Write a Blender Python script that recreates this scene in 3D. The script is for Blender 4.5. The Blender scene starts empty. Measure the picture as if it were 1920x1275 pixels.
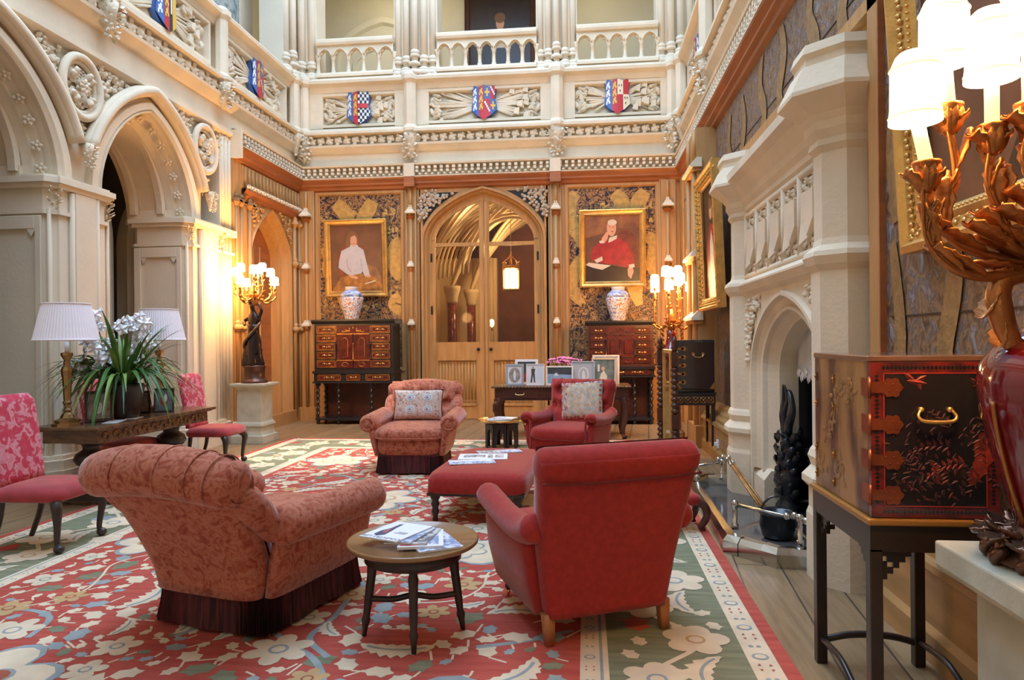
import bpy, bmesh, math, random
from math import sin, cos, pi, sqrt, radians
from mathutils import Vector, Matrix, noise
random.seed(7)
SC = bpy.context.scene
COL = SC.collection
# ---------------------------------------------------------------- camera
FPX, YAW, ROLL = 1300.0, radians(6.08), radians(-0.54)
cd = bpy.data.cameras.new('camera')
cd.sensor_fit = 'HORIZONTAL'; cd.sensor_width = 36; cd.lens = FPX / 1920 * 36
cd.clip_start = 0.05; cd.clip_end = 100
cam = bpy.data.objects.new('camera', cd); COL.objects.link(cam)
fw = Vector((-sin(YAW), cos(YAW), 0)); rr0 = Vector((cos(YAW), sin(YAW), 0)); up0 = Vector((0, 0, 1))
rt = rr0 * cos(ROLL) + up0 * sin(ROLL); upv = up0 * cos(ROLL) - rr0 * sin(ROLL)
mw = Matrix.Identity(4)
for i in range(3):
    mw[i][0] = rt[i]; mw[i][1] = upv[i]; mw[i][2] = -fw[i]
mw[2][3] = 1.5
cam.matrix_world = mw
SC.camera = cam
# ---------------------------------------------------------------- exposure, world, large lights
SC.view_settings.view_transform = 'Standard'; SC.view_settings.look = 'None'
SC.view_settings.exposure = 0.68; SC.view_settings.gamma = 1.0; SC.view_settings.use_curve_mapping = False
SC.cycles.use_denoising = True
SC.cycles.max_bounces = 8; SC.cycles.diffuse_bounces = 5; SC.cycles.transparent_max_bounces = 12
SC.cycles.sample_clamp_indirect = 8
wd = bpy.data.worlds.new('daylight_sky'); SC.world = wd; wd.use_nodes = True
wd.node_tree.nodes['Background'].inputs[0].default_value = (0.48, 0.67, 1.0, 1)
wd.node_tree.nodes['Background'].inputs[1].default_value = 0.35

def area(name, loc, rot, sx, sy, power, col):
    l = bpy.data.lights.new(name, 'AREA'); l.shape = 'RECTANGLE'; l.size = sx; l.size_y = sy
    l.energy = power; l.color = col
    o = bpy.data.objects.new(name, l); o.location = loc; o.rotation_euler = rot; COL.objects.link(o)
    return o
def point(name, loc, power, col, r=0.04):
    l = bpy.data.lights.new(name, 'POINT'); l.energy = power; l.color = col; l.shadow_soft_size = r
    o = bpy.data.objects.new(name, l); o.location = loc; COL.objects.link(o)
    return o
area('skylight', (-1.9, 6.4, 10.6), (0, 0, 0), 5.5, 11.5, 900, (0.54, 0.73, 1.0))
sl = bpy.data.lights.new('sunlight_through_skylight', 'SPOT'); sl.energy = 2600; sl.color = (1.0, .93, .82); sl.spot_size = radians(17); sl.spot_blend = .9; sl.shadow_soft_size = .35
so = bpy.data.objects.new('sunlight_through_skylight', sl); COL.objects.link(so); so.location = (-.6, 7.2, 10.4); so.rotation_euler = (Vector((-3.5, 9.0, 0)) - Vector((-.6, 7.2, 10.4))).to_track_quat('-Z', 'Y').to_euler()
WARM = (1.0, 0.52, 0.17)
for lx in (-4.7, 1.1): point('added_warm_light_near_end', (lx, -1.2, 2.4), 12, WARM, .2)   # unseen lights added behind the camera to warm the undersides of the stone
# ---------------------------------------------------------------- mesh helpers
def lerp(a, b, t): return a + (b - a) * t
def spl(pts, n=6):
    P = [Vector(p) for p in pts]; out = []
    for i in range(len(P) - 1):
        p0 = P[max(i - 1, 0)]; p1 = P[i]; p2 = P[i + 1]; p3 = P[min(i + 2, len(P) - 1)]
        for k in range(n):
            t = k / n
            out.append(0.5 * ((2 * p1) + (p2 - p0) * t + (2 * p0 - 5 * p1 + 4 * p2 - p3) * t * t + (3 * p1 - p0 - 3 * p2 + p3) * t ** 3))
    out.append(P[-1]); return out
class MB:
    def __init__(s, M=None): s.v = []; s.f = []; s.mi = []; s.sm = []; s.M = M
    def add(s, V, Fc, m=0, sm=False, M=None):
        b = len(s.v)
        for p in V:
            p = Vector(p)
            if M is not None: p = M @ p
            if s.M is not None: p = s.M @ p
            s.v.append(p)
        for q in Fc:
            s.f.append([b + i for i in q]); s.mi.append(m); s.sm.append(sm)
        return s
    def box(s, x0, x1, y0, y1, z0, z1, m=0, M=None):
        V = [(x, y, z) for z in (z0, z1) for y in (y0, y1) for x in (x0, x1)]
        return s.add(V, [(0, 2, 3, 1), (4, 5, 7, 6), (0, 1, 5, 4), (2, 6, 7, 3), (0, 4, 6, 2), (1, 3, 7, 5)], m, False, M)
    def cb(s, c, z, m=0, M=None):
        return s.box(c[0] - z[0] / 2, c[0] + z[0] / 2, c[1] - z[1] / 2, c[1] + z[1] / 2, c[2] - z[2] / 2, c[2] + z[2] / 2, m, M)
    def prism(s, P, ax, c0, c1, m=0, sm=False, M=None, caps=True):
        f = {'x': lambda a, b, c: (c, a, b), 'y': lambda a, b, c: (a, c, b), 'z': lambda a, b, c: (a, b, c)}[ax]
        n = len(P); V = [f(a, b, c0) for a, b in P] + [f(a, b, c1) for a, b in P]
        F = [(i, (i + 1) % n, n + (i + 1) % n, n + i) for i in range(n)]
        s.add(V, F, m, sm, M)
        if caps: s.add(V, [tuple(range(n)), tuple(range(n, 2 * n))], m, False, M)
        return s
    def loft(s, R, m=0, sm=True, closed=True, caps=True, M=None):
        n = len(R[0]); V = [p for r in R for p in r]; F = []
        for j in range(len(R) - 1):
            for i in range(n if closed else n - 1):
                k = (i + 1) % n
                F.append((j * n + i, j * n + k, (j + 1) * n + k, (j + 1) * n + i))
        if caps and closed: F += [tuple(range(n)), tuple(range((len(R) - 1) * n, len(R) * n))]
        return s.add(V, F, m, sm, M)
    def lathe(s, P, c=(0, 0, 0), n=20, m=0, sm=True, M=None, sq=None, flute=0):
        R = []
        for r, z in P:
            ring = []
            for i in range(n):
                a = 2 * pi * i / n + (pi / n if sq else 0)
                q = r * (1 + flute * (1 if i % 2 else -1))
                ring.append((c[0] + q * cos(a), c[1] + q * sin(a), c[2] + z))
            R.append(ring)
        return s.loft(R, m, sm, True, True, M)
    def tube(s, P, r, n=8, m=0, sm=True, M=None, closed=False, flat=None):
        P = [Vector(p) for p in P]; k = len(P); rs = r if isinstance(r, (list, tuple)) else [r] * k
        if len(rs) != k: rs = [lerp(rs[int(min(i * (len(rs) - 1) / (k - 1), len(rs) - 2))], rs[int(min(i * (len(rs) - 1) / (k - 1), len(rs) - 2)) + 1], (i * (len(rs) - 1) / (k - 1)) - int(min(i * (len(rs) - 1) / (k - 1), len(rs) - 2))) for i in range(k)]
        R = []; N = None
        for i in range(k):
            T = (P[min(i + 1, k - 1)] - P[max(i - 1, 0)]) if not closed else (P[(i + 1) % k] - P[(i - 1) % k])
            if T.length < 1e-9: T = Vector((0, 0, 1))
            T.normalize()
            if N is None:
                a = Vector((0, 0, 1)) if abs(T.z) < .9 else Vector((1, 0, 0))
                N = T.cross(a).normalized()
            N = (N - T * N.dot(T)).normalized(); B = T.cross(N)
            fl = flat if flat else 1
            R.append([P[i] + N * (rs[i] * cos(2 * pi * j / n)) + B * (rs[i] * fl * sin(2 * pi * j / n)) for j in range(n)])
        if closed: R.append(R[0])
        return s.loft(R, m, sm, True, not closed, M)
    def ell(s, c, r, n=12, m=0, M=None, e=1.0, e2=None, sm=True):
        if not isinstance(r, (tuple, list)): r = (r, r, r)
        e2 = e2 or e; R = []; k = max(n // 2, 4)
        pw = lambda x, q: math.copysign(abs(x) ** q, x)
        for j in range(k + 1):
            t = -pi / 2 + pi * j / k; t = max(min(t, pi / 2 - .02), -pi / 2 + .02)
            R.append([(c[0] + r[0] * pw(cos(t), e) * pw(cos(2 * pi * i / n), e2), c[1] + r[1] * pw(cos(t), e) * pw(sin(2 * pi * i / n), e2), c[2] + r[2] * pw(sin(t), e)) for i in range(n)])
        return s.loft(R, m, sm, True, True, M)
    def sheet(s, fn, nu, nv, m=0, sm=True, M=None):
        V = [fn(i / nu, j / nv) for j in range(nv + 1) for i in range(nu + 1)]; w = nu + 1
        return s.add(V, [(j * w + i, j * w + i + 1, (j + 1) * w + i + 1, (j + 1) * w + i) for j in range(nv) for i in range(nu)], m, sm, M)
    def poly(s, P, m=0, M=None): return s.add(P, [tuple(range(len(P)))], m, False, M)
    def leaf(s, c, dx, up, L, W, m=0, lift=.25, lob=0):
        # a small carved leaf: pointed outline round a raised rib
        c = Vector(c); dx = Vector(dx).normalized(); up = Vector(up).normalized(); sd = up.cross(dx)
        o = [(0, 0), (.25, .5), (.5, .42), (.68, .5), (.82, .2), (1, 0)] if lob else [(0, 0), (.22, .38), (.5, .5), (.78, .3), (1, 0)]
        mid = [c + dx * (L * t) + up * (L * lift * sin(pi * min(t * .9 + .1, 1))) for t, w in o]
        lf = [c + dx * (L * t) + sd * (W * w) for t, w in o[1:-1]]; rg = [c + dx * (L * t) - sd * (W * w) for t, w in o[1:-1]]
        V = mid + lf + rg; n = len(o); F = []
        for base in (n, n + n - 2):
            F.append((0, 1, base)); F.append((n - 2, n - 1, base + n - 3))
            for i in range(n - 3): F.append((i + 1, i + 2, base + i + 1, base + i))
        return s.add(V, F, m, True)
    def build(s, name, mats, parent=None, label=None, loc=None, rz=None, bev=0, seg=2, sub=0, recalc=True):
        me = bpy.data.meshes.new(name); me.from_pydata([tuple(p) for p in s.v], [], s.f)
        if not isinstance(mats, (list, tuple)): mats = [mats]
        for x in mats: me.materials.append(x)
        me.polygons.foreach_set('material_index', s.mi); me.polygons.foreach_set('use_smooth', s.sm)
        if recalc:
            b = bmesh.new(); b.from_mesh(me); bmesh.ops.recalc_face_normals(b, faces=b.faces); b.to_mesh(me); b.free()
        me.update()
        o = bpy.data.objects.new(name, me); COL.objects.link(o)
        if parent is not None: o.parent = parent
        if loc is not None: o.location = loc
        if rz is not None: o.rotation_euler = (0, 0, rz)
        if label: o['label'] = label
        if bev:
            md = o.modifiers.new('soften', 'BEVEL'); md.width = bev; md.segments = seg; md.limit_method = 'ANGLE'; md.angle_limit = radians(40)
        if sub:
            md = o.modifiers.new('smooth', 'SUBSURF'); md.levels = sub; md.render_levels = sub
        return o
def tag(o, label, cat, group=None):
    o['label'] = label; o['category'] = cat
    if group: o['group'] = group
    return o
def thing(name, label, cat, loc=(0, 0, 0), rz=0, group=None):
    o = bpy.data.objects.new(name, None); COL.objects.link(o); o.location = loc; o.rotation_euler = (0, 0, rz)
    o.empty_display_size = .1
    return tag(o, label, cat, group)
def struct(o): o['kind'] = 'structure'; return o
def kids(o): return [c for c in COL.objects if c.parent == o]
def dup(o, loc, rz, label, group=None):
    def cp(a, p):
        c = a.copy(); COL.objects.link(c); c.parent = p
        for k in kids(a): cp(k, c)
        return c
    r = cp(o, None); r.location = loc; r.rotation_euler = (0, 0, rz); r['label'] = label
    if group: r['group'] = group
    return r
def arch(a, h, w=.55, n=14, z0=0):
    # half width a, rise h: pointed arch as (u, z) from the left spring over the apex to the right one
    L = []
    for i in range(n + 1):
        t = (i / n) ** 1.6
        L.append((-a * (1 - t), z0 + h * (w * sqrt(max(0, 1 - (1 - t) ** 2)) + (1 - w) * t)))
    return L + [(-x, z) for x, z in L[-2::-1]]
# ---------------------------------------------------------------- materials
MT = {}
def mat(name, col, rough=.6, metal=0, spec=.5, var=0, vs=6, vscale=(1, 1, 1), col2=None, bump=0, bs=40, bscale=(1, 1, 1), emit=0, ecol=None, coat=0, detail=4, lo=.35, hi=.65, sheen=0):
    m = bpy.data.materials.new(name); m.use_nodes = True; nt = m.node_tree; b = nt.nodes['Principled BSDF']
    def sv(k, v):
        if k in b.inputs: b.inputs[k].default_value = v
    c4 = (*col, 1)
    sv('Base Color', c4); sv('Roughness', rough); sv('Metallic', metal); sv('Specular IOR Level', spec); sv('Coat Weight', coat); sv('Coat Roughness', .08)
    if sheen: sv('Sheen Weight', sheen); sv('Sheen Roughness', .4)
    tc = nt.nodes.new('ShaderNodeTexCoord')
    if col2 or var:
        mp = nt.nodes.new('ShaderNodeMapping'); mp.inputs['Scale'].default_value = vscale
        nz = nt.nodes.new('ShaderNodeTexNoise'); nz.inputs['Scale'].default_value = vs; nz.inputs['Detail'].default_value = detail
        cr = nt.nodes.new('ShaderNodeValToRGB'); cr.color_ramp.elements[0].position = lo; cr.color_ramp.elements[1].position = hi
        c2 = col2 or tuple(max(0, x * (1 - var)) for x in col)
        cr.color_ramp.elements[0].color = (*c2, 1); cr.color_ramp.elements[1].color = c4
        nt.links.new(tc.outputs['Object'], mp.inputs[0]); nt.links.new(mp.outputs[0], nz.inputs['Vector']); nt.links.new(nz.outputs['Fac'], cr.inputs[0]); nt.links.new(cr.outputs[0], b.inputs['Base Color'])
    if bump:
        mp = nt.nodes.new('ShaderNodeMapping'); mp.inputs['Scale'].default_value = bscale
        nz = nt.nodes.new('ShaderNodeTexNoise'); nz.inputs['Scale'].default_value = bs; nz.inputs['Detail'].default_value = 3
        bp = nt.nodes.new('ShaderNodeBump'); bp.inputs['Strength'].default_value = bump; bp.inputs['Distance'].default_value = .02
        nt.links.new(tc.outputs['Object'], mp.inputs[0]); nt.links.new(mp.outputs[0], nz.inputs['Vector']); nt.links.new(nz.outputs['Fac'], bp.inputs['Height']); nt.links.new(bp.outputs[0], b.inputs['Normal'])
    if emit:
        sv('Emission Color', (*(ecol or col), 1)); sv('Emission Strength', emit)
    MT[name] = m; return m
STONE = mat('bath_stone', (.77, .65, .475), .85, spec=.2, var=.12, vs=2.2, bump=.15, bs=30)
STONEJ = mat('dressed_stone', (.76, .655, .495), .85, spec=.2, var=.10, vs=1.3, bump=.1, bs=25)
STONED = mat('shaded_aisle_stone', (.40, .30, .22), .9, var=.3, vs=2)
PLAST = mat('cream_plaster', (.70, .64, .48), .9, var=.06, vs=2)
OAK = mat('golden_oak', (.52, .285, .105), .5, spec=.4, col2=(.40, .205, .072), vs=5, vscale=(3, 3, .3), bump=.1, bs=30, bscale=(2, 2, .15), lo=.25, hi=.75)
OAKD = mat('door_oak', (.56, .30, .10), .42, spec=.4, col2=(.42, .20, .06), vs=5, vscale=(3, 3, .3), lo=.3, hi=.7)
REDW = mat('red_brown_cornice_wood', (.40, .135, .045), .42, spec=.5, var=.3, vs=4, vscale=(.4, .4, 3))
PINE = mat('skirting_wood', (.46, .25, .085), .4, var=.3, vs=4, vscale=(.5, .5, 3))
MAHOG = mat('dark_red_wood', (.085, .024, .016), .35, spec=.5, var=.35, vs=5)
DARKW = mat('dark_carved_wood', (.045, .026, .02), .38, spec=.5, var=.4, vs=8)
TABLEW = mat('brown_table_wood', (.17, .085, .036), .25, spec=.5, col2=(.08, .036, .018), vs=5, vscale=(1, 4, 4))
EBON = mat('ebonised_wood', (.016, .016, .02), .3, spec=.5)
TORT = mat('tortoiseshell', (.13, .016, .011), .2, spec=.6, var=.5, vs=14)
COPG = mat('red_gold_gilt', (.56, .23, .075), .36, metal=.8, var=.35, vs=9, bump=.15, bs=50)
GILT = mat('gilt', (.83, .50, .15), .38, metal=.75, var=.25, vs=10, bump=.15, bs=60)
GILTD = mat('old_gilt', (.52, .24, .07), .42, metal=.75, var=.4, vs=9, bump=.2, bs=50)
BRASS = mat('brass', (.75, .50, .20), .25, metal=1); AGED = mat('aged_brass', (.46, .28, .12), .28, metal=.9, var=.3, vs=8)
BRONZE = mat('dark_bronze', (.035, .02, .018), .22, metal=.5, spec=.6)
STEEL = mat('polished_steel', (.56, .55, .53), .18, metal=1, var=.1, vs=4)
IRON = mat('black_iron', (.030, .032, .038), .22, metal=.4, spec=.7)
SILVER = mat('silver_frame', (.36, .38, .40), .3, metal=.6)
WHITE = mat('white_paper', (.82, .83, .85), .5)
PRINT = mat('print_blue', (.22, .30, .50), .45, col2=(.70, .74, .80), vs=30, lo=.45, hi=.55)
PRINTG = mat('print_grey', (.12, .12, .14), .45, col2=(.62, .62, .60), vs=28, lo=.42, hi=.58)
PRINTR = mat('print_red', (.55, .12, .12), .45)
NAVYP = mat('print_navy', (.05, .06, .12), .45)
REDCER = mat('oxblood_glaze', (.17, .006, .010), .08, spec=.6, var=.25, vs=3, coat=1)
LACQR = mat('red_lacquer', (.17, .018, .016), .2, spec=.5, col2=(.05, .012, .013), vs=16, coat=.5)
LACQB = mat('black_red_lacquer', (.014, .013, .017), .18, spec=.5, coat=.5)
LACQG = mat('worn_gold_lacquer', (.33, .17, .055), .3, spec=.5, col2=(.06, .025, .018), vs=7, vscale=(1.2, 1.2, .4), coat=.2, lo=.40, hi=.60, detail=8)
GREENL = mat('leaf_green', (.09, .20, .035), .4, spec=.4, col2=(.035, .12, .03), vs=5)
GREENL2 = mat('pale_leaf_green', (.22, .34, .08), .4, spec=.4, var=.3, vs=5)
ORCH = mat('white_orchid', (.97, .93, .92), .9, spec=.1)
ORCH.node_tree.nodes['Principled BSDF'].inputs['Subsurface Weight'].default_value = .5; ORCH.node_tree.nodes['Principled BSDF'].inputs['Subsurface Radius'].default_value = (.05, .05, .05)
PINKF = mat('pink_flower', (.80, .25, .48), .5)
TERRA = mat('terracotta', (.50, .17, .07), .7)
SHADEW = mat('pleated_white_shade', (.90, .83, .85), .8)
def glassy(name, fac=.1, col=(.95, .97, .97)):
    m = bpy.data.materials.new(name); m.use_nodes = True; nt = m.node_tree; nt.nodes.clear()
    o = nt.nodes.new('ShaderNodeOutputMaterial'); mx = nt.nodes.new('ShaderNodeMixShader'); t = nt.nodes.new('ShaderNodeBsdfTransparent'); g = nt.nodes.new('ShaderNodeBsdfGlossy')
    t.inputs[0].default_value = (*col, 1); g.inputs['Roughness'].default_value = .03; mx.inputs[0].default_value = fac
    nt.links.new(t.outputs[0], mx.inputs[1]); nt.links.new(g.outputs[0], mx.inputs[2]); nt.links.new(mx.outputs[0], o.inputs[0])
    return m
GLASS = glassy('clear_glass', .04)
def glow(name, col, st):
    return mat(name, (.9, .85, .75), .8, emit=st, ecol=col)
SHGLOW = glow('lit_candle_shade', (1.0, .80, .44), 2.2)
SHGLOWF = glow('lit_far_candle_shade', (1.0, .74, .32), 7.0)
CANDLE = mat('candle_tube', (.85, .72, .45), .5, emit=.9, ecol=(1, .72, .32))
def ramp_mat(name, stops, vs, dist=0, rough=.7, bump=0, coords='Object', scale=(1, 1, 1), vor=False, detail=4, gloss=.4, sheen=0):
    m = bpy.data.materials.new(name); m.use_nodes = True; nt = m.node_tree; b = nt.nodes['Principled BSDF']; b.inputs['Roughness'].default_value = rough
    b.inputs['Specular IOR Level'].default_value = gloss
    if sheen: b.inputs['Sheen Weight'].default_value = sheen; b.inputs['Sheen Roughness'].default_value = .35
    tc = nt.nodes.new('ShaderNodeTexCoord'); mp = nt.nodes.new('ShaderNodeMapping'); mp.inputs['Scale'].default_value = scale
    nz = nt.nodes.new('ShaderNodeTexVoronoi' if vor else 'ShaderNodeTexNoise'); nz.inputs['Scale'].default_value = vs
    if not vor: nz.inputs['Detail'].default_value = detail; nz.inputs['Distortion'].default_value = dist
    cr = nt.nodes.new('ShaderNodeValToRGB'); e = cr.color_ramp
    while len(e.elements) < len(stops): e.elements.new(.5)
    for i, (p, c) in enumerate(stops): e.elements[i].position = p; e.elements[i].color = (*c, 1)
    nt.links.new(tc.outputs[coords], mp.inputs[0])
    src = mp.outputs[0]
    if vor and dist:
        n2 = nt.nodes.new('ShaderNodeTexNoise'); n2.inputs['Scale'].default_value = vs * .6
        ad = nt.nodes.new('ShaderNodeMixRGB'); ad.blend_type = 'ADD'; ad.inputs[0].default_value = dist
        nt.links.new(src, n2.inputs['Vector']); nt.links.new(src, ad.inputs[1]); nt.links.new(n2.outputs['Color'], ad.inputs[2]); src = ad.outputs[0]
    nt.links.new(src, nz.inputs['Vector']); nt.links.new(nz.outputs[0], cr.inputs[0]); nt.links.new(cr.outputs[0], b.inputs['Base Color'])
    if bump:
        bp = nt.nodes.new('ShaderNodeBump'); bp.inputs['Strength'].default_value = bump; bp.inputs['Distance'].default_value = .02
        nt.links.new(nz.outputs[0], bp.inputs['Height']); nt.links.new(bp.outputs[0], b.inputs['Normal'])
    MT[name] = m; return m
LEATHER = ramp_mat('embossed_leather', [(.30, (.016, .014, .026)), (.41, (.022, .017, .026)), (.43, (.30, .12, .04)), (.49, (.40, .21, .055)), (.505, (.020, .016, .024)), (.55, (.024, .018, .022)), (.57, (.34, .17, .06)), (.64, (.44, .28, .13)), (.66, (.03, .02, .02))], 6.5, 1.5, .5, .5)
LEATHG = mat('gold_leather_scroll', (.58, .34, .09), .4, metal=.15, var=.3, vs=12, bump=.3, bs=30)
LEATHR = ramp_mat('embossed_wall_leather', [(.30, (.075, .05, .042)), (.42, (.15, .085, .05)), (.50, (.27, .17, .085)), (.57, (.11, .085, .09)), (.66, (.25, .235, .25))], 15, .5, .5, .9, scale=(1, 1, .75), detail=7)
LEATHS = mat('dull_gold_leather_scroll', (.34, .20, .075), .45, metal=.1, var=.35, vs=14, bump=.3, bs=40)
DAMP = ramp_mat('pink_damask', [(.34, (.29, .062, .032)), (.46, (.43, .122, .066)), (.56, (.52, .195, .12)), (.66, (.35, .088, .043))], 17, 1.3, .85, .15, gloss=.2, sheen=.4)
REDUP = mat('crimson_upholstery', (.38, .033, .027), .85, spec=.2, var=.18, vs=30, bump=.06, bs=90, sheen=.32)
REDUPL = mat('piping_dark_red', (.16, .02, .022), .85)
ROSE = ramp_mat('rose_damask', [(.40, (.52, .045, .08)), (.50, (.56, .07, .11)), (.56, (.66, .30, .32)), (.66, (.62, .20, .24))], 15, .9, .8, .08, gloss=.2, detail=2, sheen=.3)
SEATR = mat('red_velvet_seat', (.42, .04, .048), .85, var=.25, vs=7, sheen=.4)
FRINGE = mat('maroon_fringe', (.13, .022, .022), .9, col2=(.026, .009, .012), vs=45, vscale=(1, 1, .04))
# ================================================================ THE ROOM
XL, XR, YB = -5.5, 1.80, 12.9
ML = Matrix(((0, 1, 0, XL), (1, 0, 0, 0), (0, 0, 1, 0), (0, 0, 0, 1)))       # (u, d, z): u along the wall, d out into the hall
MR = Matrix(((0, -1, 0, XR), (1, 0, 0, 0), (0, 0, 1, 0), (0, 0, 0, 1)))
MK = Matrix(((1, 0, 0, 0), (0, -1, 0, YB), (0, 0, 1, 0), (0, 0, 0, 1)))
def floor_mat():
    m = bpy.data.materials.new('oak_floorboards'); m.use_nodes = True; nt = m.node_tree; b = nt.nodes['Principled BSDF']; b.inputs['Roughness'].default_value = .38
    tc = nt.nodes.new('ShaderNodeTexCoord'); mp = nt.nodes.new('ShaderNodeMapping'); mp.inputs['Rotation'].default_value = (0, 0, radians(95))
    br = nt.nodes.new('ShaderNodeTexBrick'); br.inputs['Scale'].default_value = 1; br.inputs['Brick Width'].default_value = 3.2; br.inputs['Row Height'].default_value = .28; br.inputs['Mortar Size'].default_value = .006
    br.inputs['Color1'].default_value = (.26, .165, .08, 1); br.inputs['Color2'].default_value = (.34, .225, .115, 1); br.inputs['Mortar'].default_value = (.07, .045, .03, 1)
    m2 = nt.nodes.new('ShaderNodeMapping'); m2.inputs['Scale'].default_value = (9, .8, 1); nz = nt.nodes.new('ShaderNodeTexNoise'); nz.inputs['Scale'].default_value = 3; nz.inputs['Detail'].default_value = 6
    mx = nt.nodes.new('ShaderNodeMixRGB'); mx.blend_type = 'MULTIPLY'; mx.inputs[0].default_value = .6
    cr = nt.nodes.new('ShaderNodeValToRGB'); cr.color_ramp.elements[0].position = .3; cr.color_ramp.elements[0].color = (.45, .40, .36, 1); cr.color_ramp.elements[1].position = .6; cr.color_ramp.elements[1].color = (1, 1, 1, 1)
    L = nt.links.new
    L(tc.outputs['Object'], mp.inputs[0]); L(mp.outputs[0], br.inputs['Vector']); L(tc.outputs['Object'], m2.inputs[0]); L(m2.outputs[0], nz.inputs['Vector']); L(nz.outputs['Fac'], cr.inputs[0])
    L(br.outputs['Color'], mx.inputs[1]); L(cr.outputs[0], mx.inputs[2]); L(mx.outputs[0], b.inputs['Base Color'])
    return m
b = MB(); b.box(-9.2, 3.2, -3, 18.2, -.2, 0); struct(b.build('floor', floor_mat()))
def strips(b, A, ztop, d, m=0):
    # wall between an arch outline and a level line above it
    V = [(u, d, z) for u, z in A] + [(u, d, ztop) for u, z in A]; n = len(A)
    b.add(V, [(i, i + 1, n + i + 1, n + i) for i in range(n - 1)], m)
def aloft(b, uc, arcs, m=0, base=None, sm=False, w=.78):
    # mouldings round an arch: consecutive (a, rise, spring, d) outlines joined
    R = []
    for a, h, z0, d in arcs:
        P = arch(a, h, w, 16, z0)
        if base is not None: P = [(P[0][0], base)] + P + [(P[-1][0], base)]
        R.append([(uc + u, d, z) for u, z in P])
    b.loft(R, m, sm, False, False)
def run(b, prof, u0, u1, m=0, ms=None):
    n = len(prof)
    for i in range(n - 1):
        (d0, z0), (d1, z1) = prof[i], prof[i + 1]
        b.add([(u0, d0, z0), (u1, d0, z0), (u1, d1, z1), (u0, d1, z1)], [(0, 1, 2, 3)], ms[i] if ms else m)
def foliage(b, u0, u1, zc, h, d, step=.17, m=0, rnd=random):
    n = max(1, int(round((u1 - u0) / step)))
    for i in range(n):
        u = u0 + (i + .5) * (u1 - u0) / n; s = 1 if i % 2 else -1
        c = (u - step * .35, d, zc - s * h * .28)
        b.leaf(c, (1, .1, s * .55), (0, 1, 0), step * .95, h * .8, m, .35, 1)
        b.leaf((u + step * .1, d, zc + s * h * .05), (.55, .2, -s), (0, 1, 0), step * .6, h * .55, m, .4, 1)
        b.leaf((u + step * .2, d, zc + s * h * .22), (-.6, .2, s * .5), (0, 1, 0), step * .6, h * .5, m, .4)
        b.ell((u + step * .42, d + .02, zc + s * h * .12), (.026, .026, .026), 6, m)
def bunch(b, u, z0, z1, r, d, m=0, seed=1):
    # a hanging corbel of carved leaves, tapering to a point
    rn = random.Random(seed); n = 64
    b.lathe([(.01, z0), (r * .35, lerp(z0, z1, .25)), (r * .75, lerp(z0, z1, .7)), (r * .95, z1)], (u, d - .02, 0), 10, m)
    for i in range(n):
        t = (i + .5) / n; z = lerp(z0, z1, t); q = r * (.3 + .75 * t ** .8); a = i * 2.4
        p = (u + q * cos(a), d + q * .95 * abs(sin(a)), z)
        b.leaf(p, (cos(a) * .6, abs(sin(a)) * .6, rn.uniform(-.9, .7)), (cos(a), abs(sin(a)) + .1, .2), r * .52, r * .42, m, .5, 1)
UP = [(-.10, 4.68), (.03, 4.74), (.03, 4.80), (-.02, 4.83), (-.02, 5.10), (.03, 5.115), (.12, 5.20), (.13, 5.24), (-.02, 5.25), (-.02, 5.42), (.17, 5.44), (.17, 5.49), (.02, 5.565), (-.02, 5.60), (-.12, 5.62), (-.12, 6.25), (.0, 6.28), (.05, 6.37), (.14, 6.42), (.15, 6.47), (.08, 6.54), (.02, 6.60), (-.9, 6.60)]
RED = [(-.02, 4.36), (.05, 4.40), (.06, 4.44), (.11, 4.47), (.11, 4.50), (.16, 4.56), (.17, 4.585)]
BEAD = [(.17, 4.585), (.17, 4.60), (.03, 4.605), (.03, 4.80), (.16, 4.81), (.17, 4.84), (-.02, 4.88)]
def dentils(b, u0, u1, m=0):
    n = int((u1 - u0) / .115)
    for i in range(n):
        u = u0 + (i + .5) * (u1 - u0) / n
        b.box(u - .028, u + .028, .02, .155, 4.735, 4.785, m)
        b.box(u - .026, u + .026, .02, .16, 4.67, 4.715, m)
        b.ell((u + .057, .15, 4.628), (.03, .03, .024), 6, m)
def panel_frame(b, u0, u1, z0, z1, d0, d1, w, m=0):
    for q in ((u0, u1, z0 - w, z0), (u0, u1, z1, z1 + w), (u0 - w, u0, z0 - w, z1 + w), (u1, u1 + w, z0 - w, z1 + w)):
        b.box(q[0], q[1], d0, d1, q[2], q[3], m)
    # bevelled inner lip
    e = .03
    for (a0, a1, c0, c1) in (((u0, z0), (u1, z0), (u1 - e, z0 + e), (u0 + e, z0 + e)), ((u0, z1), (u1, z1), (u1 - e, z1 - e), (u0 + e, z1 - e)), ((u0, z0), (u0, z1), (u0 + e, z1 - e), (u0 + e, z0 + e)), ((u1, z0), (u1, z1), (u1 - e, z1 - e), (u1 - e, z0 + e))):
        b.add([(a0[0], d1, a0[1]), (a1[0], d1, a1[1]), (c0[0], d0, c0[1]), (c1[0], d0, c1[1])], [(0, 1, 2, 3)], m)
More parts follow.
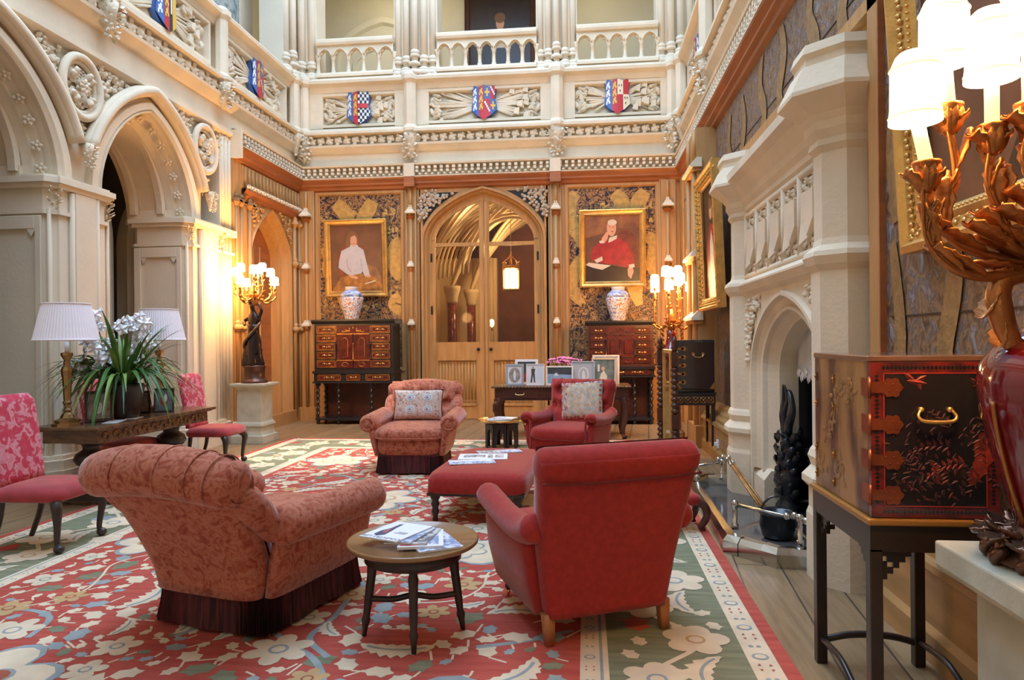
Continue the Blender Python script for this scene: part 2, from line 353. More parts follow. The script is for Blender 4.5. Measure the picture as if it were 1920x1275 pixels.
# ---------------------------------------------------------------- left wall: stone arcade
ARC = (5.85, 8.35); PIER = (4.6, 7.1, 9.6)
b = MB(ML)
for uc in ARC:
    aloft(b, uc, [(1.12, 1.36, 3.24, -.08), (1.10, 1.34, 3.24, .0), (1.0, 1.26, 3.24, .0), (.97, 1.24, 3.24, -.03), (.95, 1.23, 3.24, -.0), (.92, 1.21, 3.24, -.02), (.925, 1.215, 3.24, -.08), (.91, 1.20, 3.24, -.16), (.86, 1.15, 3.24, -.22), (.83, 1.12, 3.24, -.225), (.82, 1.11, 3.24, -.26), (.80, 1.09, 3.24, -.32), (.80, 1.09, 3.24, -.85), (.92, 1.22, 3.24, -.87), (.92, 1.22, 3.24, -1.0)])
    A = [(uc - 1.25, 3.24)] + [(uc + u, z) for u, z in arch(1.12, 1.36, .78, 16, 3.24)] + [(uc + 1.25, 3.24)]
    strips(b, A, 4.70, -.08)
    # sunk soffit panel edges and the row of small carved flowers in the cove
    for a, d0, d1 in ((.78, -.325, -.45), (.78, -.725, -.848)):
        aloft(b, uc, [(a, 1.08, 3.30, d0), (a - .05, 1.04, 3.30, d0 - .02), (a - .05, 1.04, 3.30, d1 + .02), (a, 1.08, 3.30, d1)])
    for s in (-1, 1): b.box(uc + s * .79 - .035, uc + s * .79 + .035, -.85, -.32, 3.24, 3.36)
    P = arch(.885, 1.175, .78, 60, 3.24)
    L = [0]
    for i in range(1, len(P)): L.append(L[-1] + math.dist(P[i], P[i - 1]))
    for k in range(13):
        t = (k + .5) / 13 * L[-1]; i = min(range(len(L)), key=lambda j: abs(L[j] - t)); u, z = P[i]
        c = Vector((uc + u * .985, -.17, z - .015)); up = Vector((-u, .45, -.6 if abs(u) < .6 else -.1)).normalized(); e1 = up.orthogonal().normalized(); e2 = up.cross(e1)
        for j in range(5):
            a = j * 2 * pi / 5; b.leaf(c, e1 * cos(a) + e2 * sin(a) + up * .5, up, .072, .058, 0, .4)
        b.ell(c + up * .03, .02, 6)
# stretch of plain wall nearer than the arcade and above everything
b.box(-3, 4.6, -.9, -.08, 0, 4.70)
run(b, UP, -3, 12.9)
b.box(-3, 12.9, -.9, -.12, 6.6, 6.61)
struct(b.build('wall_left', STONE))
def pier_plan(uc, e=0, c=.10):
    u0, u1, d0, d1 = uc - .45 - e, uc + .45 + e, -.87 - e, 0 + e
    return [(u0, d0 + c), (u0 + c, d0), (u1 - c, d0), (u1, d0 + c), (u1, d1 - c), (u1 - c, d1 - .02), (u1 - c, d1), (u0 + c, d1), (u0 + c, d1 - .02), (u0, d1 - c)]
for k, uc in enumerate(PIER):
    b = MB(ML)
    for z0, z1, e in ((0, .20, .16), (.20, .30, .13), (.30, .34, .07), (.34, 3.26, 0), (2.86, 2.90, .03), (3.13, 3.18, .05), (3.18, 3.24, .085), (3.24, 3.27, .04)):
        b.prism(pier_plan(uc, e), 'z', z0, z1)
    for s in (-1, 1):
        # sunk panel on each jamb, slim shafts and a leaf capital at the corners
        q = uc + s * .45
        for d0, d1, z0, z1 in ((-.80, -.70, .42, 2.84), (-.17, -.10, .42, 2.84), (-.70, -.17, .42, .56), (-.70, -.17, 2.70, 2.84)):
            b.box(min(q, q + s * .035), max(q, q + s * .035), d0, d1, z0, z1)
        for d in (-.66, -.21): b.prism([(d - .05, 2.70), (d + .05, 2.70), (d, 2.62)] , 'x', min(q, q + s * .03), max(q, q + s * .03))
        for o in (.0, .07): b.tube([(q - s * (.05 - o * .6), -.05 + o * .45 - .02, .34), (q - s * (.05 - o * .6), -.05 + o * .45 - .02, 2.92)], .028 - o * .1, 8)
        for i in range(14):
            a = i * 2.4; z = 2.92 + .21 * (i / 14)
            b.leaf((q - s * .045 + .03 * cos(a), -.03 + .03 * abs(sin(a)), z), (cos(a), abs(sin(a)), .7), (cos(a), abs(sin(a)), .1), .085, .06, 0, .4, 1)
    for d in (-.16, .0): pass
    b.box(uc - .16, uc + .16, -.02, .045, .34, 3.13); b.tube([(uc - .19, .02, .34), (uc - .19, .02, 3.12)], .03, 8); b.tube([(uc + .19, .02, .34), (uc + .19, .02, 3.12)], .03, 8)
    o = struct(b.build('column' if k == 0 else 'column', STONEJ, bev=.008, seg=1))
# hood moulds with their stops, the roundels and the carved spandrels
b = MB(ML)
for uc in ARC:
    P = [(uc + u, .05, z) for u, z in arch(1.24, 1.47, .78, 22, 3.26) if z > 3.66]
    b.tube(P, .055, 8); b.tube([(u, .0, z) for u, d, z in P], .075, 8)
for uc in PIER[1:] + (4.6,):
    bunch(b, uc, 3.42, 3.70, .075, .08, 0, int(uc * 10))
    b.tube([(uc + .285 * cos(a), .0, 4.33 + .33 * sin(a)) for a in [i * pi / 16 for i in range(32)]], .045, 8, closed=True)
    b.tube([(uc + .235 * cos(a), -.03, 4.33 + .275 * sin(a)) for a in [i * pi / 16 for i in range(32)]], .03, 6, closed=True)
    for i in range(4):
        a = pi / 4 + i * pi / 2
        b.leaf((uc + .04 * cos(a), -.05, 4.33 + .05 * sin(a)), (cos(a), .1, sin(a)), (0, 1, 0), .23, .13, 0, .16, 1)
        for da in (-.6, .6): b.leaf((uc + .13 * cos(a), .0, 4.33 + .13 * sin(a)), (cos(a + da), .3, sin(a + da)), (0, 1, 0), .11, .09, 0, .5, 1)
    for i in range(70):
        a = i * 2.4; q = sqrt(i / 70); b.leaf((uc + .21 * q * cos(a), -.07, 4.33 + .25 * q * sin(a)), (cos(a * 3), .45, sin(a * 3)), (0, 1, 0), .075, .05, 0, .5, 1)
    for i in range(8):
        a = i * pi / 4; b.leaf((uc, .02, 4.33), (cos(a), .35, sin(a)), (0, 1, 0), .10, .06, 0, .4)
    b.ell((uc, .05, 4.33), .03, 8)
    rn = random.Random(int(uc * 7))
    for i in range(900):
        u = rn.uniform(-1.1, 1.1); z = rn.uniform(3.7, 4.66)
        if u * u / .11 + (z - 4.33) ** 2 / .155 < 1: continue
        w = 1.25 - abs(u)
        if w < 0: continue
        t = 1 - w / 1.32
        if z < 3.26 + 1.53 * (.78 * sqrt(max(0, 1 - (1 - t) ** 2)) + .22 * t): continue
        a = rn.uniform(0, 6.28)
        b.leaf((uc + u, -.07, z), (cos(a), .5, sin(a)), (0, 1, 0), rn.uniform(.06, .11), .07, 0, .5, 1)
struct(b.build('trim_1', STONE))
# foliage course, leaf corbels and posts of the left gallery front
LPOST = (4.9, 7.42, 9.96, 12.6)
b = MB(ML)
foliage(b, 2.5, 12.85, 5.335, .15, .06)
for i, u in enumerate(LPOST):
    bunch(b, u, 5.02, 5.42, .13, .10, 0, i + 3)
    b.lathe([(.13, 5.42), (.16, 5.45), (.16, 5.50), (.10, 5.56), (.10, 6.36), (.15, 6.42), (.15, 6.50), (.09, 6.56)], (u, .06, 0), 8, 0, False, sq=1)
for u0, u1 in ((5.05, 7.25), (7.60, 9.78), (10.14, 12.42)):
    panel_frame(b, u0 + .06, u1 - .06, 5.67, 6.22, -.12, 0, .05)
struct(b.build('trim_2', STONE))
# panelled bay between the last pier and the back wall
b = MB(ML)
b.box(10.04, 10.36, -.5, -.03, 0, 4.70, 1); b.box(10.36, 10.62, -.3, .02, 0, 4.42); b.box(10.34, 10.40, -.1, .165, 4.40, 4.84, 1)
for u in (10.10, 10.20, 10.31): b.tube([(u, -.03, 0), (u, -.03, 3.14)], .04, 8, 1); b.tube([(u, -.03, 3.25), (u, -.03, 4.66)], .035, 8, 1)
for z0, z1, e in ((0, .26, .10), (3.14, 3.24, .07), (2.86, 2.90, .03)): b.box(10.04, 10.37, -.1, e, z0, z1, 1)
A = [(10.62, 3.0)] + [(11.72 + u, z) for u, z in arch(.80, .86, .55, 14, 3.0)] + [(12.9, 3.0)]
strips(b, A, 4.42, 0)
b.box(10.60, 10.92, -.3, 0, 0, 3.0); b.box(12.52, 12.9, -.3, 0, 0, 3.0)
aloft(b, 11.72, [(.80, .86, 3.0, 0), (.78, .84, 3.0, .03), (.72, .78, 3.0, -.02), (.66, .72, 3.0, -.12), (.60, .66, 3.0, -.14), (.58, .62, 3.0, -.34)], 0, 0, False, .55)
b.prism([(11.72 + u, z) for u, z in [(-.6, 0)] + arch(.6, .66, .55, 14, 3.0) + [(.6, 0)]], 'y', -.36, -.30, 2)
for u in (11.25, 11.6, 11.85): b.tube([(u, -.29, .1), (u, -.29, 3.2)], .02, 6, 0)
run(b, RED, 10.40, 12.9, 2); run(b, BEAD, 10.40, 12.9, 3); dentils(b, 10.45, 12.8, 3)
b.box(10.62, 12.9, .0, .03, 3.98, 4.36, 0)
for i in range(17): b.tube([(10.7 + i * .13, .04, 4.0), (10.7 + i * .13, .04, 4.34)], .022, 6, 0)
run(b, [(.0, 3.84), (.05, 3.87), (.06, 3.91), (.10, 3.95), (.10, 3.98), (.03, 4.0)], 10.62, 12.9, 2)
foliage(b, 10.65, 12.85, 4.02, .05, .08, .09, 3)
rn = random.Random(5)
for i in range(260):
    u = rn.uniform(-.78, .78); z = rn.uniform(3.2, 3.8); t = 1 - abs(u) / .86
    if z < 3.04 + .94 * (.5 * sqrt(1 - (1 - t) ** 2) + .5 * t): continue
    a = rn.uniform(0, 6.28); b.leaf((11.72 + u, 0, z), (cos(a), .5, sin(a)), (0, 1, 0), .08, .06, 0, .5, 1)
for u in (10.42, 10.58, 10.86, 12.62, 12.84):
    b.tube([(u, .03, .1), (u, .03, 3.72)], .035, 8, 0)
    for z in (1.72, 3.72, 2.95 if u > 12 else 3.72): b.lathe([(.03, z - .06), (.09, z), (.09, z + .03), (.05, z + .07), (.055, z + .10), (.02, z + .15)], (u, .04, 0), 6, 0, False)
b.box(10.62, 12.9, 0, .05, 0, .22); b.box(10.60, 10.9, 0, .07, 1.55, 1.62); b.box(10.60, 10.9, 0, .09, 1.62, 1.66)
struct(b.build('wall_left_bay', [OAK, STONE, REDW, STONE]))
# aisle behind the arcade
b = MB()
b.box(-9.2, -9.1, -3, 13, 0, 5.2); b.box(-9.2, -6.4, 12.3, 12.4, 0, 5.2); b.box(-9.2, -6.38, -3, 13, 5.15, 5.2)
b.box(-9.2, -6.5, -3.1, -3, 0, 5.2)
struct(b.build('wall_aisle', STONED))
b = MB(ML)
for uc in (5.85, 8.35, 10.6):
    aloft(b, uc - .15, [(.98, 1.30, 2.95, -1.15), (.86, 1.18, 2.95, -1.10), (.80, 1.10, 2.95, -1.2), (.74, 1.02, 2.95, -1.25), (.72, 1.0, 2.95, -1.5)], 0, 0)
struct(b.build('trim_3', PLAST))
# ---------------------------------------------------------------- back wall: oak panelling round the glazed double doors
DC = -1.90
b = MB(MK)
# panel grounds with the embossed leather
A = [(-3.12, 3.40)] + [(DC + u, z) for u, z in arch(1.16, .97, .72, 16, 3.40)] + [(-.68, 3.40)]
strips(b, A, 4.42, 0)
b.box(-3.12, DC - 1.16, -.25, 0, 0, 3.40); b.box(DC + 1.16, -.68, -.25, 0, 0, 3.40)
aloft(b, DC, [(1.19, 1.0, 3.40, 0), (1.18, .99, 3.40, .05), (1.14, .95, 3.40, .05), (1.12, .93, 3.40, .0), (1.09, .90, 3.40, -.02), (1.05, .86, 3.40, -.10), (1.02, .83, 3.40, -.10), (1.02, .83, 3.40, -.25)], 0, 0, False, .72)
for u0, u1 in ((-5.5, -3.12), (-.68, 1.8)): b.box(u0, u1, -.25, -.03, 0, 4.42)
# frames round the leather panels and the low wainscot
for u0, u1 in ((-5.15, -3.42), (-.36, 1.36)):
    b.box(u0 - .35, u0, -.03, .0, 0, 4.42); b.box(u1, u1 + .32, -.03, .0, 0, 4.42); b.box(u0, u1, -.03, .0, 0, .95); b.box(u0, u1, -.03, 0, 4.37, 4.42)
    panel_frame(b, u0 + .05, u1 - .05, .98, 4.32, -.02, .025, .05)
for u in (-5.32, -3.27, -.53, 1.50):
    w = .10 if u in (-3.27, -.53) else .15
    b.box(u - w, u + w, 0, .05, 0, 4.40)
    for o in (-w + .015, w - .015): b.tube([(u + o, .05, .1), (u + o, .05, 4.38)], .018, 6)
    b.tube([(u, .085, .2), (u, .085, 3.90)], .034, 8)
    for z, q in ((3.90, .125), (2.90, .085), (1.80, .09)):
        if w > .12: q *= 1.15
        b.lathe([(q, z), (q, z + .03), (q * .55, z + .085), (q * .6, z + .10), (q * .28, z + .12), (q * .3, z + .15), (.012, z + .20)], (u, .085, 0), 4, 1, False, sq=1)
        b.lathe([(.02, z - .20), (.035, z - .10), (q * .7, z - .045)], (u, .085, 0), 6, 2, False)
    b.tube([(u, .085, 3.95), (u, .085, 4.38)], .03, 6)
    b.box(u - w - .02, u + w + .02, 0, .12, 0, .25)
b.box(-5.5, -3.1, 0, .05, 0, .22); b.box(-.7, 1.8, 0, .05, 0, .22)
run(b, RED, -5.5, 1.8, 2); run(b, BEAD, -5.5, 1.8, 1); dentils(b, -5.4, 1.72, 1)
for u in (-3.27, -.53): b.box(u - .10, u + .10, .05, .19, 4.585, 4.83, 1); b.box(u - .10, u + .10, .0, .18, 4.40, 4.585, 2)
for s in (-1, 1): b.poly([(DC + s * u, .006, z) for u, z in [(1.16, 4.30), (.45, 4.30)] + [(-u, min(4.29, z + .06)) for u, z in arch(1.19, 1.0, .72, 16, 3.40) if -1.16 < u < -.5][::-1]], 3)
rn = random.Random(9)
for i in range(700):
    s = rn.choice((-1, 1)); u = s * rn.uniform(.25, 1.2); z = rn.uniform(3.5, 4.32); t = 1 - abs(u) / 1.27
    if abs(u) < .42 or z > 4.30 or (t > 0 and z < 3.44 + 1.08 * (.72 * sqrt(1 - (1 - t) ** 2) + .28 * t)): continue
    a = rn.uniform(0, 6.28); b.leaf((DC + u, 0, z), (cos(a), .6, sin(a)), (0, 1, 0), .10, .07, 4, .5, 1)
struct(b.build('wall_back', [OAK, STONE, REDW, EBON, mat('carved_limewood', (.56, .44, .32), .6)]))
for u0, u1, sd in ((-5.10, -3.47, 1), (-.31, 1.31, 2)):
    b = MB(MK); b.box(u0, u1, -.03, -.012, .98, 4.32)
    W, H = u1 - u0, 3.34
    BANDS = ([([(.20, .93), (.30, .86), (.36, .76), (.35, .66)], .10), ([(.66, .94), (.60, .86), (.52, .76), (.50, .66)], .10), ([(1.0, .60), (.92, .52), (.90, .42), (.95, .30), (1.0, .26)], .10), ([(.06, .55), (.12, .45), (.10, .34), (.16, .22)], .08), ([(.22, .22), (.30, .12), (.34, .02), (.36, -.06)], .10), ([(.98, .12), (.90, .04), (.98, -.04)], .08)]
             if sd == 1 else [([(.10, .95), (.03, .88), (.02, .76), (.06, .66), (.12, .58), (.14, .50)], .09), ([(.52, .94), (.60, .88), (.61, .80), (.56, .68)], .10), ([(.88, .95), (.80, .86), (.78, .74), (.74, .64)], .10), ([(.88, .58), (.98, .52), (.97, .42), (.94, .32), (.99, .22)], .09), ([(.16, .40), (.08, .30), (.02, .20), (.06, .10), (.16, .02)], .10), ([(.64, .32), (.74, .22), (.76, .10), (.80, .0)], .10)])
    def band(pts, w, k):
        P = spl([(u0 + x * W, 0, .98 + (y * .66 + .34) * H) for x, y in pts], 7); V = []
        for i, p in enumerate(P):
            t = i / (len(P) - 1); q = P[min(i + 1, len(P) - 1)] - P[max(i - 1, 0)]; n = Vector((-q.z, 0, q.x)).normalized() * (w * W * .78 * (.55 + .6 * sin(pi * min(1, t * .9 + .15))))
            for c in (p + n, p - n): V.append((max(u0 + .01, min(u1 - .01, c.x)), -.010 + .0005 * k, max(1.0, min(4.31, c.z))))
        b.add(V, [(2 * i, 2 * i + 1, 2 * i + 3, 2 * i + 2) for i in range(len(P) - 1)], 1)
    for k, (pts, w) in enumerate(BANDS): band(pts, w, k)
    rq = random.Random(sd)
    for cx, cy in ((.10, .80), (.86, .86), (.42, .86), (.08, .62), (.90, .72), (.12, .36), (.86, .20), (.6, .04), (.1, .1)):
        for i in range(9):
            c = (u0 + W * max(.05, min(.93, cx + rq.uniform(-.09, .09))), -.011, .98 + H * (max(.0, min(.97, cy + rq.uniform(-.035, .035))) * .66 + .32)); a2 = rq.uniform(0, 6.28)
            b.leaf(c, (cos(a2), 0, sin(a2)), (0, 1, 0), .07, .045, 1, .12, 1)
    struct(b.build('wall_back_leather_panel', [LEATHER, LEATHG]))
# ---------------------------------------------------------------- the double doors
for k, s in enumerate((-1, 1)):
    d = thing('door_%d' % (k + 1), '', 'door'); struct(d); del d['label']; del d['category']
    b = MB(MK); x = lambda q: DC + s * q
    def bx(a0, a1, d0, d1, z0, z1, m=0): b.box(min(x(a0), x(a1)), max(x(a0), x(a1)), d0, d1, z0, z1, m)
    bx(.005, 1.02, -.16, -.11, .01, .30); bx(.005, 1.02, -.16, -.11, 1.12, 1.47); bx(.005, .17, -.16, -.11, .30, 1.12); bx(.90, 1.02, -.16, -.11, .30, 1.12)
    bx(.005, .095, -.16, -.11, 1.47, 4.14); bx(.945, 1.02, -.16, -.11, 1.47, 3.41); bx(.09, .95, -.16, -.10, 3.29, 3.36)
    R = []
    for a, h, dd in ((1.02, .83, -.11), (.945, .75, -.11), (.945, .75, -.16), (1.02, .83, -.16)):
        R.append([(x(-u), dd, z) for u, z in arch(a, h, .72, 16, 3.40) if u <= .001])
    b.loft(R, 0, False, False, False)
    bx(.005, .06, -.11, -.085, .01, 4.12) if s > 0 else None
    for z in (1.14, .28): bx(.17, .90, -.12, -.085, z - .02, z + .03)
    b.build('leaf_frame', OAKD, d)
    b = MB(MK); bx(.17, .90, -.15, -.135, .30, 1.12)
    for i in range(12):
        u = .20 + i * .0605
        b.tube([(x(u), -.13, .34), (x(u), -.13, 1.08)], .018, 6); b.ell((x(u), -.125, 1.06), (.02, .015, .035), 6); b.ell((x(u), -.125, .35), (.02, .015, .035), 6)
    b.build('linenfold_panel', OAKD, d)
    b = MB(MK); b.poly([(x(-u), -.135, z) for u, z in arch(.95, .76, .72, 16, 3.40) if u <= .001 and u > -.951][:] + [(x(.06), -.135, 1.47), (x(.95), -.135, 1.47)])
    b.build('glass_pane', GLASS, d)
    b = MB(MK); b.lathe([(.018, 0), (.014, .02), (.03, .035), (.034, .05), (.02, .065)], (0, 0, 0), 12, 0, True, Matrix.Translation((x(.12), -.11, 1.33)) @ Matrix.Rotation(-pi / 2, 4, 'X'))
    b.build('door_knob', BRONZE, d)
    b = MB(MK)
    for z in (.55, 2.0, 3.0): bx(1.0, 1.035, -.115, -.095, z, z + .16)
    b.build('hinge', BRONZE, d)
# ---------------------------------------------------------------- passage beyond the doors
b = MB()
b.box(-5.0, -4.9, 13.1, 18, 0, 5.3, 0); b.box(1.3, 1.4, 13.1, 18, 0, 5.3, 0); b.box(-5, 1.4, 17.9, 18, 0, 5.3, 1); b.box(-5, 1.4, 13.1, 18, 5.3, 5.4, 0)
b.box(-5, -3.15, 13.16, 13.2, 0, 5.3, 0); b.box(-.6, 1.4, 13.16, 13.2, 0, 5.3, 0)
struct(b.build('wall_passage', [mat('passage_plaster', (.66, .48, .26), .85), mat('passage_red_wall', (.17, .055, .03), .8, var=.3, vs=3)]))
b = MB()
for cx, cy in ((-3.5, 14.6), (-3.05, 15.7), (-2.8, 16.9)):
    b.lathe([(.2, 0), (.2, .2), (.13, .3)], (cx, cy, 0), 10, 0); b.lathe([(.11, .3), (.11, 2.35)], (cx, cy, 0), 14, 1)
    b.lathe([(.11, 2.35), (.14, 2.4), (.13, 2.45), (.19, 2.65), (.20, 2.75)], (cx, cy, 0), 10, 0)
    for j in range(7):
        a = j * .42 - .9
        P = spl([(cx, cy, 2.75), (cx + .25 + .15 * cos(a), cy + .2 * sin(a), 3.5), (cx + .8 + .2 * cos(a), cy + .8 * sin(a), 4.25), (cx + 1.7, cy + 1.5 * sin(a), 4.75)], 6); b.tube(P, .045, 6, 0)
b.box(-4.85, -2.25, 17.6, 17.85, 0, 3.6, 0)
for x in (-4.3, -3.8, -3.3, -2.8, -2.4): b.tube([(x, 17.58, 0), (x, 17.58, 3.6)], .07, 8, 0)
for j in range(9):
    P = [(-1.6 + (1.0 + j * .16) * -cos(a), 15.2 + j * .25, 3.0 + (1.05 + j * .1) * sin(a) * 1.15) for a in [i * pi / 16 for i in range(17)]]; b.tube(P, .035, 6, 0)
struct(b.build('trim_4', [mat('passage_stone', (.66, .50, .30), .8), mat('red_marble_shaft', (.26, .05, .03), .15, var=.5, vs=14)]))
point('passage_light', (-1.7, 15.9, 3.6), 50, (1, .62, .28), .15); point('passage_light_near', (-2.6, 14.2, 4.4), 20, (1, .68, .36), .15)
t = thing('hanging_lantern', 'lit gilt hall lantern glowing behind the right hand glass door', 'lantern', (-1.66, 15.5, 2.6))
b = MB(); b.lathe([(.17, 0), (.19, .02), (.17, .05)], n=8); b.lathe([(.18, .50), (.20, .53), (.18, .57)], n=8)
for i in range(8):
    a = i * pi / 4; b.tube([(.18 * cos(a), .18 * sin(a), .02), (.18 * cos(a), .18 * sin(a), .62)], .009, 6); b.ell((.18 * cos(a), .18 * sin(a), .64), .02, 6)
    if i % 2 == 0: b.tube(spl([(.17 * cos(a), .17 * sin(a), .56), (.15 * cos(a), .15 * sin(a), .66), (.04 * cos(a), .04 * sin(a), .76), (.0, 0, .86)], 5), .012, 6)
b.tube([(0, 0, .84), (0, 0, 2.6)], .008, 6); b.build('lantern_frame', GILT, t)
b = MB(); b.lathe([(.155, .06), (.155, .48)], n=16); b.build('lit_glass', glow('lantern_glow', (1, .74, .34), 9), t)
t = thing('wall_lamp', 'small lit lamp seen through the left hand glass door', 'lamp', (-2.12, 15.6, 1.75))
b = MB(); b.tube([(0, .1, 0), (0, .02, -.03), (0, 0, .05)], .012, 6); b.build('bracket', BRASS, t); b = MB(); b.ell((0, 0, .14), (.06, .06, .09), 10); b.build('lamp_shade', SHGLOWF, t)
# ---------------------------------------------------------------- upper back wall
b = MB(MK); run(b, UP[2:], -5.62, 1.9)
for u0, u1 in ((-5.08, -3.50), (-3.0, -.72), (-.24, 1.48)): panel_frame(b, u0 + .05, u1 - .05, 5.67, 6.22, -.12, 0, .05)
for u0, u1 in ((-5.62, -5.0), (-3.58, -2.92), (-.8, -.16), (1.40, 1.9)): b.box(u0, u1, -.12, -.004, 5.6, 6.3)
foliage(b, -5.45, 1.7, 5.335, .15, .06)
for i, u in enumerate((-5.36, -3.26, -.49, 1.62)):
    bunch(b, u, 4.92, 5.42, .16, .06, 0, i + 20)
    b.lathe([(.15, 5.42), (.18, 5.45), (.18, 5.50), (.12, 5.58), (.12, 6.36), (.18, 6.42), (.18, 6.50), (.13, 6.58)], (u, .05, 0), 8, 0, False, sq=1)
struct(b.build('trim_5', STONE))
# gallery behind: floor, back wall with an arched recess, ceiling
b = MB()
b.box(-7.2, 3, 12.95, 15.6, 6.3, 6.56, 0); b.box(-7.2, 3, 15.5, 15.6, 6.5, 9.6, 0); b.box(-7.2, 3, 12.95, 15.6, 9.5, 9.6, 0); b.box(-7.3, -7.2, 12.9, 15.6, 6.5, 9.6, 0); b.box(2.9, 3, 12.9, 15.6, 6.5, 9.6, 0)
struct(b.build('wall_gallery', PLAST))
b = MB(Matrix(((1, 0, 0, 0), (0, -1, 0, 15.5), (0, 0, 1, 0), (0, 0, 0, 1))))
aloft(b, -4.55, [(1.25, 1.0, 7.95, 0), (1.2, .95, 7.95, .10), (1.05, .82, 7.95, .10), (1.0, .78, 7.95, .0)], 0, 6.56); aloft(b, -4.55, [(.75, .5, 7.8, 0), (.72, .47, 7.8, .05), (.66, .42, 7.8, .05), (.64, .4, 7.8, 0)], 0, 6.56)
struct(b.build('trim_6', PLAST))
point('gallery_light', (-4.2, 14.4, 8.7), 16, (1, .88, .66), .2); point('gallery_light_right', (.4, 14.4, 8.7), 9, (1, .84, .58), .2); point('gallery_light_middle', (-2.9, 14.2, 8.9), 4, (1, .84, .6), .2)
# clustered shafts of the gallery
def cluster(b, u, w, n, z0=6.58):
    b.box(u - w, u + w, -.5, -.04, z0, 9.6)
    for i in range(n):
        q = u - w + (i + .5) * 2 * w / n; r = w / n * .8; dd = .08 - .10 * abs((i + .5) / n - .5) * 2
        b.tube([(q, dd - .05, z0), (q, dd - .05, 9.6)], r, 10)
        z = z0 + (.10 if i == n // 2 else .0)
        for zz, e in ((z + .02, 1.9), (z + .18, 1.45), (z + .24, 1.35)): b.lathe([(r * e, zz), (r * e, zz + .05), (r, zz + .09)], (q, dd - .05, 0), 8)
        b.lathe([(r * 2.1, z0 - .06), (r * 2.1, z0 + .03)], (q, dd - .05, 0), 8)
for u, w, n in ((-5.62, .50, 5), (-3.17, .42, 5), (-.49, .38, 5), (1.68, .34, 4)):
    b = MB(MK); cluster(b, u, w, n); struct(b.build('column', STONEJ))
b = MB(ML); cluster(b, 12.62, .26, 3)
struct(b.build('column', STONEJ))
# balustrades of the gallery
for lab, u0, u1, n in (('stone gallery balustrade with five arches above the chequered shield panel', -5.08, -3.58, 5), ('stone gallery balustrade with seven arches above the middle shield panel', -2.74, -.86, 7), ('stone gallery balustrade with five arches above the red and cream shield panel', -.12, 1.36, 5)):
    t = thing('stone_balustrade', lab, 'balustrade', (0, 0, 0), 0, 'gallery balustrades')
    b = MB(MK); b.prism([(-.12, 7.17), (.10, 7.17), (.12, 7.21), (.12, 7.26), (.09, 7.29), (-.12, 7.29)], 'x', u0, u1); b.build('hand_rail', STONE, t)
    b = MB(MK); b.prism([(-.14, 6.555), (.11, 6.555), (.11, 6.60), (.08, 6.645), (-.14, 6.645)], 'x', u0, u1); b.build('plinth', STONE, t)
    w = (u1 - u0) / n; b = MB(MK)
    for i in range(n):
        c = u0 + (i + .5) * w; A = [(-w / 2, 6.97)] + arch(w * .36, w * .40, .8, 8, 6.98) + [(w / 2, 6.97)]
        A = [(c + u, z) for u, z in A]; m2 = len(A)
        for d in (.05, -.06): strips(b, A, 7.18, d)
        b.add([(u, .05, z) for u, z in A] + [(u, -.06, z) for u, z in A], [(j, j + 1, m2 + j + 1, m2 + j) for j in range(m2 - 1)])
        for s in (-1, 1): b.prism([(c + s * w * .36, 7.0), (c + s * w * .14, 7.05), (c + s * w * .34, 7.10)], 'y', -.03, .02)
        b.tube([(c + u, .06, z) for u, z in arch(w * .42, w * .44, .8, 8, 6.98)], .014, 6)
    b.build('arched_heads', STONE, t)
    for i in range(n + 1):
        b = MB(MK); q = u0 + i * w
        b.lathe([(.055, 6.64), (.055, 6.67), (.04, 6.68), (.048, 6.70), (.034, 6.73), (.034, 6.90), (.045, 6.91), (.036, 6.93), (.055, 6.97), (.055, 7.0)], (q, -.005, 0), 8); b.build('baluster', STONE, t)
# ---------------------------------------------------------------- right wall
FC = 5.58                                                             # middle of the fireplace
b = MB(MR)
for u0, u1, z0, z1 in ((-3, FC - .9, 0, 4.42), (FC + .9, 12.9, 0, 4.42), (FC - .9, FC + .9, 1.95, 4.42)): b.box(u0, u1, -.3, 0, z0, z1, 0)
SK = [(.245, 0), (.245, .13), (.22, .16), (.22, .40), (.24, .42), (.235, .45), (.20, .465), (.20, .50), (.15, .53), (.14, .56), (.08, .585), (.07, .61), (0, .63)]
run(b, SK, -3, 4.0, 1); run(b, SK, 7.25, 9.75, 1)
b.add([(3.98, d, z) for d, z in SK + [(0, 0)]], [tuple(range(len(SK) + 1))], 1); b.add([(7.25, d, z) for d, z in SK + [(0, 0)]], [tuple(range(len(SK) + 1))], 1)
run(b, RED, -3, 12.9, 2); run(b, BEAD, -3, 12.9, 3); dentils(b, 3, 12.8, 3)
for z, u0, u1 in ((1.60, 2.0, 3.9), (2.45, 2.0, 3.9), (3.75, 4, 9)): b.box(u0, u1, 0, .175 if u1 < 4 else .006, z, z + .010, 4)
# wide oak strip framing the chimneypiece
for u0, u1, z0, z1 in ((3.98, 4.12, 0, 3.42), (7.30, 7.40, 0, 3.42), (3.98, 7.40, 3.34, 3.42)): b.box(u0, u1, 0, .20, z0, z1, 5)
b.box(4.1, 7.3, 0, .14, 1.95, 3.36, 5)
b.box(3.965, 3.98, 0, .205, 0, 3.44, 2); b.box(-3, 3.965, 0, .17, .60, 4.36, 0)
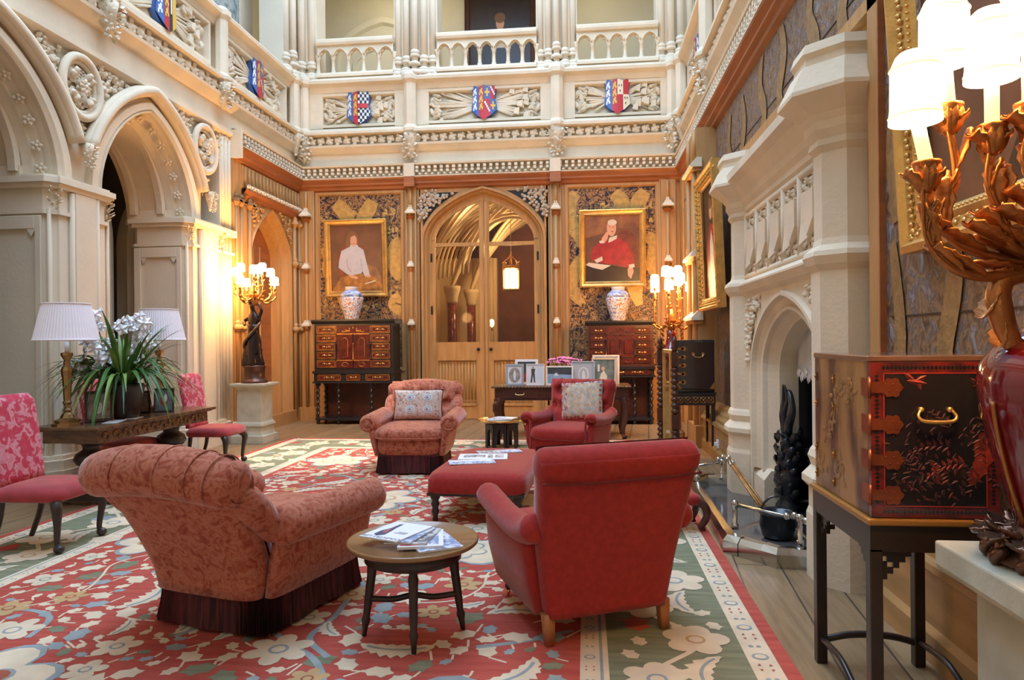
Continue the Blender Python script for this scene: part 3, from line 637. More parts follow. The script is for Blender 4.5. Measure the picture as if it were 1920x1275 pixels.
# panelled corner bay
b.box(9.75, 10.45, 0, .26, 0, 4.40, 5); b.box(12.5, 12.9, 0, .08, 0, 4.4, 5); b.box(10.45, 12.5, 0, .06, 3.9, 4.4, 5)
strips(b, [(10.45, 2.9)] + [(11.5 + u, z) for u, z in arch(.85, .9, .5, 12, 2.9)] + [(12.5, 2.9)], 3.92, .06, 5)
aloft(b, 11.5, [(.85, .9, 2.9, .06), (.78, .82, 2.9, .02), (.74, .78, 2.9, -.10)], 5, 0); b.box(10.45, 12.5, .0, .02, 0, 3.95, 6)
for u in (9.83, 10.37):
    b.tube([(u, .28, .2), (u, .28, 3.85)], .04, 8, 5); b.tube([(u, .28, 3.95), (u, .28, 4.38)], .035, 8, 5)
for z in (3.85, 2.62, 1.75): b.box(9.72, 10.48, .2, .32, z - .05, z, 5); b.box(9.69, 10.51, .2, .36, z, z + .035, 3); b.prism([(.2, z + .035), (.36, z + .035), (.27, z + .13), (.2, z + .13)], 'x', 9.7, 10.5, 3)
b.box(9.68, 10.5, .2, .32, 0, .3, 5)
struct(b.build('wall_right', [LEATHR, PINE, REDW, STONE, EBON, OAK, REDW]))
b = MB(MR)
run(b, UP[2:], -3, 12.9); foliage(b, 2, 12.85, 5.335, .15, .06)
for i, u in enumerate((4.4, 7.2, 10.0, 12.55)):
    bunch(b, u, 4.95, 5.42, .15, .08, 0, i + 40)
    b.lathe([(.15, 5.42), (.19, 5.45), (.19, 5.50), (.12, 5.58), (.12, 6.36), (.17, 6.42), (.17, 6.50), (.11, 6.58)], (u, .06, 0), 8, 0, False, sq=1)
for u0, u1 in ((4.6, 7.0), (7.4, 9.8), (10.2, 12.35)): panel_frame(b, u0 + .08, u1 - .08, 5.70, 6.22, -.12, 0, .08)
struct(b.build('trim_7', STONE))
b = MB(MR); b.box(-3, 12.9, -.9, -.7, 6.6, 9.6); struct(b.build('wall_right_gallery', STONE))
b = MB(ML); b.box(-3, 12.9, -1.0, -.9, 6.55, 9.6); struct(b.build('wall_left_gallery', STONE))
TAPG = ramp_mat('grey_green_tapestry', [(.3, (.12, .15, .15)), (.45, (.26, .29, .27)), (.55, (.40, .41, .36)), (.68, (.16, .19, .20))], 4, 1.5, .9)
b = MB(MR)
def wscroll(pts, w, d):
    P = spl([(u, 0, z) for u, z in pts], 7); V = []
    for i, p in enumerate(P):
        t = i / (len(P) - 1); q = P[min(i + 1, len(P) - 1)] - P[max(i - 1, 0)]; n = Vector((-q.z, 0, q.x)).normalized() * (w * .5 * (.6 + .5 * sin(pi * min(1, t * .9 + .1))))
        for c in (p + n, p - n): V.append((c.x, d, max(.66, min(4.34, c.z))))
    b.add(V, [(2 * i, 2 * i + 1, 2 * i + 3, 2 * i + 2) for i in range(len(P) - 1)])
for k in range(7):
    u = 4.15 + k * .78
    for z0 in ((3.46,) if u < 7.4 else (.7, 2.0, 3.3)):
        s = 1 if k % 2 else -1; wscroll([(u, z0), (u + s * .12, z0 + .3), (u - s * .04, z0 + .6), (u + s * .08, z0 + .95)], .17, .008 + .0004 * k)
for u, z0 in ((3.84, .7), (3.82, 2.1), (3.3, 1.0), (2.75, .8)): wscroll([(u, z0), (u + .05, z0 + .4), (u - .05, z0 + .8), (u + .03, z0 + 1.3)], .13, .178)
struct(b.build('wall_right_leather_scrolls', LEATHS))
b = MB(ML); b.box(8.0, 12.3, -.88, -.86, 6.7, 9.4)
tag(b.build('wall_tapestry', TAPG), 'grey green tapestry hanging high behind the left gallery front', 'tapestry')
b = MB(); b.box(-9.2, 3, -3.1, -3, 0, 9.6); struct(b.build('wall_front', PLAST))
# ---------------------------------------------------------------- stone chimneypiece
MF = Matrix(((0, -1, 0, 1.53), (1, 0, 0, 0), (0, 0, 1, 0), (0, 0, 0, 1)))
t = thing('fireplace', 'tall pale stone fireplace with pointed arch and shield panels on right wall', 'fireplace', (0, 0, 0))
b = MB(MF)
A = [(FC - 1.22, 1.2)] + [(FC + u, z) for u, z in arch(1.02, .68, .86, 16, 1.2)] + [(FC + 1.22, 1.2)]
strips(b, A, 1.93, 0); b.box(FC - 1.22, FC - 1.02, -.27, 0, 0, 1.2); b.box(FC + 1.02, FC + 1.22, -.27, 0, 0, 1.2)
aloft(b, FC, [(1.02, .68, 1.2, 0), (1.0, .66, 1.2, .03), (.96, .63, 1.2, .03), (.93, .61, 1.2, -.01), (.84, .55, 1.2, -.06), (.82, .54, 1.2, -.02), (.79, .52, 1.2, -.03), (.77, .51, 1.2, -.07), (.68, .46, 1.2, -.14), (.66, .45, 1.2, -.14), (.66, .45, 1.2, -.30)], 0, .32, False, .86)
for s in (-1, 1):
    q = FC + s * .84; b.box(q - .2, q + .2, -.3, .0, 0, .26); b.prism([(-.3, .26), (0, .26), (-.06, .34), (-.3, .34)], 'x', q - .2, q + .2)
b.box(4.35, 7.08, -.25, -.02, 1.93, 2.75)
run(b, [(0, 1.90), (.05, 1.93), (.09, 1.985), (.09, 2.0), (.02, 2.05), (-.02, 2.06)], 4.47, 6.96)
for z in (2.075, 2.64): b.tube([(4.47, .0, z), (6.96, .0, z)], .03, 8)
run(b, [(-.02, 2.66), (.02, 2.70), (.02, 2.74), (.05, 2.78), (.06, 2.83), (.13, 2.93), (.19, 2.97), (.19, 3.04), (.14, 3.08), (.12, 3.12), (.06, 3.13), (.06, 3.17), (-.2, 3.2)], 4.47, 6.96)
for i in range(6):
    u = 4.70 + i * .41; b.tube([(u, .0, 2.08), (u, .0, 2.64)], .032, 8)
rn = random.Random(3)
for i in range(700):
    u = rn.uniform(-1.15, 1.15); z = rn.uniform(1.25, 1.84); tt = 1 - abs(u) / 1.1
    if abs(u) < .45 or (tt > 0 and z < 1.25 + .74 * (.86 * sqrt(1 - (1 - tt) ** 2) + .14 * tt)): continue
    a = rn.uniform(0, 6.28); b.leaf((FC + u, 0, z), (cos(a), .4, sin(a)), (0, 1, 0), .07, .05, 0, .5, 1)
b.build('stone_front', STONE, t)
for i in range(5):
    b = MB(MF); u = 4.70 + (i + .5) * .41
    b.prism([(u - .13, 2.50), (u + .13, 2.50), (u + .13, 2.26), (u + .05, 2.16), (u - .13, 2.30)], 'y', -.02, .03)
    b.add([(u + .13, .03, 2.30), (u + .13, .045, 2.14), (u - .02, .03, 2.18)], [(0, 1, 2)])
    for k in range(14):
        a = k * 2.4; b.leaf((u + .13 * cos(k * 1.7), -.02, 2.56 + .05 * sin(k * 2.1)), (cos(a), .4, sin(a)), (0, 1, 0), .06, .05, 0, .5, 1)
        b.leaf((u + .15 * cos(k * 1.3), -.02, 2.14 + .04 * sin(k * 2.1)), (cos(a), .3, sin(a)), (0, 1, 0), .05, .045, 0, .4, 1)
    b.build('carved_shield', STONE, t)
for uc in (4.47, 6.96):
    b = MB(MF)
    b.lathe([(.26, 0), (.26, .40), (.245, .44), (.245, .56), (.285, .60), (.285, .64), (.23, .70), (.25, .76), (.235, .80), (.22, .82), (.22, 1.90), (.25, 1.94), (.27, 1.99), (.26, 2.02), (.21, 2.06), (.20, 2.10), (.20, 2.62), (.23, 2.66), (.22, 2.70), (.25, 2.75), (.25, 2.80), (.28, 2.84), (.37, 2.91), (.41, 2.94), (.41, 2.965), (.33, 3.12), (.31, 3.13), (.31, 3.17), (.33, 3.20), (.31, 3.26), (.1, 3.28)], (uc, -.09, 0), 8, 0, False, sq=1)
    b.build('octagonal_pilaster', STONE, t)
b = MB(MF); b.box(FC - .85, FC + .85, -1.0, -.95, 0, 2.0); b.box(FC - .9, FC - .8, -1.0, -.28, 0, 2.0); b.box(FC + .8, FC + .9, -1.0, -.28, 0, 2.0); b.box(FC - .9, FC + .9, -1.0, -.28, 1.75, 1.95); b.box(FC - .9, FC + .9, -1.0, -.1, 0, .012)
b.build('firebox', IRON, t)
b = MB(MF); b.prism([(-.26, 1.20), (-.30, 1.85), (-.6, 1.9), (-.5, 1.22)], 'x', FC - .55, FC + .55)
for k in range(12): b.leaf((FC - .50 + k * .09, -.262, 1.22 + .03 * (k % 2)), (.2, .1, -1), (0, 1, 0), .10, .08, 0, .2, 1)
for s_ in (-.10, .12):
    b.tube([(FC + s_, -.27, 1.24), (FC + s_, -.30, 1.82)], .022, 8)
    for k in range(12): b.leaf((FC + s_, -.26 - .003 * k, 1.28 + k * .045), ((-1) ** k, .2, .8), (0, 1, 0), .06, .04, 0, .4, 1)
b.box(FC - .5, FC + .5, -.58, -.5, .4, 1.3); b.build('smoke_hood', mat('grey_iron_hood', (.58, .62, .64), .4, metal=.25, var=.25, vs=5), t)
t = thing('fire_grate', 'black iron fire grate standing deep inside the stone fireplace arch', 'grate', (1.98, FC, .012))
b = MB(); b.box(-.12, .2, -.42, .42, .0, .50); b.box(-.16, .2, -.46, .46, .50, .56); b.box(-.14, .2, -.44, .44, .0, .06); b.build('grate_body', IRON, t)
b = MB()
for i in range(7): b.tube([(-.15, -.36 + i * .12, .12), (-.15, -.36 + i * .12, .46)], .012, 6)
b.tube([(-.15, -.4, .14), (-.15, .4, .14)], .014, 6); b.tube([(-.15, -.4, .46), (-.15, .4, .46)], .014, 6); b.build('grate_bars', IRON, t)
b = MB(); b.prism([(-.38, .56), (.38, .56), (.38, .66), (.2, .74), (-.2, .74), (-.38, .66)], 'x', .10, .16); b.build('back_plate', STEEL, t)
b = MB()
for y in (-.05, .05): b.lathe([(.05, .74), (.04, .80), (.05, 1.1), (.035, 1.14), (.05, 1.18), (.05, 1.5), (.07, 1.54), (.02, 1.58)], (.08, y, 0), 10)
b.build('flue_columns', IRON, t)
def andiron(loc, lab):
    t = thing('andiron', lab, 'andiron', loc, 0, 'pair of andirons')
    b = MB(); b.lathe([(.11, 0), (.11, .05), (.07, .10), (.10, .2), (.12, .30), (.08, .36), (.10, .42), (.065, .50), (.05, .62), (.07, .66)], n=12)
    rn = random.Random(2)
    for i in range(40):
        a = i * 2.4; z = .08 + .56 * i / 40; b.leaf((.080 * cos(a), .080 * sin(a), z), (cos(a) * .12 - sin(a) * .5, sin(a) * .12 + cos(a) * .5, .9), (cos(a), sin(a), 0), .11, .075, 0, .3, 1)
    b.build('scroll_base', IRON, t)
    b = MB()
    for s in (-1, 1):
        b.tube(spl([(0, s * .02, .64), (-.02, s * .10, .74), (0, s * .13, .88), (0, s * .06, 1.02), (0, s * .01, .98)], 6), [.03, .035, .025, .012], 8)
        b.tube(spl([(0, s * .02, .62), (-.04, s * .03, .80), (-.02, s * .05, .95), (-.03, s * .02, 1.08)], 6), [.03, .02, .008], 8)
    b.build('leaf_scroll', IRON, t)
    b = MB(); b.tube([(.05, 0, .08), (.4, 0, .08)], .02, 6); b.build('log_bar', IRON, t)
andiron((1.72, FC + .60, .012), 'tall black scrolled andiron at the far side of the fireplace')
andiron((1.72, FC - .60, .012), 'black scrolled andiron at the near side of the fireplace')
# ---------------------------------------------------------------- fender and hearth things
FEN = [(1.46, 4.64), (1.22, 4.66), (.945, 4.98), (.985, 6.95), (1.16, 7.22), (1.40, 7.27)]
def offs(P, e):
    out = []
    for i in range(len(P)):
        a = Vector(P[max(i - 1, 0)]); c = Vector(P[min(i + 1, len(P) - 1)]); q = Vector(P[i]); n = Vector((0, 0))
        if i > 0: v = (q - a).normalized(); n += Vector((v.y, -v.x))
        if i < len(P) - 1: v = (c - q).normalized(); n += Vector((v.y, -v.x))
        n.normalize(); out.append((q.x + n.x * e, q.y + n.y * e))
    return out
t = thing('fire_fender', 'octagonal polished steel fender kerb with rails round the stone hearth', 'fender', (1.2, 5.9, 0))
def fz(P, e, z): return [(x - 1.2, y - 5.9, z) for x, y in offs(P, e)]
MARB = mat('hearth_marble', (.50, .49, .48), .25, var=.25, vs=5)
b = MB(); b.loft([fz(FEN, 0, 0), fz(FEN, 0, .085), fz(FEN, -.0, .085)], 0, False, False, False); b.build('kerb_base', MARB if False else STEEL, t)
b = MB(); b.loft([fz(FEN, -.0, .085), fz(FEN, .03, .12), fz(FEN, .085, .125), fz(FEN, .10, .10), fz(FEN, .10, .0)], 0, False, False, False); b.build('kerb_top', STEEL, t)
for i in (1, 2, 3, 4):
    b = MB(); P = offs(FEN, -.006); q0 = Vector(FEN[i]); pts = []
    a = q0 + (Vector(FEN[i - 1]) - q0).normalized() * .12; c = q0 + (Vector(FEN[i + 1]) - q0).normalized() * .12
    pl = [tuple(a), tuple(q0), tuple(c)]; b.loft([fz(pl, -.005, 0), fz(pl, -.005, .088), fz(pl, .028, .126), fz(pl, .08, .130)], 0, False, False, False); b.build('corner_block', STEEL, t)
for x, y in ((1.06, 5.15), (1.40, 4.77), (1.30, 6.90), (1.07, 6.93)):
    b = MB(); b.lathe([(.024, .12), (.024, .155), (.015, .16), (.017, .25), (.012, .26), (.024, .28), (.026, .30), (.02, .325), (.004, .33)], (x - 1.2, y - 5.9, 0), 12); b.build('rail_post', STEEL, t)
b = MB(); b.tube([(1.06 - 1.2, 5.15 - 5.9, .295), (1.42 - 1.2, 4.75 - 5.9, .295)], .011, 8); b.build('rail', STEEL, t)
b = MB(); b.tube([(1.0 - 1.2, 6.80 - 5.9, .27), (1.33 - 1.2, 6.92 - 5.9, .30)], .011, 8); b.build('rail', STEEL, t)
for x, y, z in ((1.33, 4.82, .30), (1.375, 4.80, .31), (1.43, 4.74, .29), (1.31, 6.90, .345), (1.26, 6.86, .33)): b = MB(); b.ell((x - 1.2, y - 5.9, z), .025, 10); b.build('ball_knob', STEEL, t)
b = MB(); b.prism([(x, y) for x, y in offs(FEN, .10)] + [(1.6, 7.2), (1.6, 4.7)], 'z', 0, .014); tag(b.build('hearth_slab', mat('dark_polished_hearth', (.11, .105, .10), .08, spec=.7, var=.4, vs=3)), 'dark polished hearth slab inside the steel fender', 'hearth')
for nm, lab, p0, p1, mt in (('poker', 'long brass shafted poker resting on the fender rail, left of the tongs', (1.34, 6.76, .37), (1.50, 6.02, .06), GILTD), ('fire_tongs', 'double shafted brass tongs resting on the fender rail beside the poker', (1.31, 6.70, .36), (1.45, 5.98, .06), GILTD)):
    t = thing(nm, lab, nm.replace('_', ' '), p1); p = Vector(p0) - Vector(p1)
    b = MB(); b.tube([(0, 0, 0), p], .010, 8)
    if nm == 'fire_tongs': b.tube([(.02, .0, 0), p + Vector((.005, 0, 0))], .008, 8)
    b.build('shaft', mt, t)
    b = MB(); b.ell(p, (.022, .03, .022), 8); b.tube([p * .86, p * .92], .016, 8); b.build('knob', STEEL, t)
t = thing('coal_scuttle', 'round black iron coal scuttle on the hearth near the steel rail', 'scuttle', (1.40, 5.32, .014))
b = MB(); b.lathe([(.09, 0), (.11, .02), (.13, .10), (.12, .17), (.14, .20), (.12, .19), (.10, .12), (.02, .10)], n=18); b.build('bowl', IRON, t)
b = MB(); b.tube([(.12 * cos(a), 0, .18 + .13 * sin(a)) for a in [i * pi / 10 for i in range(11)]], .008, 6); b.build('handle', IRON, t)
# ---------------------------------------------------------------- heraldic panels
BLUE = mat('shield_blue', (.06, .13, .36), .45); REDS = mat('shield_red', (.50, .03, .04), .45); CREAM = mat('shield_cream', (.78, .70, .48), .45); BLACKS = mat('shield_black', (.02, .02, .025), .45); GOLDS = mat('shield_gold', (.72, .45, .07), .45); WHITES = mat('shield_white', (.75, .75, .74), .45)
SHO = [(-1, .86), (-.72, .98), (-.45, .88), (0, 1.0), (.45, .88), (.72, .98), (1, .86), (.86, .62), (.80, .25), (.92, -.1), (.95, -.42), (.55, -.72), (0, -1.0), (-.55, -.72), (-.95, -.42), (-.92, -.1), (-.80, .25), (-.86, .62)]
def clip(P, k, v, keep):
    out = []
    for i in range(len(P)):
        a, c = P[i], P[(i + 1) % len(P)]; ia, ic = (a[k] - v) * keep >= 0, (c[k] - v) * keep >= 0
        if ia: out.append(a)
        if ia != ic:
            q = (v - a[k]) / (c[k] - a[k]); out.append((a[0] + (c[0] - a[0]) * q, a[1] + (c[1] - a[1]) * q))
    return out
def cell(x0, x1, z0, z1):
    P = SHO
    for k, v, s in ((0, x0, 1), (0, x1, -1), (1, z0, 1), (1, z1, -1)): P = clip(P, k, v, s) if P else P
    return P
def heraldic(M, uc, w, kind, lab, seed):
    t = thing('heraldic_panel', lab, 'carved panel', (0, 0, 0), 0, 'carved panels with painted shields')
    rn = random.Random(seed); zc, d0 = 5.96, -.115; hw, hh = w / 2, .27
    b = MB(M); b.box(uc - hw - .03, uc + hw + .03, d0 - .03, d0, zc - hh - .03, zc + hh + .03); b.build('panel_ground', STONE, t)
    b = MB(M)
    for i in range(44):
        s = 1 if i % 2 else -1; a = rn.uniform(-.75, .75); L = hw * rn.uniform(.60, .93); z = zc + rn.uniform(-.05, .05)
        p1 = (uc + s * L * cos(a), d0 + .045, max(zc - hh + .03, min(zc + hh - .03, z + L * sin(a) * .62)))
        b.tube([(uc + s * .08, d0 + .03, z), p1], rn.uniform(.013, .024), 6)
        if i % 3 == 0: b.leaf(p1, (s, .2, rn.uniform(-.5, .5)), (0, 1, 0), .10, .07, 0, .3)
        if i % 4 == 1: b.prism([(p1[0] - s * .1, p1[2] - .045), (p1[0], p1[2] - .075), (p1[0] + s * .01, p1[2] + .06), (p1[0] - s * .08, p1[2] + .03)], 'y', d0 + .02, d0 + .05 + .002 * i)
    for s in (-1, 1):
        for k in (-1, 1):
            for j in range(4):
                c = (uc + s * (hw - .04 - j * .02), d0 + .01, zc + k * (hh - .03 - j * .05))
                b.leaf(c, (-s * (.9 - j * .1), .25, -k * (.35 + .3 * j)), (0, 1, 0), .24 - .025 * j, .075, 0, .3, 1)
            b.leaf((uc + s * (hw - .02), d0 + .01, zc + k * .02), (-s * .3, .2, k), (0, 1, 0), .18, .09, 0, .4, 1)
            b.leaf((uc + s * (hw - .16), d0 + .01, zc + k * .02), (-s * .5, .2, k), (0, 1, 0), .16, .09, 0, .4, 1)
    b.build('carved_arms_and_leaves', STONE, t)
    b = MB(M); W, H = .245, .325; dz = d0 + .10
    def P(c, lift=0, m=0):
        if len(c) > 2: b.poly([(uc + x * W, dz + .05 * (1 - x * x) + lift, zc + z * H) for x, z in c], m)
    P2 = [(uc + x * W * 1.03, zc + z * H * 1.02) for x, z in SHO]; b.prism(P2, 'y', d0 + .02, dz - .004, 0)
    n = 12
    def fillc(x0, x1, z0, z1, m, lift=0):
        k = max(1, int((x1 - x0) * 6))
        for i in range(k): P(cell(lerp(x0, x1, i / k), lerp(x0, x1, (i + 1) / k), z0, z1), lift, m)
    fillc(-1, -.40, -1, 1, 0); fillc(-.40, 0, -1, 1, 1)
    for z in (.55, .12, -.30): # small beasts on the two strips at the left
        for x0, m in ((-.68, 5), (-.2, 4)):
            fillc(x0 - .12, x0 + .08, z, z + .20, m, .004); fillc(x0 + .02, x0 + .14, z - .10, z + .06, m, .004); fillc(x0 - .16, x0 - .06, z - .14, z + .02, m, .004); fillc(x0 - .02, x0 + .10, z + .18, z + .28, m, .004)
    if kind == 0:
        fillc(0, 1, -1, 1, 5)
        for i in range(6):
            for j in range(11):
                if (i + j) % 2 == 0: fillc(i / 6, (i + 1) / 6, -1 + j * .18, -1 + (j + 1) * .18, 3, .003)
        fillc(0, .82, .0, .26, 1, .012)
    elif kind == 1:
        fillc(0, .5, .2, 1, 0); fillc(.5, 1, .2, 1, 1); fillc(0, .5, -1, .2, 1); fillc(.5, 1, -1, .2, 0)
        for x, z in ((.26, .58), (.70, -.18)): fillc(x - .06, x + .06, z - .24, z + .24, 4, .004); fillc(x - .18, x + .18, z - .07, z + .07, 4, .004)
        for x, z in ((.70, .55), (.24, -.3)):
            for j in range(5): fillc(x - .2 + j * .08, x - .08 + j * .08, z + .24 - j * .12, z + .36 - j * .12, 5, .004)
    elif kind == 2:
        fillc(0, .42, .1, 1, 2); fillc(.42, 1, .1, 1, 1); fillc(0, .42, -1, .1, 1); fillc(.42, 1, -1, .1, 2)
        for x, z in ((.12, .6), (.30, .6), (.2, .3), (.55, -.1), (.72, -.1), (.6, -.4)): fillc(x - .03, x + .03, z - .06, z + .06, 3, .004)
    else:
        fillc(0, .5, -1, 1, 3); fillc(.3, 1, -1, .9, 4, .003); fillc(.1, .25, -.2, .4, 5, .004)
    b.build('painted_shield', [BLUE, REDS, CREAM, BLACKS, GOLDS, WHITES], t)
heraldic(MK, -4.29, 1.44, 0, 'carved panel over the left painting, its shield half black and white chequers', 1)
heraldic(MK, -1.86, 2.12, 1, 'wide carved panel above the doors, its shield quartered with gold crosses', 2)
heraldic(MK, .62, 1.58, 2, 'carved panel over the right painting, its shield quartered red and cream', 3)
heraldic(ML, 11.28, 1.9, 1, 'carved shield panel on left gallery front next to the corner shafts', 4)
heraldic(ML, 8.69, 1.95, 3, 'carved panel high on left wall, its shield part black and gold', 5)
heraldic(MR, 11.3, 1.8, 0, 'carved panel with blue shield on right gallery front near the corner', 6)
heraldic(MR, 8.6, 2.0, 1, 'carved shield panel on right gallery front, nearest the camera', 7)
# ================================================================ CARPET
CR = mat('carpet_red', (.50, .105, .075), .95, spec=.1, col2=(.40, .075, .055), vs=5, vscale=(.6, 5, 1), bump=.1, bs=120)
CC = mat('carpet_cream', (.76, .62, .43), .95, spec=.1, var=.16, vs=6, bump=.1, bs=120)
CG = mat('carpet_green', (.25, .255, .155), .95, spec=.1, var=.28, vs=5, vscale=(.6, 5, 1), bump=.1, bs=120)
CB = mat('carpet_blue', (.33, .37, .36), .95, spec=.1, var=.2, vs=6)
CGO = mat('carpet_gold', (.56, .36, .17), .95, spec=.1, var=.15, vs=6)
CD = mat('carpet_rust', (.42, .12, .07), .95, spec=.1, var=.2, vs=6)
X0, X1, Y0, Y1 = -4.55, .93, .2, 10.32
rn = random.Random(11)
b = MB(); b.box(X0, X1, Y0, Y1, 0, .012, 0)
Z = .0124
JIT = lambda: rn.random() * .00028
def rect(x0, x1, y0, y1, m, z=Z): b.poly([(x0, y0, z), (x1, y0, z), (x1, y1, z), (x0, y1, z)], m)
rect(X0 + .07, X1 - .07, Y0 + .07, Y1 - .07, 1)                          # outer guard band
rect(X0 + .20, X1 - .20, Y0 + .20, Y1 - .20, 2, Z + .0003)                # green border
rect(X0 + .84, X1 - .84, Y0 + .84, Y1 - .84, 1, Z + .0006)                # inner guard
rect(X0 + .865, X1 - .865, Y0 + .865, Y1 - .865, 3, Z + .0008)
rect(X0 + .88, X1 - .88, Y0 + .88, Y1 - .88, 1, Z + .0010)
rect(X0 + .97, X1 - .97, Y0 + .97, Y1 - .97, 0, Z + .0012)                # red field
ZF = Z + .0016
def guard(x0, x1, y0, y1, vert, z):
    L = (y1 - y0) if vert else (x1 - x0); n = int(L / .11)
    for i in range(n):
        t = (i + .5) / n; c = (lerp(x0, x1, .5), lerp(y0, y1, t)) if vert else (lerp(x0, x1, t), lerp(y0, y1, .5))
        w = ((x1 - x0) if vert else (y1 - y0)) * .28
        if i % 3 == 0:
            for sx, sy in ((-1, -1), (1, 1), (-1, 1), (1, -1)): b.poly([(c[0] + sx * w * .5, c[1] + sy * w * .4, z), (c[0] + sx * w * .95, c[1] + sy * w * .5, z), (c[0] + sx * w * .6, c[1] + sy * w * 1.0, z)], 0)
        elif i % 3 == 1:
            b.poly([(c[0] + w * 1.1 * cos(a), c[1] + w * .9 * sin(a), z) for a in [k * pi / 5 for k in range(10)]], 3); b.poly([(c[0] + w * .75 * cos(a), c[1] + w * .6 * sin(a), z + .0003) for a in [k * pi / 5 for k in range(10)]], 1)
        else:
            for s in (-1, 1): b.poly([(c[0] + s * w * .5 + w * .35 * cos(a), c[1] + w * .35 * sin(a), z) for a in [k * pi / 3 for k in range(6)]], 3)
guard(X1 - .20, X1 - .07, Y0, Y1, True, ZF); guard(X0 + .07, X0 + .20, Y0, Y1, True, ZF); guard(X0, X1, Y1 - .20, Y1 - .07, False, ZF)
guard(X1 - .97, X1 - .88, Y0 + .9, Y1 - .9, True, ZF); guard(X0 + .88, X0 + .97, Y0 + .9, Y1 - .9, True, ZF); guard(X0 + .9, X1 - .9, Y1 - .97, Y1 - .88, False, ZF)
def fl2(cx, cy, r, n, rot, m=1, mc=3, z=ZF, depth=.42, ol=None):
    P = []
    for i in range(n * 6):
        a = rot + 2 * pi * i / (n * 6); q = r * (1 - depth + depth * abs(cos((a - rot) * n / 2)) ** .85); P.append((cx + q * cos(a), cy + q * sin(a)))
    z += JIT()
    if ol is not None: b.poly([(cx + (x - cx) * 1.10, cy + (y - cy) * 1.10, z) for x, y in P], ol)
    b.poly([(x, y, z + .0004) for x, y in P], m)
    b.poly([(cx + r * .30 * cos(a), cy + r * .30 * sin(a), z + .0008) for a in [i * pi / 5 for i in range(10)]], mc)
    b.poly([(cx + r * .20 * cos(a), cy + r * .20 * sin(a), z + .0010) for a in [i * pi / 5 for i in range(10)]], m)
def rib(P, w, m, z):
    P = [Vector((p[0], p[1], 0)) for p in P]; n = len(P); V = []
    for i in range(n):
        t = (P[min(i + 1, n - 1)] - P[max(i - 1, 0)]); t = t.normalized() if t.length > 0 else Vector((1, 0, 0)); s = Vector((-t.y, t.x, 0)); ww = w[min(int(i * len(w) / n), len(w) - 1)] if isinstance(w, list) else w
        V += [(P[i] + s * ww / 2), (P[i] - s * ww / 2)]
    z += JIT(); b.add([(v.x, v.y, z) for v in V], [(2 * i, 2 * i + 1, 2 * i + 3, 2 * i + 2) for i in range(n - 1)], m)
def crescent(cx, cy, L, W, rot, m=1, z=ZF, bend=.5, teeth=7, ms=3):
    up, lo = [], []; z += JIT()
    n = teeth * 2
    for i in range(n + 1):
        t = i / n; x = (t - .5) * L; y = bend * L * (.25 - (t - .5) ** 2) * 1.6
        w = W * sin(pi * (t * .92 + .06)) ** .7
        up.append((x, y + w * (1.15 if i % 2 else .72))); lo.append((x, y - w * (.55 if i % 2 else .75)))
    c, s = cos(rot), sin(rot); T = lambda p: (cx + p[0] * c - p[1] * s, cy + p[0] * s + p[1] * c)
    b.add([(*T(p), z + .0004) for p in up] + [(*T(p), z + .0004) for p in lo], [(i, i + 1, n + 2 + i, n + 1 + i) for i in range(n)], m)
    rib([T(((i / 10 - .5) * L * .8, bend * L * (.25 - (i / 10 * .8 - .4) ** 2) * 1.6)) for i in range(11)], W * .22, ms, z + .0007)
def leaf2(cx, cy, L, W, rot, m, z=ZF):
    c, s = cos(rot), sin(rot)
    P = [(0, 0), (.25, .5), (.55, .45), (.7, .6), (.8, .25), (1, 0), (.8, -.25), (.7, -.55), (.5, -.4), (.25, -.5)]
    j = JIT(); b.poly([(cx + (x * L) * c - y * W * s, cy + x * L * s + y * W * c, z + .0003 + j) for x, y in P], m)
FX0, FX1, FY0, FY1 = X0 + 1.0, X1 - 1.0, 1.9, Y1 - 1.0
# big palmettes with a blue outline
BIG = [(-.62, 2.55, .44, .2), (-2.75, 2.75, .38, .4), (-2.05, 6.35, .46, 0), (-.9, 4.85, .36, .5), (-3.15, 4.9, .34, .1), (-1.0, 7.6, .40, .3), (-3.1, 8.4, .38, .6), (-1.7, 9.05, .3, .2), (-.45, 6.4, .30, .3)]
for i, (x, y, r, q) in enumerate(BIG):
    fl2(x, y, r, 5 + i % 3, q, 1, 3, ZF + .001, .34, 3); fl2(x, y, r * .52, 6, q + .3, 5 if i % 3 == 1 else 1, 3, ZF + .0024, .3, 3 if i % 2 else 4)
    leaf2(x + r * 1.1, y + .02, .26, .2, .2, 1); leaf2(x - r * 1.1, y, .26, .2, pi - .2, 1)
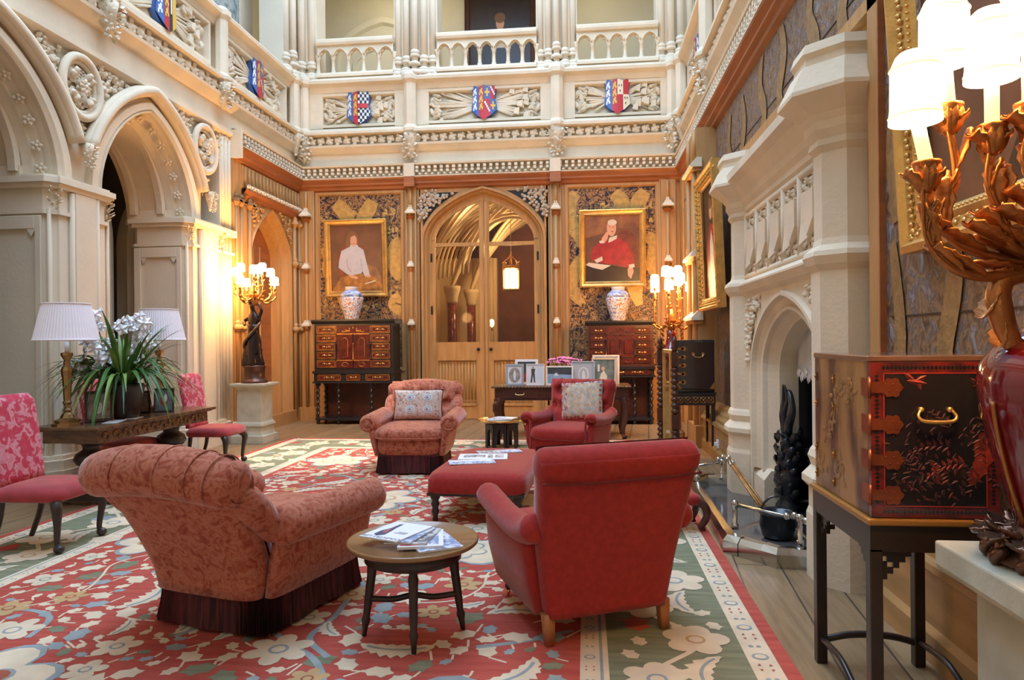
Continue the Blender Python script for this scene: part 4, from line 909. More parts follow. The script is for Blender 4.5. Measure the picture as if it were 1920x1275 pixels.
# winding stems, then flowers, toothed leaves and small buds set along and between them
for k in range(40):
    x = rn.uniform(FX0 + .3, FX1 - .3); y = rn.uniform(FY0, FY1 - .2); a = rn.uniform(0, 6.28); P = [(x, y, 0)]
    for j in range(7):
        a += rn.uniform(-.9, .9); x += .26 * cos(a); y += .26 * sin(a); P.append((x, y, 0))
    P = [p for p in spl(P, 5) if FX0 < p.x < FX1 and FY0 - 1 < p.y < FY1]
    if len(P) > 5: rib(P, .034 if k % 2 else .016, 3 if k % 2 else 1, ZF + .00002 * k)
pts = [(x, y, r) for x, y, r, q in BIG]; tries = 0
while tries < 17000:
    tries += 1; x = rn.uniform(FX0, FX1); y = rn.uniform(FY0, FY1)
    r = rn.choice((.18, .16, .12, .10, .10, .08, .07)) if tries < 5500 else rn.choice((.055, .045, .035))
    if not (FX0 + r < x < FX1 - r and y + r < FY1): continue
    if any((x - u) ** 2 + (y - v) ** 2 < (r + w) ** 2 * .92 for u, v, w in pts): continue
    pts.append((x, y, r)); a = rn.uniform(0, 6.28); k = rn.random(); z = ZF + .0006 + .0004 * rn.random()
    if r >= .15: (crescent(x, y, r * 2.3, r * .5, a, 1, z, rn.choice((.5, -.5, .35))) if k < .75 else fl2(x, y, r * .95, 6, a, 1, 3, z))
    elif r >= .10:
        if k < .32: fl2(x, y, r, 5, a, 1, 3, z)
        elif k < .75: crescent(x, y, r * 2.1, r * .5, a, 1, z, .4, 5)
        elif k < .88: leaf2(x - r * cos(a), y - r * sin(a), r * 2, r * 1.2, a, 2)
        else: fl2(x, y, r, 6, a, 4, 5, z)
    else:
        leaf2(x - r * cos(a), y - r * sin(a), r * 2.1, r * 1.3, a, 1 if k < .6 else 3 if k < .85 else 2); rib([(x - r * cos(a), y - r * sin(a)), (x - 2.2 * r * cos(a + .5), y - 2.2 * r * sin(a + .5))], .012, 1, ZF)
def border(x0, x1, y0, y1, vert):
    L = (y1 - y0) if vert else (x1 - x0); n = int(L / .42); P = []
    mid = (x0 + x1) / 2 if vert else (y0 + y1) / 2; hw = ((x1 - x0) if vert else (y1 - y0)) / 2
    def T(s, o): return (mid + o, y0 + s) if vert else (x0 + s, mid + o)
    rib([Vector((*T(L * i / (n * 8), hw * .45 * sin(pi * i / 8)), 0)) for i in range(n * 8 + 1)], .028, 1, ZF)
    for i in range(n):
        s = L * (i + .5) / n; sg = 1 if i % 2 == 0 else -1
        c = T(s, sg * hw * .38); fl2(c[0], c[1], rn.uniform(.16, .205), 5 if i % 3 else 6, rn.uniform(0, 6), 1, 4 if i % 3 else 3, ZF + .0006, .3, None)
        c = T(s + .08, -sg * hw * .52); (crescent(c[0], c[1], .34, .075, (pi / 2 if vert else 0) + rn.uniform(-.5, .5), 1, ZF + .0004, .5, 6) if i % 2 else leaf2(c[0], c[1], .2, .13, rn.uniform(0, 6), 0 if i % 4 == 0 else 3, ZF))
        for j in range(3): c = T(s + rn.uniform(-.2, .2), rn.uniform(-.75, .75) * hw); leaf2(c[0], c[1], .11, .07, rn.uniform(0, 6), 1, ZF - .0001)
border(X1 - .82, X1 - .22, 1.6, Y1 - .3, True); border(X0 + .22, X0 + .82, 2.5, Y1 - .3, True); border(X0 + .85, X1 - .85, Y1 - .82, Y1 - .22, False)
# the fringed far end
for i in range(150):
    x = lerp(X0 + .02, X1 - .02, i / 149) + rn.uniform(-.01, .01); b.poly([(x - .012, Y1 - .01, .010), (x + .012, Y1 - .01, .010), (x + .016 + rn.uniform(-.02, .02), Y1 + .05, .004), (x - .01, Y1 + .05, .004)], 1)
tag(b.build('carpet', [CR, CC, CG, CB, CGO, CD], recalc=False), 'large red floral carpet with green border covering the hall floor', 'carpet')
# ================================================================ ARMCHAIRS
def rsec(hw, hd, cx, cy, z, e=.35, n=28):
    pw = lambda x: math.copysign(abs(x) ** e, x)
    return [(cx + hw * pw(cos(2 * pi * i / n)), cy + hd * pw(sin(2 * pi * i / n)), z) for i in range(n)]
def pillroll(b, p0, p1, r, m=0, n=14, end=.06):
    p0 = Vector(p0); p1 = Vector(p1); L = (p1 - p0).length; P = []; R = []
    for t, q in ((0, .35), (end * .25 / L, .75), (end * .6 / L, .93), (end * 1.2 / L, 1)): P.append(p0.lerp(p1, t)); R.append(r * q)
    for k in range(1, 6): P.append(p0.lerp(p1, lerp(end * 1.2 / L, 1 - end * 1.2 / L, k / 6))); R.append(r)
    for t, q in ((end * 1.2 / L, 1), (end * .6 / L, .93), (end * .25 / L, .75), (0, .35)): P.append(p0.lerp(p1, 1 - t)); R.append(r * q)
    b.tube(P, R, n, m)
def tuft(b, hw0, hw1, yf, z0, z1, btn, depth, amp, m=0, nu=44, nv=34, mb=None):
    # a buttoned front: bulges between deep buttons
    def fn(i, j):
        z = lerp(z0, z1, j); w = lerp(hw0, hw1, j); x = (i * 2 - 1) * w; y = yf(z)
        ed = min(1, min(i, 1 - i) * 9) ** .5 * min(1, (1 - j) * 8 + .0) ** .5
        q = 0
        for bx, bz in btn: q += math.exp(-(((x - bx) / .055) ** 2 + ((z - bz) / .055) ** 2))
        for bx, bz in btn: q += .45 * math.exp(-((x - bx) / .022) ** 2) * (1 if z > bz and bz == btn[0][1] else 0) * min(1, (z - bz) * 12)
        return (x, y + (amp - depth * min(q, 1.2)) * ed - .03 * (1 - ed), z)
    b.sheet(fn, nu, nv, m)
    if mb is not None:
        for bx, bz in btn: b.ell((bx, yf(bz) + amp - depth * .95, bz), (.016, .012, .016), 8, mb)
def pink_chair(lab, loc, rz):
    t = thing('armchair', lab, 'armchair', loc, rz, 'pink damask armchairs with fringes')
    yb = lambda z: -.36 - .325 * max(0, (z - .25) / .62) ** 1.25
    b = MB(); b.loft([rsec(.33, .41, 0, .0, .19), rsec(.36, .44, 0, .02, .22), rsec(.375, .47, 0, .03, .30), rsec(.37, .46, 0, .03, .38), rsec(.34, .42, 0, .02, .41)]); b.build('seat_base', DAMP, t)
    b = MB(); n = 260; R = []
    for z, e, w in ((.225, .012, 0), (.20, .016, 0), (.195, .012, .006), (.10, .016, .010), (.015, .024, .014)):
        P = rsec(.345 + e, .425 + e, 0, .01, z, .22, n); R.append([(x * (1 + (w * 2.6 * (.5 + hash((i * 7919) % 31) % 5 / 5) if i % 2 else -w * 1.6)), (y - .01) * (1 + (w * 2.6 * (.5 + hash((i * 7919) % 31) % 5 / 5) if i % 2 else -w * 1.6)) + .01, zz + (rn.uniform(-.006, .008) if z < .05 else 0)) for i, (x, y, zz) in enumerate(P)])
    b.loft(R, 0, False, True, False); b.build('fringe', FRINGE, t)
    b = MB(); b.ell((0, .09, .445), (.395, .46, .085), 32, 0, None, .55, .42); b.build('seat_cushion', DAMP, t)
    b = MB(); b.tube([(.39 * math.copysign(abs(cos(a)) ** .42, cos(a)), .09 + .455 * math.copysign(abs(sin(a)) ** .42, sin(a)), .41) for a in [2 * pi * i / 48 for i in range(48)]], .009, 6, closed=True); b.build('piping', DAMP, t)
    b = MB(); b.loft([rsec(lerp(.33, .43, ((z - .2) / .68)), lerp(.10, .085, (z - .2) / .68), 0, yb(z) - .02, z, .45) for z in (.20, .26, .34, .44, .54, .64, .74, .82, .87)]); bk = b.build('backrest', DAMP, t)
    b = MB(); XS = [-.465, -.455, -.43, -.36, -.24, -.12, 0, .12, .24, .36, .43, .455, .465]; b.tube([(x, -.71 + .12 * x * x, .875 - .26 * x * x) for x in XS], [.05, .09, .112, .12, .124, .126, .127, .126, .124, .12, .112, .09, .05], 20)
    for s in (-1, 1): b.tube(spl([(s * .405, -.66, .80), (s * .41, -.57, .71), (s * .40, -.47, .62), (s * .39, -.38, .52)], 5), [.05, .078, .08, .07, .05], 14)
    for x in (-.2, .08, .26, .36): b.tube([(x + .02 * sin(a), -.71 + .12 * x * x + .127 * cos(a), .875 - .26 * x * x + .127 * sin(a)) for a in [pi * .05 + i * pi / 12 for i in range(15)]], .004, 5)
    for s in (-1, 1): b.tube([(s * .452, -.685 + .085 * cos(a), .822 + .085 * sin(a)) for a in [i * pi / 10 for i in range(20)]], .008, 6, closed=True)
    b.build('back_roll', DAMP, t)
    b = MB(); btn = [(-.2, .85), (0, .85), (.2, .85), (-.3, .70), (-.1, .68), (.1, .68), (.3, .68), (-.2, .56), (0, .56), (.2, .56)]
    tuft(b, .35, .43, lambda z: yb(z) + .085, .42, .97, btn, .13, .065, 0, mb=1); b.build('buttoned_front', [DAMP, REDUPL], t)
    for s in (-1, 1):
        b = MB(); b.loft([rsec(.045, .40, s * .36, .0, .20, .5), rsec(.05, .42, s * .39, .01, .34, .5), rsec(.055, .42, s * .415, .02, .50, .5), rsec(.05, .41, s * .43, .02, .56, .5)])
        pillroll(b, (s * .455, -.44, .575), (s * .455, .45, .56), .102, 0, 18, .05)
        b.tube([(s * .455 + .066 * cos(a), .442, .56 + .066 * sin(a)) for a in [i * pi / 8 for i in range(16)]], .012, 6, closed=True); b.ell((s * .455, .442, .56), (.03, .012, .03), 8)
        b.tube(spl([(s * .40, .425, .48), (s * .385, .425, .36), (s * .37, .42, .23)], 5), .016, 6)
        b.build('arm', DAMP, t)
    return t
DAM2 = DAMP
pk = pink_chair('pink damask armchair seen from behind, its fringe on the red carpet', (-1.84, 3.80, .016), radians(-15))
pf = dup(pk, (-2.00, 7.98, .016), radians(183), 'pink damask armchair facing the camera with a small patterned cushion')
def red_chair(lab, loc, rz, far=False):
    t = thing('armchair', lab, 'armchair', loc, rz)
    yb = lambda z: -.34 - .20 * max(0, (z - .2) / .75) ** 1.3
    b = MB(); b.loft([rsec(.335, .36, 0, .02, .13, .25), rsec(.35, .38, 0, .02, .15, .25), rsec(.375, .40, 0, .03, .26, .25), rsec(.37, .40, 0, .03, .36, .3), rsec(.34, .38, 0, .03, .39, .3)]); b.build('seat_base', REDUP, t)
    b = MB(); b.ell((0, .09, .40), (.36, .41, .085), 30, 0, None, .5, .4); b.build('seat_cushion', REDUP, t)
    b = MB(); b.loft([rsec(lerp(.325, .42, ((z - .13) / .80) ** .8), .085, 0, yb(z) + .01, z, .32) for z in (.13, .16, .26, .40, .54, .68, .80, .88, .92)]); b.build('backrest', REDUP, t)
    b = MB(); pillroll(b, (-.425, yb(.9) + .02, .895), (.425, yb(.9) + .02, .895), .088, 0, 18, .045); b.build('back_roll', REDUP, t)
    b = MB(); b.tube(spl([(-.415, yb(.83) - .078, .825), (-.2, yb(.83) - .084, .815), (.2, yb(.83) - .084, .82), (.415, yb(.83) - .078, .825)], 6), .006, 6); b.build('back_seam', REDUPL, t)
    b = MB(); btn = [(-.25, .84), (-.08, .84), (.09, .84), (.26, .84), (-.33, .66), (-.16, .66), (.16, .66), (.33, .66)]
    tuft(b, .33, .41, lambda z: yb(z) + .115, .40, .985, btn, .13, .065, 0, mb=1); b.build('buttoned_front', [REDUP, REDUPL], t)
    for s in (-1, 1):
        b = MB(); b.loft([rsec(.04, .35, s * .34, .02, .14, .4), rsec(.045, .37, s * .37, .03, .30, .4), rsec(.05, .37, s * .385, .03, .46, .45), rsec(.04, .36, s * .39, .02, .52, .5)])
        P = spl([(s * .395, -.44, .60), (s * .395, -.28, .545), (s * .395, 0, .535), (s * .395, .25, .56), (s * .395, .385, .575), (s * .395, .41, .56)], 4)
        b.tube(P, [.05] + [.072] * (len(P) - 3) + [.058, .03], 14)
        b.tube(spl([(s * .335, .405, .22), (s * .335, .415, .45), (s * .35, .415, .55), (s * .395, .415, .60), (s * .44, .415, .56)], 5), .014, 6)
        b.build('arm', REDUP, t)
    for s in (-1, 1):
        b = MB(); b.lathe([(.012, .03), (.022, .05), (.018, .07), (.03, .09), (.022, .11), (.034, .15), (.03, .19)], (s * .30, .33, 0), 12); b.ell((s * .30, .33, .022), (.012, .022, .022), 10, 1); b.build('front_leg', [DARKW, BRASS], t)
        b = MB(); b.loft([rsec(.022, .022, s * .315, -.375, .0, .2, 12), rsec(.03, .03, s * .315, -.36, .15, .2, 12)]); b.build('back_leg', mat('honey_wood', (.42, .16, .05), .35) if 'honey_wood' not in MT else MT['honey_wood'], t)
    return t
rd = red_chair('crimson armchair seen from behind, close to the steel fender', (-.055, 3.84, .016), radians(23.9))
rf = dup(rd, (-.20, 8.35, .016), radians(161), 'crimson armchair with buttoned back and square cushion, facing the camera')
# cushions
def cushion(name, lab, loc, rot, w, h, mats, kind):
    t = thing(name, lab, 'cushion', loc); t.rotation_euler = rot
    def S(sg):
        def fn(i, j):
            x, z = (i * 2 - 1), (j * 2 - 1); q = max(0, 1 - x ** 4) * max(0, 1 - z ** 4)
            k = 1 - .05 * (1 - abs(x) ** 2) * abs(z) ** 3
            return (x * w / 2 * (1 - .05 * (1 - z * z) * abs(x) ** 3), sg * .075 * q ** .45, h / 2 + z * h / 2 * k)
        return fn
    b = MB(); b.sheet(S(1), 18, 18, 0); b.sheet(S(-1), 18, 18, 0); b.build('cover', mats[0], t)
    f = S(1); b = MB()
    def dot(x, z, r, m, n=10, lift=.003):
        P = []
        for k in range(n):
            p = f((x + r * cos(2 * pi * k / n) + 1) / 2, (z + r * 1.3 * sin(2 * pi * k / n) + 1) / 2); P.append((p[0], p[1] + lift, p[2]))
        b.poly(P, m)
    rq = random.Random(4)
    if kind == 0:
        for x in (-.42, .28):
            for z in (.42, -.36):
                dot(x, z, .20, 0); dot(x, z, .15, 1, 10, .005); dot(x, z, .09, 0, 8, .007); dot(x + .02, z, .05, 2, 6, .009)
        for k in range(150):
            x, z = rq.uniform(-.92, .92), rq.uniform(-.92, .9)
            if any(abs(x - a) < .24 and abs(z - c) < .32 for a in (-.42, .28) for c in (.42, -.36)): continue
            dot(x, z, rq.uniform(.018, .035), (2 if z < -.5 else rq.choice((1, 2, 3, 2))), 6)
    else:
        for k in range(16):
            q = -1 + (k + .5) / 8
            for x, z in ((q, .9), (-.92, q)): dot(x, z, .05, rq.choice((2, 1, 3)), 6)
        for k in range(90): dot(rq.uniform(.62, .97), rq.uniform(-.95, .95), .045, rq.choice((2, 2, 3, 1)), 7)
        for k in range(34): dot(rq.uniform(-.95, .6), rq.uniform(-.96, -.86), .05, rq.choice((2, 2, 3)), 7)
        for k in range(120): dot(rq.uniform(-.75, .55), rq.uniform(-.78, .76), rq.uniform(.02, .04), rq.choice((1, 1, 4)), 7)
    b.build('woven_pattern', [mat('c_white', (.72, .72, .72), .9), mat('c_blue', (.42, .50, .55), .9), mat('c_red', (.42, .10, .09), .9), mat('c_pink', (.60, .32, .26), .9), mat('c_beige', (.50, .42, .33), .9)] if 'c_white' not in MT else [MT['c_white'], MT['c_blue'], MT['c_red'], MT['c_pink'], MT['c_beige']], t)
    b = MB(); b.tube([(x * w / 2 * .99, 0, h / 2 + z * h / 2 * .99) for x, z in [(-1, -1), (-.5, -.97), (0, -.96), (.5, -.97), (1, -1), (.97, -.5), (.96, 0), (.97, .5), (1, 1), (.5, .97), (0, .96), (-.5, .97), (-1, 1), (-.97, .5), (-.96, 0), (-.97, -.5)]], .007, 6, closed=True); b.build('piping', mats[1], t)
    return t
cushion('cushion', 'small oblong patterned cushion with pale medallions on the far pink armchair', (-2.03, 8.22, .545), (radians(14), 0, radians(183)), .60, .37, (mat('cushion_weave', (.66, .57, .48), .9, col2=(.55, .36, .29), vs=40), FRINGE), 0)
cushion('cushion', 'square beige brocade cushion with red border on the far crimson armchair', (-.06, 8.56, .50), (radians(18), radians(5), radians(161)), .56, .50, (mat('cushion_brocade', (.66, .52, .36), .85, col2=(.46, .34, .22), vs=14), FRINGE), 1)
# ================================================================ OTTOMAN and small tables
t = thing('ottoman', 'long crimson upholstered ottoman bench with dark turned legs', 'ottoman', (-.86, 6.20, .016), radians(-3))
b = MB(); b.loft([rsec(.40, .70, 0, 0, .245, .14, 40), rsec(.415, .715, 0, 0, .26, .14, 40), rsec(.415, .715, 0, 0, .355, .16, 40), rsec(.40, .70, 0, 0, .39, .2, 40), rsec(.34, .63, 0, 0, .412, .25, 40), rsec(.15, .3, 0, 0, .42, .4, 40)]); b.build('padded_top', REDUP, t)
b = MB(); b.box(-.40, .40, -.70, .70, .225, .25); b.build('seat_rail', DARKW, t)
for sx in (-1, 1):
    for sy in (-1, 1):
        b = MB(); b.lathe([(.018, 0), (.026, .02), (.020, .05), (.033, .09), (.024, .12), (.036, .15), (.026, .18), (.04, .20), (.042, .24)], (sx * .345, sy * .645, 0), 14); b.build('leg', DARKW, t)
t = thing('side_table', 'round wooden side table with magazines, standing between the two near armchairs', 'side table', (-.885, 3.46, .016), radians(-31))
b = MB(); b.lathe([(.05, .455), (.325, .455), (.332, .462), (.334, .472), (.33, .480), (.322, .480), (.316, .474), (.0, .474)], n=56); b.build('table_top', mat('honey_table_top', (.33, .17, .065), .22, var=.2, vs=3, coat=.3), t)
b = MB(); b.lathe([(.235, .375), (.245, .38), (.245, .455), (.02, .456)], n=36); b.build('apron', DARKW, t)
for k in range(4):
    a = pi / 4 + k * pi / 2; c, s = cos(a), sin(a)
    b = MB(); P = [(.195, .44), (.20, .38), (.203, .36), (.206, .34), (.21, .30), (.228, .16), (.236, .10), (.239, .08), (.243, .05), (.25, 0)]
    b.tube([(r * c, r * s, z) for r, z in P], [.030, .028, .020, .026, .023, .021, .017, .023, .016, .012], 12); b.build('leg', DARKW, t)
b = MB()
for k in range(2):
    a = pi / 4 + k * pi / 2; b.tube(spl([(-.225 * cos(a), -.225 * sin(a), .185), (-.1 * cos(a), -.1 * sin(a), .175), (0, 0, .19), (.1 * cos(a), .1 * sin(a), .175), (.225 * cos(a), .225 * sin(a), .185)], 5), .016, 8)
b.build('cross_stretcher', DARKW, t)
def magazine(name, lab, loc, rz, w, h, th, cover, marks=(), grp=None, tilt=0):
    t = thing(name, lab, 'newspaper' if name == 'newspaper' else 'magazine', loc, rz, grp); t.rotation_euler = (0, tilt, rz)
    b = MB(); b.box(-w / 2, w / 2, -h / 2, h / 2, 0, th); b.build('pages', WHITE, t)
    b = MB(); b.box(-w / 2 - .001, w / 2 + .001, -h / 2 - .001, h / 2 + .001, th, th + .0012, 0); ms = [cover]
    for k, (P, m) in enumerate(marks):
        if m not in ms: ms.append(m)
        b.poly([(x * w / 2, y * h / 2, th + .0016 + .0003 * k) for x, y in P], ms.index(m))
    b.build('cover', ms, t)
    return t
R4 = lambda x0, x1, y0, y1: [(x0, y0), (x1, y0), (x1, y1), (x0, y1)]
zt = .016 + .4745
G5 = 'magazines fanned on the round side table'
magazine('magazine', 'blue grey magazine at the bottom right of the fan on the round table', (-.77, 3.40, zt), radians(30), .22, .29, .008, PRINT, [(R4(-.7, .5, -.3, .6), PRINTG)], G5)
magazine('magazine', 'thick pale magazine with red spine in the fan on the round table', (-.83, 3.405, zt + .0095), radians(12), .22, .29, .012, WHITE, [(R4(-.9, .3, -.9, .6), PRINTR), (R4(.35, .8, -.8, .8), PRINT)], G5)
magazine('magazine', 'grey covered magazine second from top in the fan on the round table', (-.875, 3.425, zt + .023), radians(-4), .21, .28, .006, PRINTG, [], G5)
magazine('magazine', 'blue covered magazine just under the top white one on the round table', (-.925, 3.435, zt + .0305), radians(-14), .22, .28, .006, PRINT, [], G5)
m0 = magazine('magazine', 'white magazine with a dark reclining figure, topmost on the round side table', (-.965, 3.44, zt + .038), radians(158), .23, .30, .006, WHITE, [([(.1, .55), (.35, .75), (.62, .62), (.66, .2), (.5, -.2), (.52, -.72), (.36, -.78), (.3, -.3), (.18, .1)], NAVYP), ([(.28, .30), (.45, .36), (.5, -.05), (.38, -.1)], PRINTR), (R4(-.7, -.1, .2, .25), PRINTG), (R4(-.7, -.2, .08, .12), PRINTG)], G5)
fc = bpy.data.curves.new('masthead', 'FONT'); fc.body = 'COUNTRY LIFE'; fc.size = .034; fc.align_x = 'CENTER'; fc.extrude = .0002; fc.materials.append(NAVYP)
ft = bpy.data.objects.new('lettering', fc); COL.objects.link(ft); bpy.context.view_layer.update()
me = bpy.data.meshes.new_from_object(ft.evaluated_get(bpy.context.evaluated_depsgraph_get())); bpy.data.objects.remove(ft)
fo = bpy.data.objects.new('masthead', me); COL.objects.link(fo); fo.parent = m0; fo.location = (0, .115, .0078)
G3 = 'papers on the ottoman'
magazine('magazine', 'pale blue magazine on the ottoman, nearest its front edge', (-1.00, 5.98, .436), radians(14), .40, .20, .005, PRINT, [(R4(-.9, .9, .2, .9), WHITE)], G3)
magazine('newspaper', 'folded newspaper with a photo lying in the middle of the ottoman', (-.94, 6.25, .436), radians(6), .44, .30, .006, WHITE, [(R4(-.8, .1, -.3, .6), PRINTG), (R4(.2, .4, -.6, .7), PRINTG), (R4(.5, .85, -.5, .7), PRINTG)], G3)
magazine('magazine', 'open blue and grey magazine on the ottoman, furthest from its front edge', (-.83, 6.55, .436), radians(20), .42, .17, .005, PRINT, [(R4(-1, -.1, -1, 1), PRINTG)], G3)
t = thing('octagonal_table', 'low dark carved octagonal table with a brass tray beside the far crimson armchair', 'side table', (-1.17, 9.55, .016))
b = MB(); b.lathe([(.27, .35), (.33, .375), (.335, .39), (.325, .392), (.31, .382), (.0, .382)], n=24); b.build('brass_tray', BRASS, t)
b = MB(); b.lathe([(.21, .31), (.24, .32), (.24, .35), (.0, .352)], n=8); b.build('frame', EBON, t)
for k in range(8):
    a = k * pi / 4; M = Matrix.Rotation(a, 4, 'Z'); b = MB(); A = [(u, z) for u, z in arch(.045, .07, .5, 6, .20)]
    b.prism([(-.085, 0), (-.05, 0)] + A + [(.05, 0), (.085, 0), (.085, .32), (-.085, .32)], 'y', .205, .22, 0, False, M); b.build('leg_panel', EBON, t)
magazine('magazine', 'pale blue magazine lying on the octagonal tray table', (-1.20, 9.52, .40), radians(10), .34, .22, .010, PRINT, [(R4(-.2, .9, -.8, .8), WHITE)], 'magazines on the octagonal table')
magazine('magazine', 'grey magazine with white page uppermost on the octagonal tray table', (-1.13, 9.56, .4135), radians(-18), .30, .21, .010, WHITE, [(R4(-.9, .1, -.9, .5), PRINT)], 'magazines on the octagonal table')
t = thing('log_bucket', 'brass bound wooden log bucket behind the octagonal table', 'bucket', (-.72, 9.95, .016))
b = MB(); b.lathe([(.14, 0), (.19, .30), (.175, .30), (.13, .03), (.0, .02)], n=20); b.build('bucket_body', MAHOG, t)
b = MB(); b.lathe([(.160, .08), (.166, .12)], n=20); b.lathe([(.188, .27), (.198, .31), (.178, .31)], n=20); b.tube([(.185 * cos(a), 0, .30 + .14 * sin(a)) for a in [i * pi / 10 for i in range(11)]], .008, 6); b.build('brass_bands', BRASS, t)
t = thing('footstool', 'small dark stool with scrolled foot half hidden behind the crimson armchair', 'stool', (.66, 5.55, .016), radians(10))
b = MB(); b.ell((0, 0, .24), (.20, .17, .045), 20, 0, None, .5, .4); b.build('pad', REDUP, t)
for sx in (-1, 1):
    for sy in (-1, 1):
        b = MB(); b.tube(spl([(sx * .12, sy * .10, .22), (sx * .21, sy * .12, .20), (sx * .235, sy * .13, .12), (sx * .20, sy * .12, .045), (sx * .185, sy * .12, .03), (sx * .205, sy * .12, .018), (sx * .225, sy * .125, .02)], 5), [.03, .032, .026, .018, .016], 8); b.build('leg', MAHOG, t)
# ================================================================ CABINETS ON STANDS
def spiral_leg(b, x, y, z0, z1, r=.026, m=0, turns=6):
    n = turns * 8; R = []
    for i in range(n + 1):
        t = i / n; z = lerp(z0, z1, t); a = 2 * pi * turns * t
        R.append([(x + r * .35 * cos(a) + r * (1 + .12 * cos(2 * (q - a))) * cos(q), y + r * .35 * sin(a) + r * sin(q), z) for q in [2 * pi * j / 10 for j in range(10)]])
    b.loft(R, m)
def drawer(par, x0, x1, z0, z1, y, fm, trim, knob=True):
    b = MB(); b.box(x0, x1, y - .012, y + .02, z0, z1, 0)
    w = .010
    for q in ((x0, x1, z0, z0 + w), (x0, x1, z1 - w, z1), (x0, x0 + w, z0, z1), (x1 - w, x1, z0, z1)): b.box(q[0], q[1], y - .022, y - .01, q[2], q[3], 1)
    ix0, ix1, iz0, iz1 = x0 + .03, x1 - .03, z0 + .03, z1 - .03
    if trim:
        for q in ((ix0, ix1, iz0 - .006, iz0), (ix0, ix1, iz1, iz1 + .006), (ix0, ix0 + .006, iz0, iz1), (ix1 - .006, ix1, iz0, iz1)): b.box(q[0], q[1], y - .018, y - .01, q[2], q[3], 1)
    o = b.build('drawer', [fm, trim or EBON], par)
    b = MB(); xm = (x0 + x1) / 2; zm = (z0 + z1) / 2
    if trim:
        for s in (-1, 1): b.ell((xm + s * (x1 - x0) * .2, y - .02, zm), (.012, .012, .012), 6); b.leaf((xm + s * .02, y - .02, zm), (s, -.1, .2), (0, -1, 0), .05, .03, 0, .3)
    b.ell((xm, y - .025, zm), .012, 8); b.build('knob', GILT, o)
def big_cabinet(lab, loc, W, H, zs, zu, D, gilt):
    # z levels: zs bottom of the frieze, zu bottom of the upper box
    t = thing('cabinet_on_stand', lab, 'cabinet', loc)
    h = W / 2; tr = GILTD if gilt else MAHOG
    b = MB(); b.box(-h, h, -D / 2, D / 2, zu, H - .05); b.build('cabinet_body', MAHOG if not gilt else EBON, t)
    b = MB(); b.prism([(-D / 2 - .05, H), (-D / 2 - .05, H - .03), (-D / 2 - .015, H - .075), (-D / 2, H - .08), (D / 2, H - .08), (D / 2, H)], 'x', -h - .045, h + .045); b.build('cornice', EBON, t)
    b = MB(); b.box(-h - .03, h + .03, -D / 2 - .04, D / 2, zu - .05, zu); b.box(-h - .01, h + .01, -D / 2 - .01, D / 2, zs, zu - .05); b.box(-h - .03, h + .03, -D / 2 - .04, D / 2, zs - .03, zs); b.build('stand_frieze', EBON, t)
    for x0, x1 in ((-h + .06, -h + .50), (-h + .60, h - .60), (h - .50, h - .06)): drawer(t, x0 * 1, x1, zs + .015, zu - .065, -D / 2 - .01, TORT, tr)
    n = 5; zz0, zz1 = zu + .05, H - .11; st = (zz1 - zz0) / n
    for s in (-1, 1):
        for i in range(n):
            x0, x1 = (-h + .05, -h + .05 + W * .25) if s < 0 else (h - .05 - W * .25, h - .05)
            drawer(t, x0, x1, zz0 + i * st + .012, zz0 + (i + 1) * st - .012, -D / 2, TORT, tr)
    c = W * .22; y = -D / 2
    b = MB(); b.box(-c, c, y - .02, y, zz1 - st * .95, zz1, 0)
    for s in (-1, 1): b.prism([(s * .06, zz1 - st * .5), (s * c * .7, zz1 - st * .8), (s * .06, zz1 - st * .7)], 'y', y - .026, y - .018, 1)
    for i in range(7): b.leaf(((i - 3) * c * .18, y - .02, zz1 - st * .65 + .03 * cos(i - 3)), ((i - 3) * .3, -.2, 1), (0, -1, 0), .05, .03, 1, .3)
    b.build('pediment_panel', [TORT, tr], t)
    for s in (-1, 1):
        b = MB(); x0, x1 = sorted((s * .012, s * (c - .02))); xm = (x0 + x1) / 2; z0, z1 = zz0 + st * .9, zz1 - st * 1.0; b.box(x0, x1, y - .015, y + .01, z0, z1, 0)
        A = [(xm + u, z) for u, z in arch(.055, .06, .8, 6, z1 - .13)]
        b.tube([(u, y - .02, z) for u, z in [(xm - .055, z0 + .06)] + A + [(xm + .055, z0 + .06), (xm - .055, z0 + .06)]], .007, 5, 1)
        for q in ((x0, z0), (x0, z1), (x1, z0), (x1, z1)): b.ell((q[0], y - .018, q[1]), (.014, .012, .02), 6, 1)
        for zz in (z0, z1): b.box(x0, x1, y - .03, y - .01, zz - .01, zz + .012, 1)
        b.build('door', [TORT, tr], t)
        b = MB(); b.box(x0, x1, y - .015, y + .01, zz0, zz0 + st * .85, 0); b.tube([(xm + .06 * cos(a), y - .018, zz0 + st * .42 + .035 * sin(a)) for a in [i * pi / 6 for i in range(12)]], .008, 5, 1, closed=True); b.build('base_panel', [TORT, tr], t)
    for x in (-c, 0, c):
        b = MB(); b.lathe([(.018, 0), (.018, .02), (.012, .03), (.012, .26), (.02, .28), (.02, .30)], (x, y - .025, zz0 + st), 8); b.build('column', EBON if x else tr, t)
    xs = (-h + .04, -h * .42, h * .42, h - .04)
    for x in xs:
        for yy in (-D / 2 + .05,) + ((D / 2 - .05,) if abs(x) > h * .5 else ()):
            b = MB(); spiral_leg(b, x, yy, .10, zs - .06); b.box(x - .035, x + .035, yy - .035, yy + .035, zs - .08, zs - .03); b.ell((x, yy, .04), (.035, .035, .04), 10); b.build('leg', EBON, t)
    b = MB(); b.box(-h, h, -D / 2 + .01, D / 2 - .01, .075, .115); b.build('stretcher_shelf', EBON, t)
    b = MB(); b.box(-h + .02, h - .02, D / 2 - .03, D / 2, .115, zs - .03); b.build('back_panel', MAHOG, t)
    return t
